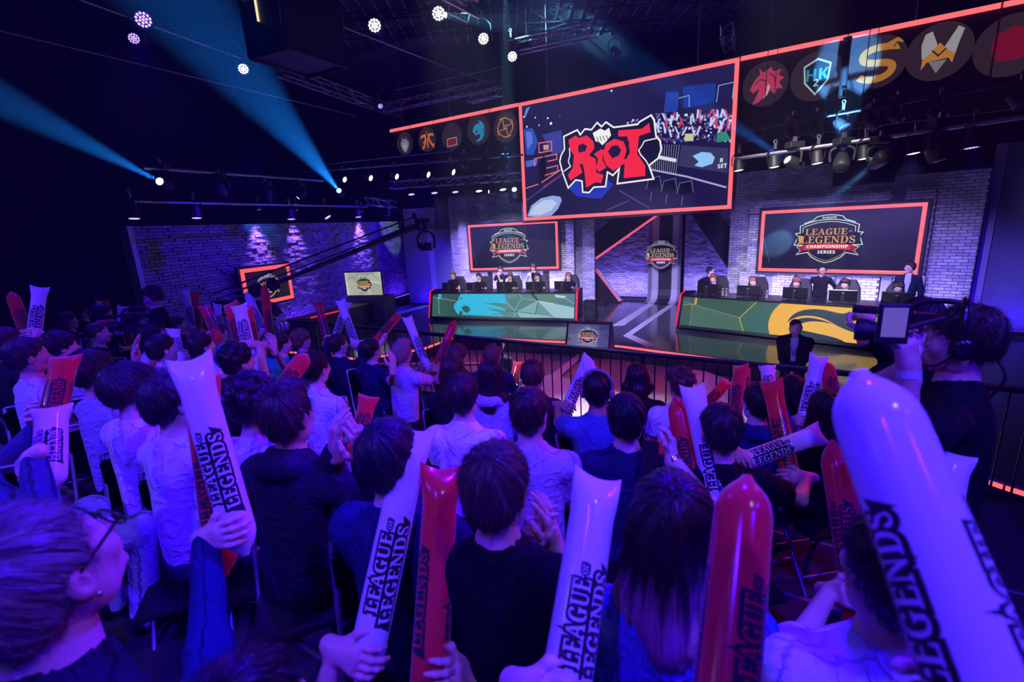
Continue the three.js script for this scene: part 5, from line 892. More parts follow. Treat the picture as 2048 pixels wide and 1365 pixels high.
  if (o.inner) { // shirt front seen in an open jacket
    const z0 = leanF + 0.118 * 1; put('shirt_front', poly([[-0.05, neckY + 0.0], [0.05, neckY + 0.0], [0.055, neckY - 0.14], [0.014, neckY - 0.4], [-0.014, neckY - 0.4], [-0.055, neckY - 0.14]], 0.02, 0.004).rotateX(0.06).translate(0, 0, chest.z + 0.02 + inf), cloth(o.inner), t);
  }
  // ---- trousers and shoes
  const Q = [cap(V3(0.05, hipY, 0), V3(-0.05, hipY, 0), 0.112 * wide, 0.112 * wide, 0.05)];
  for (const [a, k, n] of legs) Q.push(cap(a, k, 0.088, 0.064, 0.04), cap(k, n.clone().add(V3(0, -0.03, 0)), 0.063, 0.056, 0.03));
  boxUV(put('trousers', fieldMesh(Q, cellC, fold(0.007, 8)), cloth(o.pants ?? '#17181f'), t).geometry, 6);
  for (const [, , n] of legs) put('shoe', fieldMesh([cap(n.clone().add(V3(0, -0.045, -0.03)), n.clone().add(V3(0, -0.05, 0.13)), 0.042, 0.036, 0.02), cap(n.clone().add(V3(0, -0.01, -0.02)), n.clone().add(V3(0, -0.03, 0)), 0.042, 0.042, 0.02), plane(V3(0, 1, 0), V3(0, 0.004, 0), 0.004)], 0.016), cloth(o.shoes ?? '#22222a'), t);
  // ---- hair
  if (o.hair !== 'none') {
    const type = o.hair ?? 'short', amp = { buzz: 0.001, bald: 0.001, short: 0.007, quiff: 0.011, curly: 0.006, bowl: 0.009, long: 0.008, bob: 0.008 }[type];
    const crown = tf.v(0, 0.11, -0.05), up = V3(0, 0.9, -0.45).normalize().applyQuaternion(hq), ex = V3(1, 0, 0).applyQuaternion(hq), ez = V3().crossVectors(ex, up);
    const hair = fieldMesh(hairPrims(tf, type, o.hairWide ?? 1), cellH * (type === 'long' ? 1.25 : 1.05), (x, y, z) => { const q = V3(x, y, z).sub(H), a = Math.atan2(q.dot(ex), q.dot(ez)), r = q.dot(up); return amp * (n3(a * 5 + seedS, r * 9, 0.5) * 0.8 + n3(a * 13 + seedS, r * 14, 1.5) * 0.6 + n3(a * 27 + seedS, r * 20, 4.5) * 0.5); });
    { const p = hair.attributes.position, uv = new Float32Array(p.count * 2); for (let i = 0; i < p.count; i++) { const q = V3(p.getX(i), p.getY(i), p.getZ(i)).sub(H); uv[i * 2] = Math.atan2(q.dot(ex), -q.dot(ez)) / (2 * PI) + 0.5; uv[i * 2 + 1] = q.dot(up) * 3; } hair.setAttribute('uv', new THREE.BufferAttribute(uv, 2)); }
    const hm = put('hair', hair, hairMat(o.hairColor ?? '#241a16'), t);
    if (type !== 'buzz' && type !== 'bald') put('loose_strands', strands(hair, crown, H, up, near > 1 ? 4500 : near ? 1800 : 500, type === 'long' || type === 'bob', type === 'quiff' ? 0.045 : 0.032, seedS), hairMat(o.hairColor ?? '#241a16'), hm);
    if (o.tips) { const A = new THREE.Color(o.hairColor), Z = new THREE.Color(o.tips), dye = std(rgb(1, 1, 1), 0.42, { vertexColors: true, bumpMap: rep(strandTex, 3, 1), bumpScale: 0.006 }); const paint = (g) => { const p = g.attributes.position, c = new Float32Array(p.count * 3); for (let i = 0; i < p.count; i++) { const q = V3(p.getX(i), p.getY(i), p.getZ(i)).sub(H), an = Math.atan2(q.x, q.z), e = THREE.MathUtils.smoothstep(-q.y + 0.07 * n3(an * 7, q.y * 5, 3.3) + 0.05 * n3(an * 24, q.y * 8, 7.1), 0.06, 0.19), k = A.clone().lerp(Z, e); c.set([k.r, k.g, k.b], i * 3); } g.setAttribute('color', new THREE.BufferAttribute(c, 3)); }; paint(hair); hm.material = dye; hm.children.forEach((m) => { paint(m.geometry); m.material = dye; }); }
  }
  // ---- face details
  if (o.face) {
    for (const s of [1, -1]) { const e = new THREE.Group(); e.name = 'eye'; t.add(e); put('eyeball', new THREE.SphereGeometry(0.0115, 12, 8).translate(...tf.v(s * 0.031, 0.001, 0.081).toArray()), eyeWhite, e); put('iris', new THREE.SphereGeometry(0.0062, 10, 6).translate(...tf.v(s * 0.031, 0.001, 0.0885).toArray()), eyeDark, e);
      put('eyebrow', rod(tf.v(s * 0.016, 0.019, 0.092), tf.v(s * 0.047, 0.021, 0.079), 0.004, 6, 0.0025), hairMat(o.hairColor ?? '#241a16'), t); }
    put('lips', fieldMesh([ell(tf.v(0, -0.063, 0.0975), V3(0.02, 0.0045, 0.006), 0.004, hq), ell(tf.v(0, -0.0715, 0.0955), V3(0.018, 0.0055, 0.006), 0.004, hq)], 0.003), lipMat, t);
  }
  if (o.extras) o.extras(t, { tf, H, neck, neckY, arms, sh, chest, hq, inv, leanF, hip, inf });
  t.userData.info = { sh: sh.map((p) => p.clone().applyAxisAngle(UPY, yaw).add(t.position)), yaw, floor: o.floor };
  return t;
}
function boxUV(g, k) { const p = g.attributes.position, n = g.attributes.normal, uv = new Float32Array(p.count * 2); for (let i = 0; i < p.count; i++) { const ax = Math.abs(n.getX(i)), az = Math.abs(n.getZ(i)); uv[i * 2] = (ax > az ? p.getZ(i) : p.getX(i)) * k; uv[i * 2 + 1] = p.getY(i) * k; } g.setAttribute('uv', new THREE.BufferAttribute(uv, 2)); return g; }
// fine tapered strands lying over the hair
function strands(hair, crown, H, up, n, long, len, sd) {
  const p = hair.attributes.position, nn = hair.attributes.normal, v = [], uvs = []; let s = Math.abs(Math.floor(sd * 1000)) + 17; const r = () => { s = (s * 1103515245 + 12345) & 0x7fffffff; return s / 0x7fffffff; };
  for (let k = 0; k < n; k++) {
    const i = Math.floor(r() * p.count), a = V3(p.getX(i), p.getY(i), p.getZ(i)), nor = V3(nn.getX(i), nn.getY(i), nn.getZ(i));
    let d = a.clone().sub(crown); d.addScaledVector(nor, -d.dot(nor)); if (d.length() < 0.004) d.set(r() - 0.5, 0, r() - 0.5); d.normalize(); if (long) d.lerp(V3(0, -1, 0), 0.75).addScaledVector(nor, -d.dot(nor)).normalize();
    d.addScaledVector(nor, 0.06 + 0.2 * r() * (long ? 0.2 : 1)).addScaledVector(V3(r() - 0.5, r() - 0.5, r() - 0.5), 0.4).normalize();
    const L = len * (0.5 + r()) * (long ? 1.7 : 1), side = V3().crossVectors(d, nor).normalize().multiplyScalar(0.00045), a0 = a.addScaledVector(nor, -0.002), m = a0.clone().addScaledVector(d, L * 0.55).addScaledVector(nor, 0.002), e = a0.clone().addScaledVector(d, L).addScaledVector(nor, -0.004), lift = nor.clone().multiplyScalar(0.0006);
    const A = a0.clone().add(side), B = a0.clone().sub(side), C = a0.clone().add(lift), D = m.clone().addScaledVector(side, 0.8), E2 = m.clone().addScaledVector(side, -0.8), F = m.clone().add(lift);
    for (const q of [[A, D, C], [D, F, C], [C, F, B], [F, E2, B], [D, e, F], [F, e, E2]]) for (const w of q) { v.push(w.x, w.y, w.z); uvs.push(0, 0); }
  }
  const g = new THREE.BufferGeometry(); g.setAttribute('position', new THREE.Float32BufferAttribute(v, 3)); g.setAttribute('uv', new THREE.Float32BufferAttribute(uvs, 2)); g.computeVertexNormals(); return g;
}
// ---------------------------------------------------------------- seating riser, railing, chairs
const rowU = (r) => -3.9 + 0.9 * r, rowY = (r) => 0.95 + 0.2 * r;
{
  const t = thing('seating_riser', 'dark stepped platform carrying the audience chairs', 'platform'); place(t, FS, 0, 0, 0);
  for (let r = 0; r < 8; r++) { const u0 = r ? rowU(r) - 0.62 : -5.35, u1 = r < 7 ? rowU(r + 1) - 0.62 : 4.5; put('step', box(13.2, rowY(r), u1 - u0, -4.45, rowY(r) / 2, (u0 + u1) / 2), M.carpet, t); put('nosing', box(13.2, 0.035, 0.03, -4.45, rowY(r) - 0.016, u0 - 0.012), M.panelMid, t); }
}
function railing(label, F, a0, a1, y, b, turn = 0) {
  const t = thing('guard_railing', label, 'railing'); place(t, F, a0, y, b, turn); const L = a1 - a0;
  put('top_rail', soft(L, 0.05, 0.06, L / 2, 1.05, 0, 0.01), M.blackMetal, t); put('bottom_rail', soft(L, 0.04, 0.04, L / 2, 0.1, 0, 0.008), M.blackMetal, t);
  const bar = new THREE.CylinderGeometry(0.0085, 0.0085, 0.93, 8).translate(0, 0.575, 0), post = box(0.05, 1.05, 0.05, 0, 0.525, 0), n = Math.round(L / 0.13);
  for (let i = 0; i <= n; i++) { const m = put(i % 15 === 0 ? 'post' : 'bar', i % 15 === 0 ? post : bar, M.blackMetal, t); m.position.x = Math.min(L - 0.03, Math.max(0.03, L * i / n)); }
  return t;
}
railing('long black guard railing along the front of the audience', FS, -11.2, 1.9, 0.95, -5.15);
railing('black side railing beside the camera operator at right', FS, 0, 3.2, 0.95, 0).position.copy(FS.p(2.05, 0.95, -5.1)); scene.children[scene.children.length - 1].rotation.y = rad(-32) - PI / 2;
// folding chair: origin on the floor below the sitter, front towards +z
function foldingChair(label) {
  const t = thing('folding_chair', label, 'chair', 'audience folding chairs');
  put('seat', soft(0.42, 0.03, 0.4, 0, 0.44, 0.04, 0.012), M.gloss, t);
  const bk = new THREE.CylinderGeometry(0.55, 0.55, 0.26, 14, 1, true, -0.4, 0.8).translate(0, 0, -0.55); put('backrest', join(bk.clone().scale(1, 1, -1).translate(0, 0.74, -0.2), new THREE.CylinderGeometry(0.57, 0.57, 0.26, 14, 1, true, -0.39, 0.78).translate(0, 0, -0.55).scale(1, 1, -1).translate(0, 0.74, -0.215)), std(rgb(0.014, 0.014, 0.016), 0.38, { side: THREE.DoubleSide }), t);
  for (const s of [-1, 1]) { put('back_leg', pipe([[s * 0.215, 0.9, -0.22], [s * 0.215, 0.45, -0.05], [s * 0.215, 0.02, 0.24]], 0.012, 8, 14), M.dullSteel, t); put('front_leg', pipe([[s * 0.195, 0.45, 0.16], [s * 0.195, 0.2, -0.08], [s * 0.195, 0.02, -0.2]], 0.012, 8, 12), M.dullSteel, t); for (const z of [0.24, -0.2]) put('rubber_foot', new THREE.CylinderGeometry(0.016, 0.018, 0.03, 8).translate(s * (z > 0 ? 0.215 : 0.195), 0.015, z), M.rubber, t); }
  for (const [y, z] of [[0.12, -0.14], [0.12, 0.17], [0.9, -0.22]]) put('cross_bar', rod(V3(-0.21, y, z), V3(0.21, y, z), 0.01, 6), M.dullSteel, t);
  return t;
}
let chair0 = null;
function chair(label, pos, yaw) {
  if (!chair0) chair0 = foldingChair(label); let c = chair0; if (chair.used) { c = chair0.clone(); c.name = numbered('folding_chair'); c.userData = { label, category: 'chair', group: 'audience folding chairs' }; scene.add(c); } chair.used = true;
  c.position.copy(pos); c.rotation.y = yaw; return c;
}
// ---------------------------------------------------------------- inflatable sticks
const stickTex = (base) => canvas(256, 512, (x, w, h) => {
  x.fillStyle = base; x.fillRect(0, 0, w, h);
  for (const cx of [64, 192]) { x.save(); x.translate(cx, 290); x.rotate(-PI / 2); x.lineJoin = 'miter'; x.textAlign = 'center';
    for (const [tx, y, wd] of [['LEAGUE', -4, 150], ['LEGENDS', 34, 190]]) { x.save(); x.translate(0, y); x.font = 'bold 44px serif'; x.scale(wd / x.measureText(tx).width, 1); x.strokeStyle = '#0a0810'; x.lineWidth = 13; x.strokeText(tx, 0, 0); x.fillStyle = base; x.fillText(tx, 0, 0); x.restore(); }
    x.font = 'bold 14px serif'; x.strokeStyle = '#0a0810'; x.lineWidth = 7; x.strokeText('OF', 92, -12); x.fillStyle = base; x.fillText('OF', 92, -12);
    x.fillStyle = '#0a0810'; polyline(x, [[-112, 44], [-96, 2], [-88, 40]], true); x.fill(); polyline(x, [[96, 42], [112, 10], [88, 16]], true); x.fill(); x.restore(); }
});
const rptTex = (t) => { t.wrapS = THREE.RepeatWrapping; t.wrapT = THREE.RepeatWrapping; return t; };
const stickMat = { white: new THREE.MeshPhysicalMaterial({ map: rptTex(stickTex('#e9e7ee')), roughness: 0.95, transmission: 0.32, clearcoat: 0.9, clearcoatRoughness: 0.16, side: THREE.DoubleSide }), red: new THREE.MeshPhysicalMaterial({ map: rptTex(stickTex('#f0121c')), roughness: 0.95, transmission: 0.42, clearcoat: 0.9, clearcoatRoughness: 0.16, side: THREE.DoubleSide }) };
function stickGeo(flatTop, turn = 0) {
  const L = 0.62, r = 0.05, N = 28, Mr = 40, pos = [], uv = [], ind = [], sm = (a, b, x) => { const t = Math.max(0, Math.min(1, (x - a) / (b - a))); return t * t * (3 - 2 * t); };
  for (let j = 0; j <= Mr; j++) {
    const v = j / Mr, y = v * L, et = sm(0.80, 1.0, v), eb = sm(0.17, 0.0, v);
    let a, b, dy = () => 0; const wr = (k) => 1 + 0.02 * Math.sin(v * 60 + k * 3) * (et + eb);
    if (v > 0.5) { if (flatTop) { a = r * (1 + 0.3 * et); b = r * Math.sqrt(Math.max(0.0016, 1 - et * et)); dy = (c) => 0.010 * et * et * (c * c - 0.4) * 2; } else { a = r * Math.sqrt(Math.max(0.03, 1 - Math.pow(et, 2.2))); b = r * Math.sqrt(Math.max(0.004, 1 - et * et)); } }
    else { if (flatTop) { a = r * Math.sqrt(Math.max(0.05, 1 - Math.pow(eb, 2.4))); b = r * Math.sqrt(Math.max(0.004, 1 - eb * eb)); } else { a = r * (1 + 0.3 * eb); b = r * Math.sqrt(Math.max(0.0016, 1 - eb * eb)); dy = (c) => -0.010 * eb * eb * (c * c - 0.4) * 2; } }
    for (let i = 0; i <= N; i++) { const t = i / N * 2 * PI, c = Math.cos(t), s = Math.sin(t); pos.push(a * c * wr(i), y + dy(c), b * s * wr(i + 2)); uv.push(1 - i / N + turn, v); }
  }
  for (let j = 0; j < Mr; j++) for (let i = 0; i < N; i++) { const o = j * (N + 1) + i; ind.push(o, o + N + 1, o + 1, o + 1, o + N + 1, o + N + 2); }
  const g = new THREE.BufferGeometry(); g.setAttribute('position', new THREE.Float32BufferAttribute(pos, 3)); g.setAttribute('uv', new THREE.Float32BufferAttribute(uv, 2)); g.setIndex(ind); g.computeVertexNormals(); return g;
}
const stickFlat = stickGeo(true), stickRound = stickGeo(false), stickFlatSide = stickGeo(true, 0.25), stickRoundSide = stickGeo(false, 0.22); // lettering before or at the sides
function stick(color, label, B, T, flatTop, spin = 0, side = false) {
  const m = put('inflatable_stick', flatTop ? (side ? stickFlatSide : stickFlat) : side ? stickRoundSide : stickRound, stickMat[color]); tag(m, label, 'inflatable stick', 'inflatable cheering sticks');
  const Y = T.clone().sub(B), L = Y.length(); Y.normalize(); const Z = EYE.clone().sub(B); Z.addScaledVector(Y, -Z.dot(Y)).normalize().applyAxisAngle(Y, spin); const X = V3().crossVectors(Y, Z);
  m.quaternion.setFromRotationMatrix(new THREE.Matrix4().makeBasis(X, Y, Z)); m.position.copy(B); m.scale.set(1, L / 0.62, 1); return m;
}
// ---------------------------------------------------------------- the audience
const AIM = V3(3.2, 1.6, -13.5);
const crowd = new Map();
// id: [head x, head y, who, options]
const WHO = {
  a1: [16, 688, 'man at the left edge in a dark shirt', { hair: 'short', hairColor: '#3a2a22', shirt: '#20202c', face: true }],
  a2: [58, 714, 'boy with short dark hair and a white tee under a dark vest at far left', { shirt: '#c9c9d4', hairColor: '#2a2430' }],
  a3: [122, 694, 'man with black bowl-cut hair and white shirt at far left', { hair: 'bowl', hairColor: '#0e0b10', shirt: '#e6e6ee' }],
  a4: [196, 668, 'man in profile with cropped hair and black tee', { hair: 'buzz', hairColor: '#4a3a30', shirt: '#0c0c12', face: true }],
  a5: [188, 744, 'dark-haired boy in a navy and white tee looking right', { hair: 'bowl', hairColor: '#100d14', shirt: '#9a9ab8' }],
  a6: [262, 778, 'boy in profile with thick black hair and white tee', { hair: 'bowl', hairColor: '#15101a', shirt: '#e4e3ec', near: 1, face: true }],
  a7: [346, 806, 'boy in a white tee behind the big white stick', { hairColor: '#1c1620', shirt: '#d8d6e6', near: 1 }],
  a8: [303, 674, 'man with glossy black hair clapping in a white shirt', { hair: 'bowl', hairColor: '#0d0a10', shirt: '#dcdce6' }],
  a9: [405, 694, 'dark-haired boy in a white tee leaning right', { hairColor: '#1b141a', shirt: '#e0e0ea', face: true }],
  a10: [438, 668, 'brown-haired boy in profile in a teal shirt', { hairColor: '#4a3020', shirt: '#2a9ab0', face: true }],
  a11: [478, 726, 'man with black curly hair in a black polo', { hair: 'curly', hairColor: '#0c090d', shirt: '#0b0b11', collar: true }],
  a12: [563, 688, 'boy in a teal and white striped tee', { hairColor: '#3a2018', shirt: '#2aa0a0', face: true }],
  a13: [604, 682, 'boy with fluffy light brown curls in a blue tee', { hair: 'curly', hairColor: '#7a5a3a', shirt: '#2a3a6a' }],
  a14: [136, 642, 'long-haired viewer in the back left corner', { hair: 'bob', hairColor: '#4a3322', shirt: '#2a2030' }],
  a15: [168, 626, 'dark-haired viewer in the far back left', { depth: 8.6, hairColor: '#2a1c18', shirt: '#22202c', face: true }],
  a16: [205, 630, 'black-haired viewer turning right in the far back left', { depth: 6.1, hair: 'bowl', hairColor: '#0d0b10', shirt: '#2a2a40', face: true }],
  a17: [357, 650, 'viewer below the left camera operator with brown hair', { hairColor: '#3a2a20', shirt: '#2c2a44' }],
  a18: [326, 700, 'viewer with dark hair between the sticks at left', { hairColor: '#1a1418', shirt: '#8a88a8' }],
  a19: [508, 808, 'boy with dark wavy hair in a pale grey tee', { hair: 'curly', hairColor: '#1a1216', shirt: '#d4d2e0', near: 1 }],
  a20: [578, 836, 'man clapping in a dark purple hoodie', { hair: 'quiff', hairColor: '#3a2a2a', shirt: '#241a34', sleeve: 'long', hood: true, near: 2, bulk: 0.024 }],
  a21: [678, 690, 'brown-haired boy in a navy jacket', { hairColor: '#3a2018', shirt: '#1a2040', sleeve: 'long', face: true }],
  a22: [743, 702, 'black-haired man clapping in a navy tee', { hairColor: '#0d0a0c', shirt: '#18204a' }],
  a23: [806, 708, 'blond man in a pale tee swinging red and white sticks', { hairColor: '#a08878', hair: 'quiff', shirt: '#c8b8d8', near: 1 }],
  a24: [632, 738, 'black-haired man with glasses in a white collared shirt', { hairColor: '#0e0b10', shirt: '#d6d4e4', collar: true, near: 1 }],
  a25: [907, 744, 'woman with long brown hair in a dark top', { hair: 'long', female: true, hairColor: '#3a2218', shirt: '#1a1624' }],
  a26: [916, 712, 'viewer with a hair band by the railing', { hair: 'bowl', hairColor: '#4a3a2a', shirt: '#2a2434' }],
  a27: [986, 712, 'fair-haired viewer by the railing holding a red stick', { hair: 'bowl', hairColor: '#6a5438', shirt: '#2a2a44' }],
  a29: [984, 752, 'woman with long dark hair in a lavender hooded top', { hair: 'long', female: true, hairColor: '#24161a', shirt: '#b8a8dc', hood: true, sleeve: 'long', near: 1 }],
  a30: [1066, 752, 'boy with straight brown hair in a maroon hoodie', { hair: 'bowl', hairColor: '#4a2c20', shirt: '#4a1630', hood: true, sleeve: 'long' }],
  a31: [926, 794, 'man with short dark hair in a bright white tee', { hairColor: '#2a1a22', shirt: '#efeef6', near: 1 }],
  a32: [1060, 828, 'man with brown hair in a pink-lit grey tee', { hairColor: '#33201c', shirt: '#b8a4b8', near: 1 }],
  a33: [994, 978, 'man seen from behind clapping in a black tee', { hairColor: '#4a3830', shirt: '#0a0a10', near: 2 }],
  a34: [782, 920, 'man in a navy tee behind the centre white stick', { hairColor: '#1c1a28', shirt: '#1c2250', near: 1 }],
  a35: [1274, 758, 'woman with long straight hair in a black top by the railing', { hair: 'bob', female: true, hairColor: '#24140e', shirt: '#120e14' }],
  a36: [1360, 770, 'man with curly brown hair in a white tee', { hair: 'curly', hairColor: '#5a3828', shirt: '#dedcec', near: 1 }],
  a37: [1195, 784, 'boy wearing headphones in a blue tee', { hairColor: '#120d10', shirt: '#4a5a98' }],
  a38: [1253, 840, 'man with short black hair in a navy tee holding a phone', { hairColor: '#120e12', shirt: '#1a2044', near: 1 }],
  a39: [1441, 862, 'man in a black tee holding crossed white and red sticks', { hairColor: '#2a1c20', shirt: '#0c0b12', near: 1 }],
  a40: [1515, 808, 'dark-haired boy in a blue hooded top', { hairColor: '#1e1416', shirt: '#20306a', hood: true, sleeve: 'long' }],
  a41: [1583, 782, 'viewer in dark clothes in front of the guard', { hair: 'bob', hairColor: '#140e10', shirt: '#0b0a10' }],
  a42: [1648, 822, 'woman with long black hair raising a white stick', { hair: 'long', female: true, hairColor: '#120c0e', shirt: '#0c0a10' }],
  a43: [1342, 1056, 'woman with long two-tone hair in a blue ribbed sweater', { hair: 'long', female: true, hairColor: '#2c1a1c', tips: '#a8807c', shirt: '#4a54a8', sleeve: 'long', near: 2, hairWide: 1.06 }],
  a45: [1790, 1150, 'man in a lavender shirt behind the huge white stick', { hairColor: '#2a1c1c', shirt: '#c8c0e8', near: 2, bulk: 0.022 }],
  a46: [84, 1150, 'man with glasses and wavy fair hair in profile at bottom left', { hair: 'short', hairColor: '#6e6660', shirt: '#16162a', sleeve: 'long', near: 2, face: true, headYaw: 0.1, headPitch: -24 }],
  a47: [-130, 830, 'viewer at the left edge of whom only hands and knees show', { shirt: '#3a3a66', sleeve: 'long', pants: '#b8b4d8', near: 1 }],
};
const seats = {};
function seat(px, py) { // a head seen there, sitting on the sloping rows
  const v = sight(px, py), t = Math.min(7.2, (3.016 - EYE.y) / (v.y - 0.222 * v.dot(FS.n))), P = EYE.clone().addScaledVector(v, t), u = P.dot(FS.n), r = Math.max(0, Math.min(6, Math.round((u + 3.9) / 0.9)));
  return { head: P, floor: Math.max(rowY(r), P.y - 1.3), row: r };
}
for (const [id, [px, py, who, o]] of Object.entries(WHO)) {
  const s = seat(px, py); if (o.depth) { s.head = at(px, py, o.depth); s.floor = s.head.y - 1.2; } s.floor = Math.min(s.floor, s.head.y - 1.12); s.who = who; s.o = o;
  const yaw = Math.atan2(AIM.x - s.head.x, AIM.z - s.head.z); s.yaw = yaw + (o.turn ?? 0);
  const neckY = s.head.y - 0.155 - 0.098; s.sh = [1, -1].map((k) => V3(k * 0.178, 0, 0).applyAxisAngle(UPY, s.yaw).add(V3(s.head.x, neckY, s.head.z))); s.l = null; s.r = null; seats[id] = s;
}
// sticks: colour, top x, top y, lower x, lower y, holder, side, flat top?, depth (0: within the holder's reach), reading direction
const STICKS = [
  ['white', 378, 716, 474, 1052, 'b48', 'l', 1, 1.5, 'big white stick with black lettering at left of centre'], ['red', 398, 760, 442, 1092, 'b48', 'l2', 1, 1.56, 'red stick half hidden behind the big white stick at left'],
  ['white', 832, 856, 736, 1300, 'b49', 'l', 1, 1.34, 'tall white stick with black lettering at bottom centre'], ['red', 884, 934, 860, 1345, 'b49', 'r', 1, 1.22, 'tall dark red stick beside the centre white stick'],
  ['white', 1196, 952, 1128, 1400, 'b51', 'l', 1, 0.92, 'broad white stick before the blue sweater woman'], ['red', 1494, 950, 1446, 1440, 'b51', 'r', 0, 0.74, 'broad glowing red stick right of the blue sweater woman'],
  ['red', 1664, 880, 1716, 1190, 'a45', 'l', 0, 1.66, 'red stick held up by the lavender shirt man'], ['white', 1716, 742, 1990, 1440, 'b52', 'l', 0, 0.47, 'huge pale white stick nearest the lens at right'], ['white', 1906, 905, 1872, 1080, 'b52', 'x', 1, 1.5, 'white stick end showing behind the huge stick at right'],
  ['white', 1384, 772, 1436, 1020, 'a39', 'x', 1, 2.15, 'white stick with lettering right of the curly-haired man'], ['red', 1352, 792, 1384, 1000, 'a39', 'x', 0, 2.2, 'red stick leaning against the white one near the curly-haired man'],
  ['red', 1542, 762, 1582, 960, 'a39', 'r', 1, 0, 'glossy red stick raised by the black tee man'], ['white', 1646, 866, 1476, 928, 'a39', 'l', 1, 0, 'white stick held level by the black tee man'],
  ['white', 1638, 712, 1606, 850, 'a42', 'l', 1, 0, 'white stick raised beside the long black hair'], ['red', 1652, 724, 1668, 800, 'a42', 'x', 0, 3.4, 'red stick behind the white one at the long black hair'],
  ['red', 1482, 730, 1468, 845, 'a40', 'l', 1, 0, 'red stick raised by the blue hooded boy'], ['red', 1456, 762, 1398, 826, 'a36', 'r', 1, 0, 'red stick slanting right of the curly-haired man'], ['white', 1534, 732, 1540, 800, 'a40', 'r', 1, 0, 'short white stick top above the blue hooded boy'],
  ['white', 1168, 706, 1222, 862, 'a37', 'r', 0, 0, 'white stick crossing in front of the headphone boy'], ['white', 1178, 716, 1132, 822, 'a37', 'l', 1, 0, 'second white stick of the headphone boy leaning left'], ['red', 1362, 846, 1326, 896, 'a38', 'r', 1, 0, 'short orange-red stick by the phone'],
  ['red', 1036, 724, 1018, 792, 'a27', 'r', 1, 0, 'red stick right of the long dark hair'], ['red', 972, 712, 946, 800, 'a27', 'l', 1, 0, 'red stick left of the long dark hair'],
  ['red', 910, 640, 872, 738, 'a23', 'r', 0, 0, 'red stick in the right hand of the blond man'], ['white', 814, 634, 852, 730, 'a23', 'l', 1, 0, 'white stick in the left hand of the blond man'],
  ['red', 800, 628, 758, 676, 'a22', 'l', 0, 0, 'red stick slanting before the stage floor'], ['white', 680, 600, 712, 690, 'a21', 'r', 1, 0, 'white stick crossing another left of the railing end'], ['white', 694, 604, 670, 680, 'a21', 'l', 1, 0, 'white stick behind the crossing one'], ['red', 636, 604, 656, 690, 'a13', 'r', 1, 0, 'red stick upright above the light curls'],
  ['red', 528, 568, 542, 690, 'a12', 'l', 0, 0, 'tall dark red stick before the small neon screen'], ['white', 492, 584, 530, 666, 'a10', 'r', 0, 0, 'white stick slanting before the small neon screen'],
  ['white', 370, 580, 388, 660, 'a17', 'l', 1, 0, 'white stick leftmost of the cluster below the boom'], ['red', 390, 584, 400, 664, 'a17', 'r', 1, 0, 'red stick beside the leftmost white one below the boom'], ['red', 408, 612, 434, 672, 'a9', 'l', 1, 0, 'small red stick tilted in the middle of the cluster'], ['white', 434, 608, 440, 668, 'a10', 'l', 1, 0, 'small white stick in the middle of the cluster'],
  ['red', 460, 606, 482, 700, 'a11', 'l', 1, 0, 'red stick above the black curls'], ['white', 478, 610, 498, 700, 'a11', 'r', 1, 0, 'white stick above the black curls'], ['red', 492, 614, 510, 690, 'a12', 'x', 1, 4.6, 'thin red stick right of the black curls'], ['white', 346, 658, 358, 716, 'a9', 'r', 1, 0, 'short white stick between the dark heads at left'],
  ['red', 314, 700, 326, 776, 'a18', 'r', 1, 0, 'short red stick below the white-shirted clapper'], ['white', 506, 710, 552, 800, 'a24', 'l', 1, 0, 'white stick slanting left of the collared shirt'], ['red', 614, 708, 552, 794, 'a24', 'x', 0, 2.6, 'red stick slanting across the collared shirt'],
  ['white', 80, 574, 68, 676, 'a1', 'r', 1, 0, 'tall white stick at the far left against the dark wall'], ['red', 22, 584, 56, 676, 'a1', 'l', 0, 0, 'tall red stick at the far left against the dark wall'], ['white', 128, 642, 154, 700, 'a14', 'r', 1, 0, 'white stick before the bowl-cut head'], ['red', 206, 640, 178, 712, 'a4', 'l', 1, 0, 'red stick across the face of the cropped-hair man'],
  ['red', 250, 626, 262, 700, 'a16', 'r', 1, 0, 'red stick right of the cropped-hair man'], ['white', 246, 612, 232, 696, 'a16', 'l', 1, 0, 'white stick behind the red one right of the cropped-hair man'], ['red', 210, 600, 228, 662, 'a15', 'r', 1, 0, 'small red stick in the far back left'], ['white', 198, 602, 208, 660, 'a15', 'l', 1, 0, 'small white stick in the far back left'],
  ['red', 132, 712, 106, 830, 'a47', 'l', 1, 2.1, 'dull red stick above the hands at the left edge'], ['white', 104, 814, 100, 930, 'a47', 'r', 1, 1.75, 'white stick gripped in two hands at the left edge'], ['red', 738, 792, 716, 880, 'a20', 'x', 1, 2.7, 'red stick tip behind the clapping hands'], ['red', 1488, 730, 1486, 790, 'a41', 'x', 0, 3.9, 'red stick rounded top near the guard'],
];
const extraHolders = { b48: [500, 1452, 0.85], b49: [772, 1560, 0.95], b51: [1290, 1600, 0.62], b52: [2120, 1520, 0.62] };
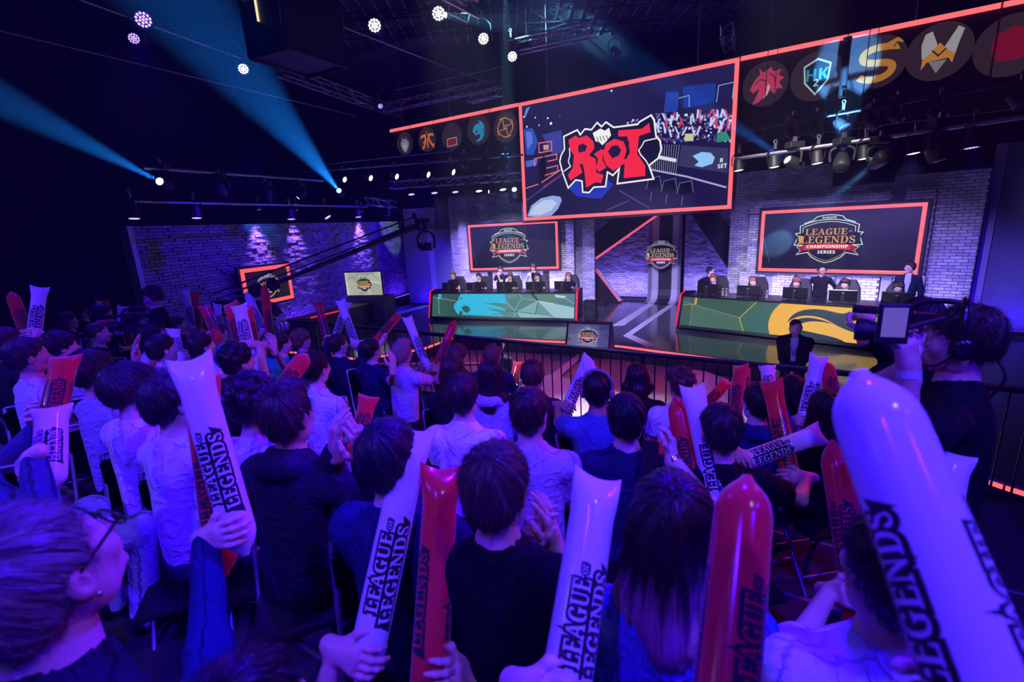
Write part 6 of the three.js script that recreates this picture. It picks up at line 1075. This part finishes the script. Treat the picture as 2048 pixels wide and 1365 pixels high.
for (const [id, [px, py, d]] of Object.entries(extraHolders)) {
  const head = at(px, py, d), yaw = Math.atan2(AIM.x - head.x, AIM.z - head.z);
  seats[id] = { head, floor: Math.min(head.y - 1.16, 1.75), yaw, extra: true, who: { b48: 'viewer at bottom left in a blue sleeve gripping two sticks', b49: 'viewer below the frame holding centre white and red sticks', b51: 'viewer below the frame holding broad white and red sticks', b52: 'viewer below the frame at right holding the huge white stick' }[id], o: { b48: { shirt: '#141a52', sleeve: 'long', hairColor: '#1c1418' }, b49: { shirt: '#2a2a3a', hairColor: '#2a1a14' }, b51: { shirt: '#2a2a3a', hairColor: '#2a1a14' }, b52: { shirt: '#8a88a8', hairColor: '#2a1a14' } }[id], sh: [1, -1].map((k) => V3(k * 0.178, 0, 0).applyAxisAngle(UPY, yaw).add(V3(head.x, head.y - 0.253, head.z))), l: null, r: null };
  seats[id].o.near = 2;
}
const POLES = { a39r: V3(-0.9, -0.7, 0.1), b48l: V3(0.1, -1, 0.2), b49l: V3(0.5, -1, -0.2), a45l: V3(0.3, -1, 0.2) };
STICKS.forEach(([color, tx, ty, bx, by, id, side, flatTop, depth, label], i) => {
  const s = seats[id], S = s.sh[side[0] === 'r' ? 1 : 0], v = sight(bx, by); let d = depth;
  if (!d) { d = S.clone().sub(EYE).dot(v) / v.lengthSq(); const c = EYE.clone().addScaledVector(v, d), gap = c.distanceTo(S); if (gap < 0.5) d += Math.sqrt(0.25 - gap * gap) / v.length(); }
  const B = EYE.clone().addScaledVector(v, d), w = sight(tx, ty); // top on its own line of sight, about 0.6 m from the bottom, leaning to the stage
  let k = B.clone().sub(EYE).dot(w) / w.lengthSq(); const gap = EYE.clone().addScaledVector(w, k).distanceTo(B), want = 0.62; if (gap < want) k += Math.sqrt(want * want - gap * gap) / w.length() * (depth ? 0.25 : 0.7);
  const T = EYE.clone().addScaledVector(w, k), axis = T.clone().sub(B).normalize(), base = B.clone().addScaledVector(axis, -0.1);
  stick(color, label, base, T, !!flatTop, { 2: 0.15, 0: -0.3, 3: 0.2, 4: 0.5, 5: -0.6, 7: 0.1 }[i] ?? (i % 5 - 2) * 0.25, [3, 5, 7].includes(i));
  if (side === 'l') s.l = { pole: POLES[id + side], stick: { c: B.clone().addScaledVector(axis, 0.0), axis, r: 0.047 } }; if (side === 'r') s.r = { pole: POLES[id + side], stick: { c: B.clone(), axis, r: 0.047 } };
});
// free hands of some viewers
const H_ = (px, py, d, g, o, th, curl = 0.15, pole) => ({ at: at(px, py, d), g, o, th, curl, spread: 0.16, pole });
const upG = UPV.clone();
seats.a20.l = H_(672, 900, 1.82, V3(0.05, 0.98, -0.15), V3(-0.75, 0.1, 0.65), V3(0.6, 0.1, 0.5), 0.25, V3(0.6, -0.8, 0.3)); seats.a20.r = H_(722, 925, 1.78, V3(0.05, 0.97, -0.1), V3(0.9, 0.1, 0.3), V3(-0.3, 0.1, 0.9), 0.2, V3(-0.5, -0.85, 0.2));
seats.a33.l = H_(1050, 1092, 1.5, V3(0.35, 0.9, -0.2), V3(-0.9, 0.2, 0.3), null, 0.3); seats.a33.r = H_(1104, 1080, 1.5, V3(-0.1, 0.98, -0.1), V3(0.9, 0.1, 0.3), null, 0.15);
seats.a22.r = H_(786, 738, 4.0, V3(0, 0.95, -0.3), V3(0.8, 0, 0.3), null, 0.15); seats.a8.l = H_(272, 712, 3.6, V3(0.1, 0.95, -0.1), V3(-0.8, 0, 0.4), null, 0.1); seats.a38.r = H_(1342, 912, 2.2, V3(0.2, 0.8, -0.4), V3(0.7, 0.2, 0.3), null, 0.4);
seats.a12.r = seats.a12.r ?? H_(548, 700, 4.3, V3(0, 1, -0.1), V3(0.8, 0, 0.3), null, 0.2);
// bits worn by some viewers
const gold = std(rgb(0.5, 0.45, 0.2), 0.4);
const band = (t, E, W, f, r, m, n = 'wristband') => put(n, rod(E.clone().lerp(W, f - 0.05), E.clone().lerp(W, f + 0.05), r, 16), m, t);
const bandMat = std(rgb(0.1, 0.55, 0.6), 0.5), whiteBand = std(rgb(0.75, 0.75, 0.8), 0.5), strapMat = std(rgb(0.02, 0.02, 0.02), 0.5);
function glasses(t, k, m = M.gloss) { const p = k.tf.v, g = []; for (const s of [-1, 1]) { const c = p(s * 0.033, 0.0, 0.108), ring = new THREE.TorusGeometry(0.024, 0.0026, 6, 20).scale(1.1, 0.85, 1).applyQuaternion(k.hq).translate(c.x, c.y, c.z); g.push(ring, rod(p(s * 0.058, 0.006, 0.102), p(s * 0.082, 0.008, -0.01), 0.0028, 6)); } g.push(rod(p(-0.01, 0.004, 0.109), p(0.01, 0.004, 0.109), 0.0025, 6)); put('glasses', join(g), m, t); }
function headphones(t, k, m = M.gloss) { const p = k.tf.v; const h = put('headphones', join(pipe([p(0.092, 0.0, -0.01), p(0.098, 0.07, -0.01), p(0.06, 0.135, -0.01), p(0, 0.155, -0.01), p(-0.06, 0.135, -0.01), p(-0.098, 0.07, -0.01), p(-0.092, 0, -0.01)], 0.011, 8, 40)), m, t); for (const s of [-1, 1]) { const c = p(s * 0.094, -0.008, -0.005); put('ear_cup', new THREE.SphereGeometry(0.042, 14, 10).scale(0.5, 1, 0.9).applyQuaternion(k.hq).translate(c.x, c.y, c.z), m, h); } return h; }
const EXTRA = {
  a46: (t, k) => { glasses(t, k); put('earring', new THREE.SphereGeometry(0.005, 8, 6).translate(...k.tf.v(-0.088, -0.04, -0.004).toArray()), M.chrome, t); },
  a24: (t, k) => glasses(t, k), a37: (t, k) => headphones(t, k, std(rgb(0.2, 0.2, 0.19), 0.5)),
  a20: (t, k) => { band(t, k.arms[1].E, k.arms[1].W, 0.93, 0.034, strapMat, 'watch_strap'); band(t, k.arms[0].E, k.arms[0].W, 0.95, 0.031, whiteBand); for (const s of [0.03, -0.03]) put('drawstring', rod(V3(s, k.neckY - 0.04, k.neck.z + 0.1), V3(s * 1.2, k.neckY - 0.2, k.neck.z + 0.13), 0.003, 6), whiteBand, t); },
  a39: (t, k) => band(t, k.arms[1].E, k.arms[1].W, 0.92, 0.031, gold), b48: (t, k) => band(t, k.arms[0].E, k.arms[0].W, 0.96, 0.034, bandMat), a12: (t, k) => band(t, k.arms[0].E, k.arms[0].W, 0.9, 0.03, whiteBand), a23: (t, k) => band(t, k.arms[1].E, k.arms[1].W, 0.92, 0.03, whiteBand),
  a47: (t, k) => band(t, k.arms[1].E, k.arms[1].W, 0.92, 0.034, bandMat), a38: (t, k) => band(t, k.arms[1].E, k.arms[1].W, 0.92, 0.032, M.chrome, 'watch_strap'),
};
let pi = 0;
for (const [id, s] of Object.entries(seats)) {
  const o = s.o, lab = s.who;
  person({ label: lab, head: s.head, floor: s.floor, yaw: s.yaw, group: 'seated audience', skin: id === 'a37' ? 3 : pi % 3, left: s.l ?? undefined, right: s.r ?? undefined, knees: 0.14 + 0.03 * (pi % 3), lean: 0.02 + 0.02 * (pi % 4), headYaw: (pi % 5 - 2) * 0.06, pants: ['#17181f', '#23304f', '#1c1c22', '#3a3f55', '#15151a'][pi % 5], ...o, extras: EXTRA[id] });
  const f = V3(Math.sin(s.yaw), 0, Math.cos(s.yaw)); if (!s.extra && id !== 'a46') chair('folding chair of the ' + lab.split(' ').slice(0, 12).join(' '), V3(s.head.x, s.floor, s.head.z).addScaledVector(f, -0.04), s.yaw); pi++;
}
// ---------------------------------------------------------------- players, coaches, desks' equipment
function monitor(label, F, a, b, turn) {
  const t = thing('desk_monitor', label, 'monitor', 'player monitors'); place(t, F, a, SY + 0.935, b, turn);
  put('back_shell', soft(0.56, 0.28, 0.045, 0, 0.155, 0.0, 0.015), M.gloss, t); put('display_screen', new THREE.PlaneGeometry(0.53, 0.25).rotateY(PI).translate(0, 0.155, -0.0235), glow(0.35, 0.45, 0.6, 0.6), t);
  put('stand_neck', soft(0.07, 0.22, 0.05, 0, 0.11, 0.05, 0.01), M.black, t); put('stand_base', soft(0.26, 0.018, 0.2, 0, 0.009, 0.04, 0.006), M.black, t); put('logo_light', soft(0.05, 0.02, 0.004, 0, 0.22, 0.0245, 0.002), std(rgb(0.3, 0.3, 0.32), 0.4), t);
}
let gchair0 = null;
function gamingChair(label, F, a, b) {
  if (!gchair0) {
    gchair0 = thing('gaming_chair', label, 'chair', 'player chairs');
    put('backrest', poly([[-0.2, 0], [0.2, 0], [0.27, 0.35], [0.24, 0.62], [0.15, 0.8], [-0.15, 0.8], [-0.24, 0.62], [-0.27, 0.35]], 0.08, 0.02).rotateX(-0.16).translate(0, 0.5, -0.28), std(rgb(0.016, 0.016, 0.018), 0.5), gchair0);
    put('seat', soft(0.52, 0.1, 0.5, 0, 0.44, 0.0, 0.03), std(rgb(0.016, 0.016, 0.018), 0.5), gchair0); put('column', rod(V3(0, 0.1, 0), V3(0, 0.4, 0), 0.03), M.dullSteel, gchair0);
    for (let i = 0; i < 5; i++) { const c = Math.cos(i * 1.2566), s = Math.sin(i * 1.2566); const l = put('star_leg', rod(V3(0, 0.09, 0), V3(0.3 * c, 0.06, 0.3 * s), 0.022, 6), M.black, gchair0); put('caster', new THREE.SphereGeometry(0.03, 8, 6).translate(0.3 * c, 0.03, 0.3 * s), M.rubber, l); }
    for (const s of [-1, 1]) put('armrest', join(soft(0.07, 0.03, 0.26, s * 0.3, 0.66, 0.02, 0.01), rod(V3(s * 0.3, 0.44, 0), V3(s * 0.3, 0.65, 0), 0.02, 6)), M.black, gchair0);
    place(gchair0, F, a, SY, b); return;
  }
  const c = gchair0.clone(); c.name = numbered('gaming_chair'); c.userData = { label, category: 'chair', group: 'player chairs' }; scene.add(c); place(c, F, a, SY, b);
}
const PLACE = ['leftmost', 'second from left', 'middle', 'fourth from left', 'rightmost'];
function team(F, deskName, heads, hairC, shirt, mon) {
  heads.forEach(([px, py], i) => {
    const P = hitP(F, -1.28, px, py - 4), [a] = F.of(P); const head = P;
    const wrist = (s) => ({ local: V3(s * 0.2, SY + 0.975 - SY, 0.4), g: V3(-s * 0.3, -0.05, 1), o: V3(0, 1, 0), curl: 0.35 });
    person({ label: `${PLACE[i]} player seated at the ${deskName} desk wearing a headset`, group: 'players at the desks', head, floor: SY, yaw: F.yaw + (i % 3 - 1) * 0.1, sit: true, hair: ['quiff', 'short', 'curly', 'quiff', 'bowl'][i], hairColor: hairC[i], shirt, skin: [0, 2, 1, 0, 2][i], headPitch: 14 + 5 * (i % 2), lean: 0.08, face: true, left: wrist(1), right: wrist(-1), extras: (t, k) => headphones(t, k) });
    gamingChair(`black gaming chair behind the ${PLACE[i]} player at the ${deskName} desk`, F, a, -1.42);
    monitor(`monitor back before the ${PLACE[i]} player at the ${deskName} desk`, F, mon[i], -0.6, (i % 2 ? 0.1 : -0.1));
  });
}
const monA = (F, list) => list.map(([x, y]) => hit(F, -0.6, x, y)[0]);
team(FL, 'panther', [[906, 554], [958, 558], [1020, 558], [1075, 557], [1137, 558]], ['#8a6a44', '#4a3424', '#6a4a30', '#3a2a20', '#9a6a34'], '#14141c', monA(FL, [[898, 572], [948, 574], [1008, 575], [1068, 573], [1125, 575]]));
team(FR, 'snake', [[1427, 562], [1506, 568], [1593, 570], [1690, 573], [1797, 580]], ['#8a5a34', '#a06a3a', '#7a4a2a', '#4a3020', '#4a2c1c'], '#1a1610', monA(FR, [[1414, 577], [1497, 580], [1590, 584], [1686, 590], [1794, 598]]));
const stand = (o) => person({ sit: false, near: 0, face: true, ...o });
{
  const s = (F, px, py, b, label, o) => { const P = hitP(F, b, px, py); stand({ label, head: P, floor: SY, yaw: F.yaw, ...o, extras: (t, k) => { if (o.set !== 0) headphones(t, k); if (o.glasses) glasses(t, k); if (o.more) o.more(t, k); } }); };
  s(FL, 1001, 540, -1.95, 'coach in a black and white jersey holding his chin behind the panther desk', { shirt: '#16161e', hairColor: '#2a1c16', headPitch: 14, left: { local: V3(-0.03, 1.32, 0.2), g: V3(-0.2, 0.9, -0.1), o: V3(0, 0, 1), curl: 0.8 } });
  s(FL, 1067, 536, -1.95, 'coach in a grey blazer looking down behind the panther desk', { shirt: '#b4b2b6', sleeve: 'long', inner: '#14141a', hairColor: '#5a2c18', headPitch: 18, bulk: 0.02 });
  s(FR, 1421, 543, -1.9, 'man with glasses in a black shirt turned right behind the snake desk', { shirt: '#15151d', hairColor: '#120e10', set: 0, glasses: true, headYaw: 1.0, yaw: FR.yaw + 0.6, lean: 0.06 });
  s(FR, 1644, 540, -1.9, 'coach in a black jersey standing with hands low behind the snake desk', { shirt: '#17151a', sleeve: 'long', hairColor: '#120c0c', skin: 3, headYaw: 0.35 });
  s(FR, 1820, 536, -1.75, 'coach in a dark suit with a lanyard at the right of the snake desk', { shirt: '#1a2436', sleeve: 'long', inner: '#b8c4d8', bulk: 0.022, hairColor: '#3a2018', headYaw: -0.7, pants: '#1a2436', more: (t, k) => put('lanyard', pipe([V3(0.05, k.neckY, 0.09), V3(0.02, k.neckY - 0.2, 0.16), V3(0, k.neckY - 0.24, 0.165), V3(-0.02, k.neckY - 0.2, 0.16), V3(-0.05, k.neckY, 0.09)], 0.005, 6, 20), std(rgb(0.5, 0.52, 0.6), 0.5), t) });
}
// bottles and keyboards on the desks
{
  const bottleG = new THREE.LatheGeometry([[0, 0], [0.031, 0], [0.033, 0.01], [0.033, 0.07], [0.03, 0.085], [0.033, 0.1], [0.033, 0.135], [0.014, 0.175], [0.013, 0.195], [0, 0.195]].map(([r, y]) => new THREE.Vector2(r, y)), 14), glass = new THREE.MeshPhysicalMaterial({ color: rgb(0.9, 0.94, 1), roughness: 0.08, transmission: 0.9, ior: 1.33 });
  const bottle = (label, F, px, py) => { const P = hitP(F, -0.45, px, py), [a] = F.of(P), t = thing('water_bottle', label, 'bottle'); place(t, F, a, SY + 0.934, -0.45); put('bottle_body', bottleG, glass, t); put('cap', new THREE.CylinderGeometry(0.015, 0.015, 0.02, 12).translate(0, 0.2, 0), std(rgb(0.7, 0.75, 0.85), 0.4), t); put('paper_band', new THREE.CylinderGeometry(0.0336, 0.0336, 0.045, 14, 1, true).translate(0, 0.04, 0), std(rgb(0.5, 0.2, 0.25), 0.6, { side: THREE.DoubleSide }), t); };
  bottle('clear bottle left of the pair beside the leftmost snake-desk player', FR, 1445, 594); bottle('clear bottle right of the pair beside the leftmost snake-desk player', FR, 1452, 595); bottle('single clear bottle beside the second snake-desk player', FR, 1533, 600); bottle('clear bottle at the right end of the panther desk', FL, 1153, 580);
  const keys = (label, F, a) => { const t = thing('keyboard', label, 'keyboard', 'player keyboards'); place(t, F, a, SY + 0.934, -0.86); put('keyboard_body', soft(0.4, 0.025, 0.14, 0, 0.013, 0, 0.006), M.gloss, t); for (let r = 0; r < 4; r++) for (let c = 0; c < 12; c++) { const k = put('key', keys.g ??= soft(0.026, 0.012, 0.026, 0, 0, 0, 0.003), M.black, t); k.position.set(-0.176 + c * 0.032, 0.03, -0.045 + r * 0.03); } };
  [0, 1, 2, 3, 4].forEach((i) => { keys(`keyboard of the ${PLACE[i]} player on the panther desk`, FL, hit(FL, -0.86, [905, 957, 1016, 1074, 1134][i], 580)[0]); keys(`keyboard of the ${PLACE[i]} player on the snake desk`, FR, hit(FR, -0.86, [1424, 1506, 1595, 1690, 1795][i], 596)[0]); });
}
// ---------------------------------------------------------------- guard, camera crew
stand({ label: 'guard in a dark suit with a lanyard standing before the gold snake', head: at(1592, 654, 7.9), floor: at(1592, 654, 7.9).y - 1.64, yaw: rad(-32), shirt: '#14131a', sleeve: 'long', inner: '#a8b0d0', bulk: 0.03, wide: 1.12, hair: 'buzz', hairColor: '#2a2422', near: 1, headYaw: 0.75, pants: '#131218', left: { local: V3(0.05, 0.9, 0.2), g: V3(-0.9, -0.2, 0.3), o: V3(0.1, 0.2, 1), curl: 0.4 }, right: { local: V3(-0.05, 0.88, 0.2), g: V3(0.9, -0.2, 0.3), o: V3(-0.1, 0.2, 1), curl: 0.4 },
  extras: (t, k) => { put('lanyard', pipe([V3(0.055, k.neckY + 0.01, 0.06), V3(0.045, k.neckY - 0.15, 0.17), V3(0.0, k.neckY - 0.3, 0.18), V3(-0.045, k.neckY - 0.15, 0.17), V3(-0.055, k.neckY + 0.01, 0.06)], 0.006, 6, 24), M.black, t); put('badge', soft(0.075, 0.1, 0.006, 0, k.neckY - 0.35, 0.185, 0.002), std(rgb(0.35, 0.38, 0.5), 0.4), t); } });
function videoCamera(label, P, yaw, k = 1) {
  const t = thing('video_camera', label, 'camera'); t.position.copy(P); t.rotation.y = yaw; t.scale.setScalar(k);
  put('camera_body', soft(0.12, 0.17, 0.3, 0, 0, -0.02, 0.02), M.black, t); put('battery', soft(0.1, 0.15, 0.07, 0, 0, -0.2, 0.015), M.blackMatt, t); put('shoulder_pad', soft(0.1, 0.04, 0.2, 0, -0.11, -0.06, 0.015), M.rubber, t);
  const l = put('lens', new THREE.LatheGeometry([[0, 0], [0.05, 0], [0.055, 0.05], [0.048, 0.06], [0.048, 0.13], [0.058, 0.15], [0.058, 0.2], [0.05, 0.2], [0.046, 0.185], [0, 0.185]].map(([r, y]) => new THREE.Vector2(r, y)), 22).rotateX(PI / 2).translate(0, -0.01, 0.13), M.black, t); put('front_glass', new THREE.SphereGeometry(0.046, 16, 8, 0, 2 * PI, 0, PI / 2).scale(1, 0.25, 1).rotateX(PI / 2).translate(0, -0.01, 0.312), M.lensDark, l);
  put('carry_handle', pipe([[0, 0.08, -0.14], [0, 0.15, -0.1], [0, 0.155, 0.08], [0, 0.085, 0.13]], 0.014, 8, 24), M.black, t); put('viewfinder', join(rod(V3(0.02, 0.1, 0.1), V3(0.12, 0.1, 0.1), 0.014, 8), soft(0.055, 0.055, 0.14, 0.14, 0.1, 0.02, 0.012), rod(V3(0.14, 0.1, -0.05), V3(0.14, 0.1, -0.11), 0.024, 10, 0.034)), M.black, t);
  put('microphone', join(rod(V3(-0.09, 0.08, 0.02), V3(-0.09, 0.085, 0.3), 0.012, 10), rod(V3(-0.09, 0.085, 0.18), V3(-0.09, 0.087, 0.36), 0.022, 10)), M.blackMatt, t); put('cable', pipe([[0.03, -0.05, -0.2], [0.08, -0.16, -0.26], [0.05, -0.3, -0.22], [0.02, -0.5, -0.2]], 0.008, 6, 24), M.rubber, t);
  return t;
}
{
  const yaw = rad(-138), P = at(1922, 684, 1.72);
  stand({ label: 'camera operator in a black tee with headset shouldering a camera at right', head: P, floor: P.y - 1.64, yaw, near: 2, wide: 1.12, shirt: '#0f0e13', pants: '#101015', hair: 'short', hairWide: 0.96, hairColor: '#3a2a24', headYaw: 0.05, headPitch: 6, skin: 1, left: { at: at(1818, 738, 1.5), g: V3(-0.15, 0.95, -0.15), o: V3(0.1, 0.1, 0.9), curl: 0.35, pole: V3(0.25, -1, -0.1) }, right: { at: at(1850, 706, 1.95), g: V3(-0.3, 0.8, -0.3), o: V3(0.3, -0.2, -0.9), curl: 0.5, pole: V3(-0.3, -1, 0) },
    extras: (t, k) => { headphones(t, k); band(t, k.arms[0].E, k.arms[0].W, 0.93, 0.033, std(rgb(0.45, 0.42, 0.5), 0.5), 'watch_strap'); put('headset_microphone', pipe([k.tf.v(0.094, -0.02, 0.0), k.tf.v(0.085, -0.07, 0.06), k.tf.v(0.04, -0.085, 0.1)], 0.005, 6, 16), M.black, t); put('chest_logo', new THREE.TorusGeometry(0.016, 0.004, 6, 14).translate(0.08, k.neckY - 0.16, k.chest.z + 0.135), whiteBand, t); put('pass_card', soft(0.06, 0.09, 0.004, 0.12, k.neckY - 0.4, 0.2, 0.002), std(rgb(0.35, 0.38, 0.34), 0.4), t); } });
  videoCamera('shoulder video camera held by the operator in the black tee', at(1872, 668, 2.02), yaw + 0.12, 0.85);
  const m = thing('field_monitor', 'small camera monitor with a pale violet screen at right', 'monitor'); m.position.copy(at(1786, 648, 1.46)); m.rotation.y = rad(-22); put('monitor_body', soft(0.082, 0.125, 0.02, 0, 0, 0, 0.006), M.black, m); put('display_screen', new THREE.PlaneGeometry(0.062, 0.092).translate(0, 0.006, 0.0105), glow(0.16, 0.1, 0.62, 0.75), m); put('support_arm', rod(V3(0.03, -0.02, -0.012), V3(0.16, 0.0, -0.1), 0.008, 8), M.black, m);
  const Q = at(1832, 650, 2.35); stand({ label: 'helper in dark clothes raising a fist behind the shoulder camera', head: Q, floor: Q.y - 1.63, yaw: rad(-165), near: 1, shirt: '#14131a', sleeve: 'long', hairColor: '#1a1414', right: { at: at(1728, 668, 2.3), g: V3(0, 1, 0), o: V3(-0.3, 0, 0.9), curl: 1, pole: V3(-0.6, -0.8, 0) }, left: undefined });
  const R = at(306, 594, 5.9); stand({ label: 'camera operator in a black tee with headphones at far left', head: R, floor: R.y - 1.63, yaw: rad(-60), near: 1, shirt: '#121116', hair: 'short', hairColor: '#2a1e1a', headPitch: 16, headYaw: 0.1, left: { at: at(300, 640, 5.7), curl: 0.5 }, right: { at: at(286, 642, 5.8), curl: 0.5 }, extras: (t, k) => headphones(t, k) });
  const vc = videoCamera('video camera on a tripod before the far left operator', at(276, 646, 5.65), rad(-62), 1.1); const base = rowY(0); for (const a of [0, 2.1, 4.2]) put('tripod_leg', rod(V3(0, -0.12, 0), V3(0.35 * Math.cos(a), base - vc.position.y + 0.35, 0.35 * Math.sin(a)), 0.015, 8), M.black, vc);
  const J = at(513, 584, 7.4); stand({ label: 'crane operator in a brown shirt before the small neon screen', head: J, floor: J.y - 1.63, yaw: rad(-150), near: 0, shirt: '#4a3a2a', hair: 'bowl', hairColor: '#0f0c0e', right: { at: at(556, 640, 7.3), curl: 0.6 } });
}
{ // camera crane
  const t = thing('camera_crane', 'long black camera crane reaching from the operator towards the stage', 'camera crane');
  const A = at(440, 612, 7.9), B = at(836, 452, 10.2), u = B.clone().sub(A).normalize(), up = V3(0, 1, 0).addScaledVector(u, -u.y).normalize();
  const boom = put('boom', rod(A, B, 0.04, 4, 0.065), M.black, t); put('brace', rod(A.clone().addScaledVector(up, -0.02).lerp(B, 0.2), A.clone().lerp(B, 0.24), 0.1, 6), M.blackMatt, boom);
  put('upper_rod', rod(A.clone().addScaledVector(up, 0.22), B.clone().addScaledVector(up, 0.2), 0.016, 6), M.blackMetal, t); put('upper_rod', rod(A.clone().addScaledVector(up, 0.12), B.clone().addScaledVector(up, 0.05), 0.012, 6), M.blackMetal, t);
  const C = B.clone().add(V3(0.16, 0.05, 0.02)); put('tip_bracket', join(rod(B.clone().addScaledVector(up, -0.1), B.clone().addScaledVector(up, 0.28), 0.045, 6), rod(B.clone().addScaledVector(up, 0.1), C.clone().add(V3(0.1, 0.05, 0)), 0.05, 6)), M.black, t);
  const D = at(852, 482, 10.3);
  put('cradle', pipe([D.clone().add(V3(-0.16, -0.16, 0)), D.clone().add(V3(-0.18, 0.05, 0)), D.clone().add(V3(-0.1, 0.18, 0)), D.clone().add(V3(0, 0.2, 0)), D.clone().add(V3(0.1, 0.18, 0)), D.clone().add(V3(0.18, 0.05, 0)), D.clone().add(V3(0.17, -0.16, 0))], 0.025, 8, 40), M.black, t); put('pan_head', rod(D.clone().add(V3(0, 0.2, 0)), D.clone().add(V3(0, 0.38, 0)), 0.05, 10), M.black, t);
  const c = put('crane_camera', soft(0.24, 0.17, 0.3, D.x, D.y - 0.12, D.z, 0.02), M.black, t); put('lens', rod(V3(D.x - 0.02, D.y - 0.1, D.z + 0.12), V3(D.x - 0.08, D.y - 0.08, D.z + 0.3), 0.05, 12), M.gloss, c); put('lens_ring', rod(V3(D.x - 0.1, D.y - 0.06, D.z + 0.16), V3(D.x - 0.11, D.y + 0.02, D.z + 0.17), 0.014, 6), M.steel, c);
  put('counterweight', new THREE.CylinderGeometry(0.1, 0.1, 0.2, 16).rotateZ(PI / 2).translate(A.x, A.y, A.z), M.blackMatt, t); const F0 = A.clone().lerp(B, 0.1); put('pedestal', rod(F0, V3(F0.x, 0.97, F0.z), 0.035, 10, 0.06), M.black, t); for (const a of [0, 2.1, 4.2]) put('pedestal_leg', rod(V3(F0.x, 1.3, F0.z), V3(F0.x + 0.45 * Math.cos(a), 0.98, F0.z + 0.45 * Math.sin(a)), 0.025, 8), M.black, t);
  for (const k of [0.12, 0.3]) put('guy_wire', rod(A.clone().addScaledVector(up, k).addScaledVector(u, -1.6).add(V3(0, -0.5 + k, 0)), A.clone().lerp(B, 0.75).addScaledVector(up, 0.16), 0.005, 5), M.dullSteel, t);
}
// phone in the audience, folded things beside the chairs
{ const t = thing('phone', 'dark phone held up at the shoulder of the navy tee man', 'phone'); t.position.copy(at(1300, 915, 2.2)); t.rotation.set(-0.5, rad(150), 0.2); put('phone_body', soft(0.075, 0.15, 0.009, 0, 0, 0, 0.003), M.gloss, t); put('display_screen', new THREE.PlaneGeometry(0.068, 0.138).translate(0, 0, 0.005), glow(0.01, 0.01, 0.02, 1), t); }
stand({ label: 'photographer crouching in the pit beyond the railing', head: at(998, 690, 8.2), floor: 0, sit: true, yaw: rad(-32) + PI, shirt: '#1a1820', hair: 'short', hairColor: '#3a3020', near: 0 });
// speakers beside the panther desk
{ const t = thing('floor_speaker', 'black speaker boxes at the right end of the panther desk', 'speaker'); const [a] = hit(FL, -0.3, 1172, 600); place(t, FL, a + 0.1, SY, -0.5); put('cabinet', soft(0.4, 0.62, 0.4, 0, 0.31, 0, 0.02), M.blackMatt, t); put('woofer', new THREE.CylinderGeometry(0.14, 0.14, 0.02, 20).rotateX(PI / 2).translate(0, 0.24, 0.205), M.rubber, t); put('horn', soft(0.24, 0.12, 0.02, 0, 0.5, 0.205, 0.01), M.rubber, t);
  const s = thing('floor_spotlight', 'small round floor spotlight at the chevron foot', 'stage light'); const P = onY(1207, 612, SY); s.position.copy(P); put('lamp_body', canGeo, M.black, s).position.set(0, 0.2, 0); put('yoke', pipe([[-0.14, 0.02, 0], [-0.14, 0.2, 0], [0, 0.01, 0.05], [0.14, 0.2, 0], [0.14, 0.02, 0]], 0.012, 6, 20), M.blackMetal, s); put('light_lens', discLens, M.lensDark, s.children[0]);
  const n = thing('floor_neon_bar', 'short slanting red neon bar on the stage floor by the speaker', 'neon light'); const A = onY(1163, 627, SY), B = onY(1194, 599, SY); put('neon_light', rod(A.clone().setY(SY + 0.04), B.clone().setY(SY + 0.14), 0.03, 8), M.neonRed, n); put('support_foot', box(0.1, 0.04, 0.1, A.x, SY + 0.02, A.z), M.black, n); }
renderer.render(scene, camera);
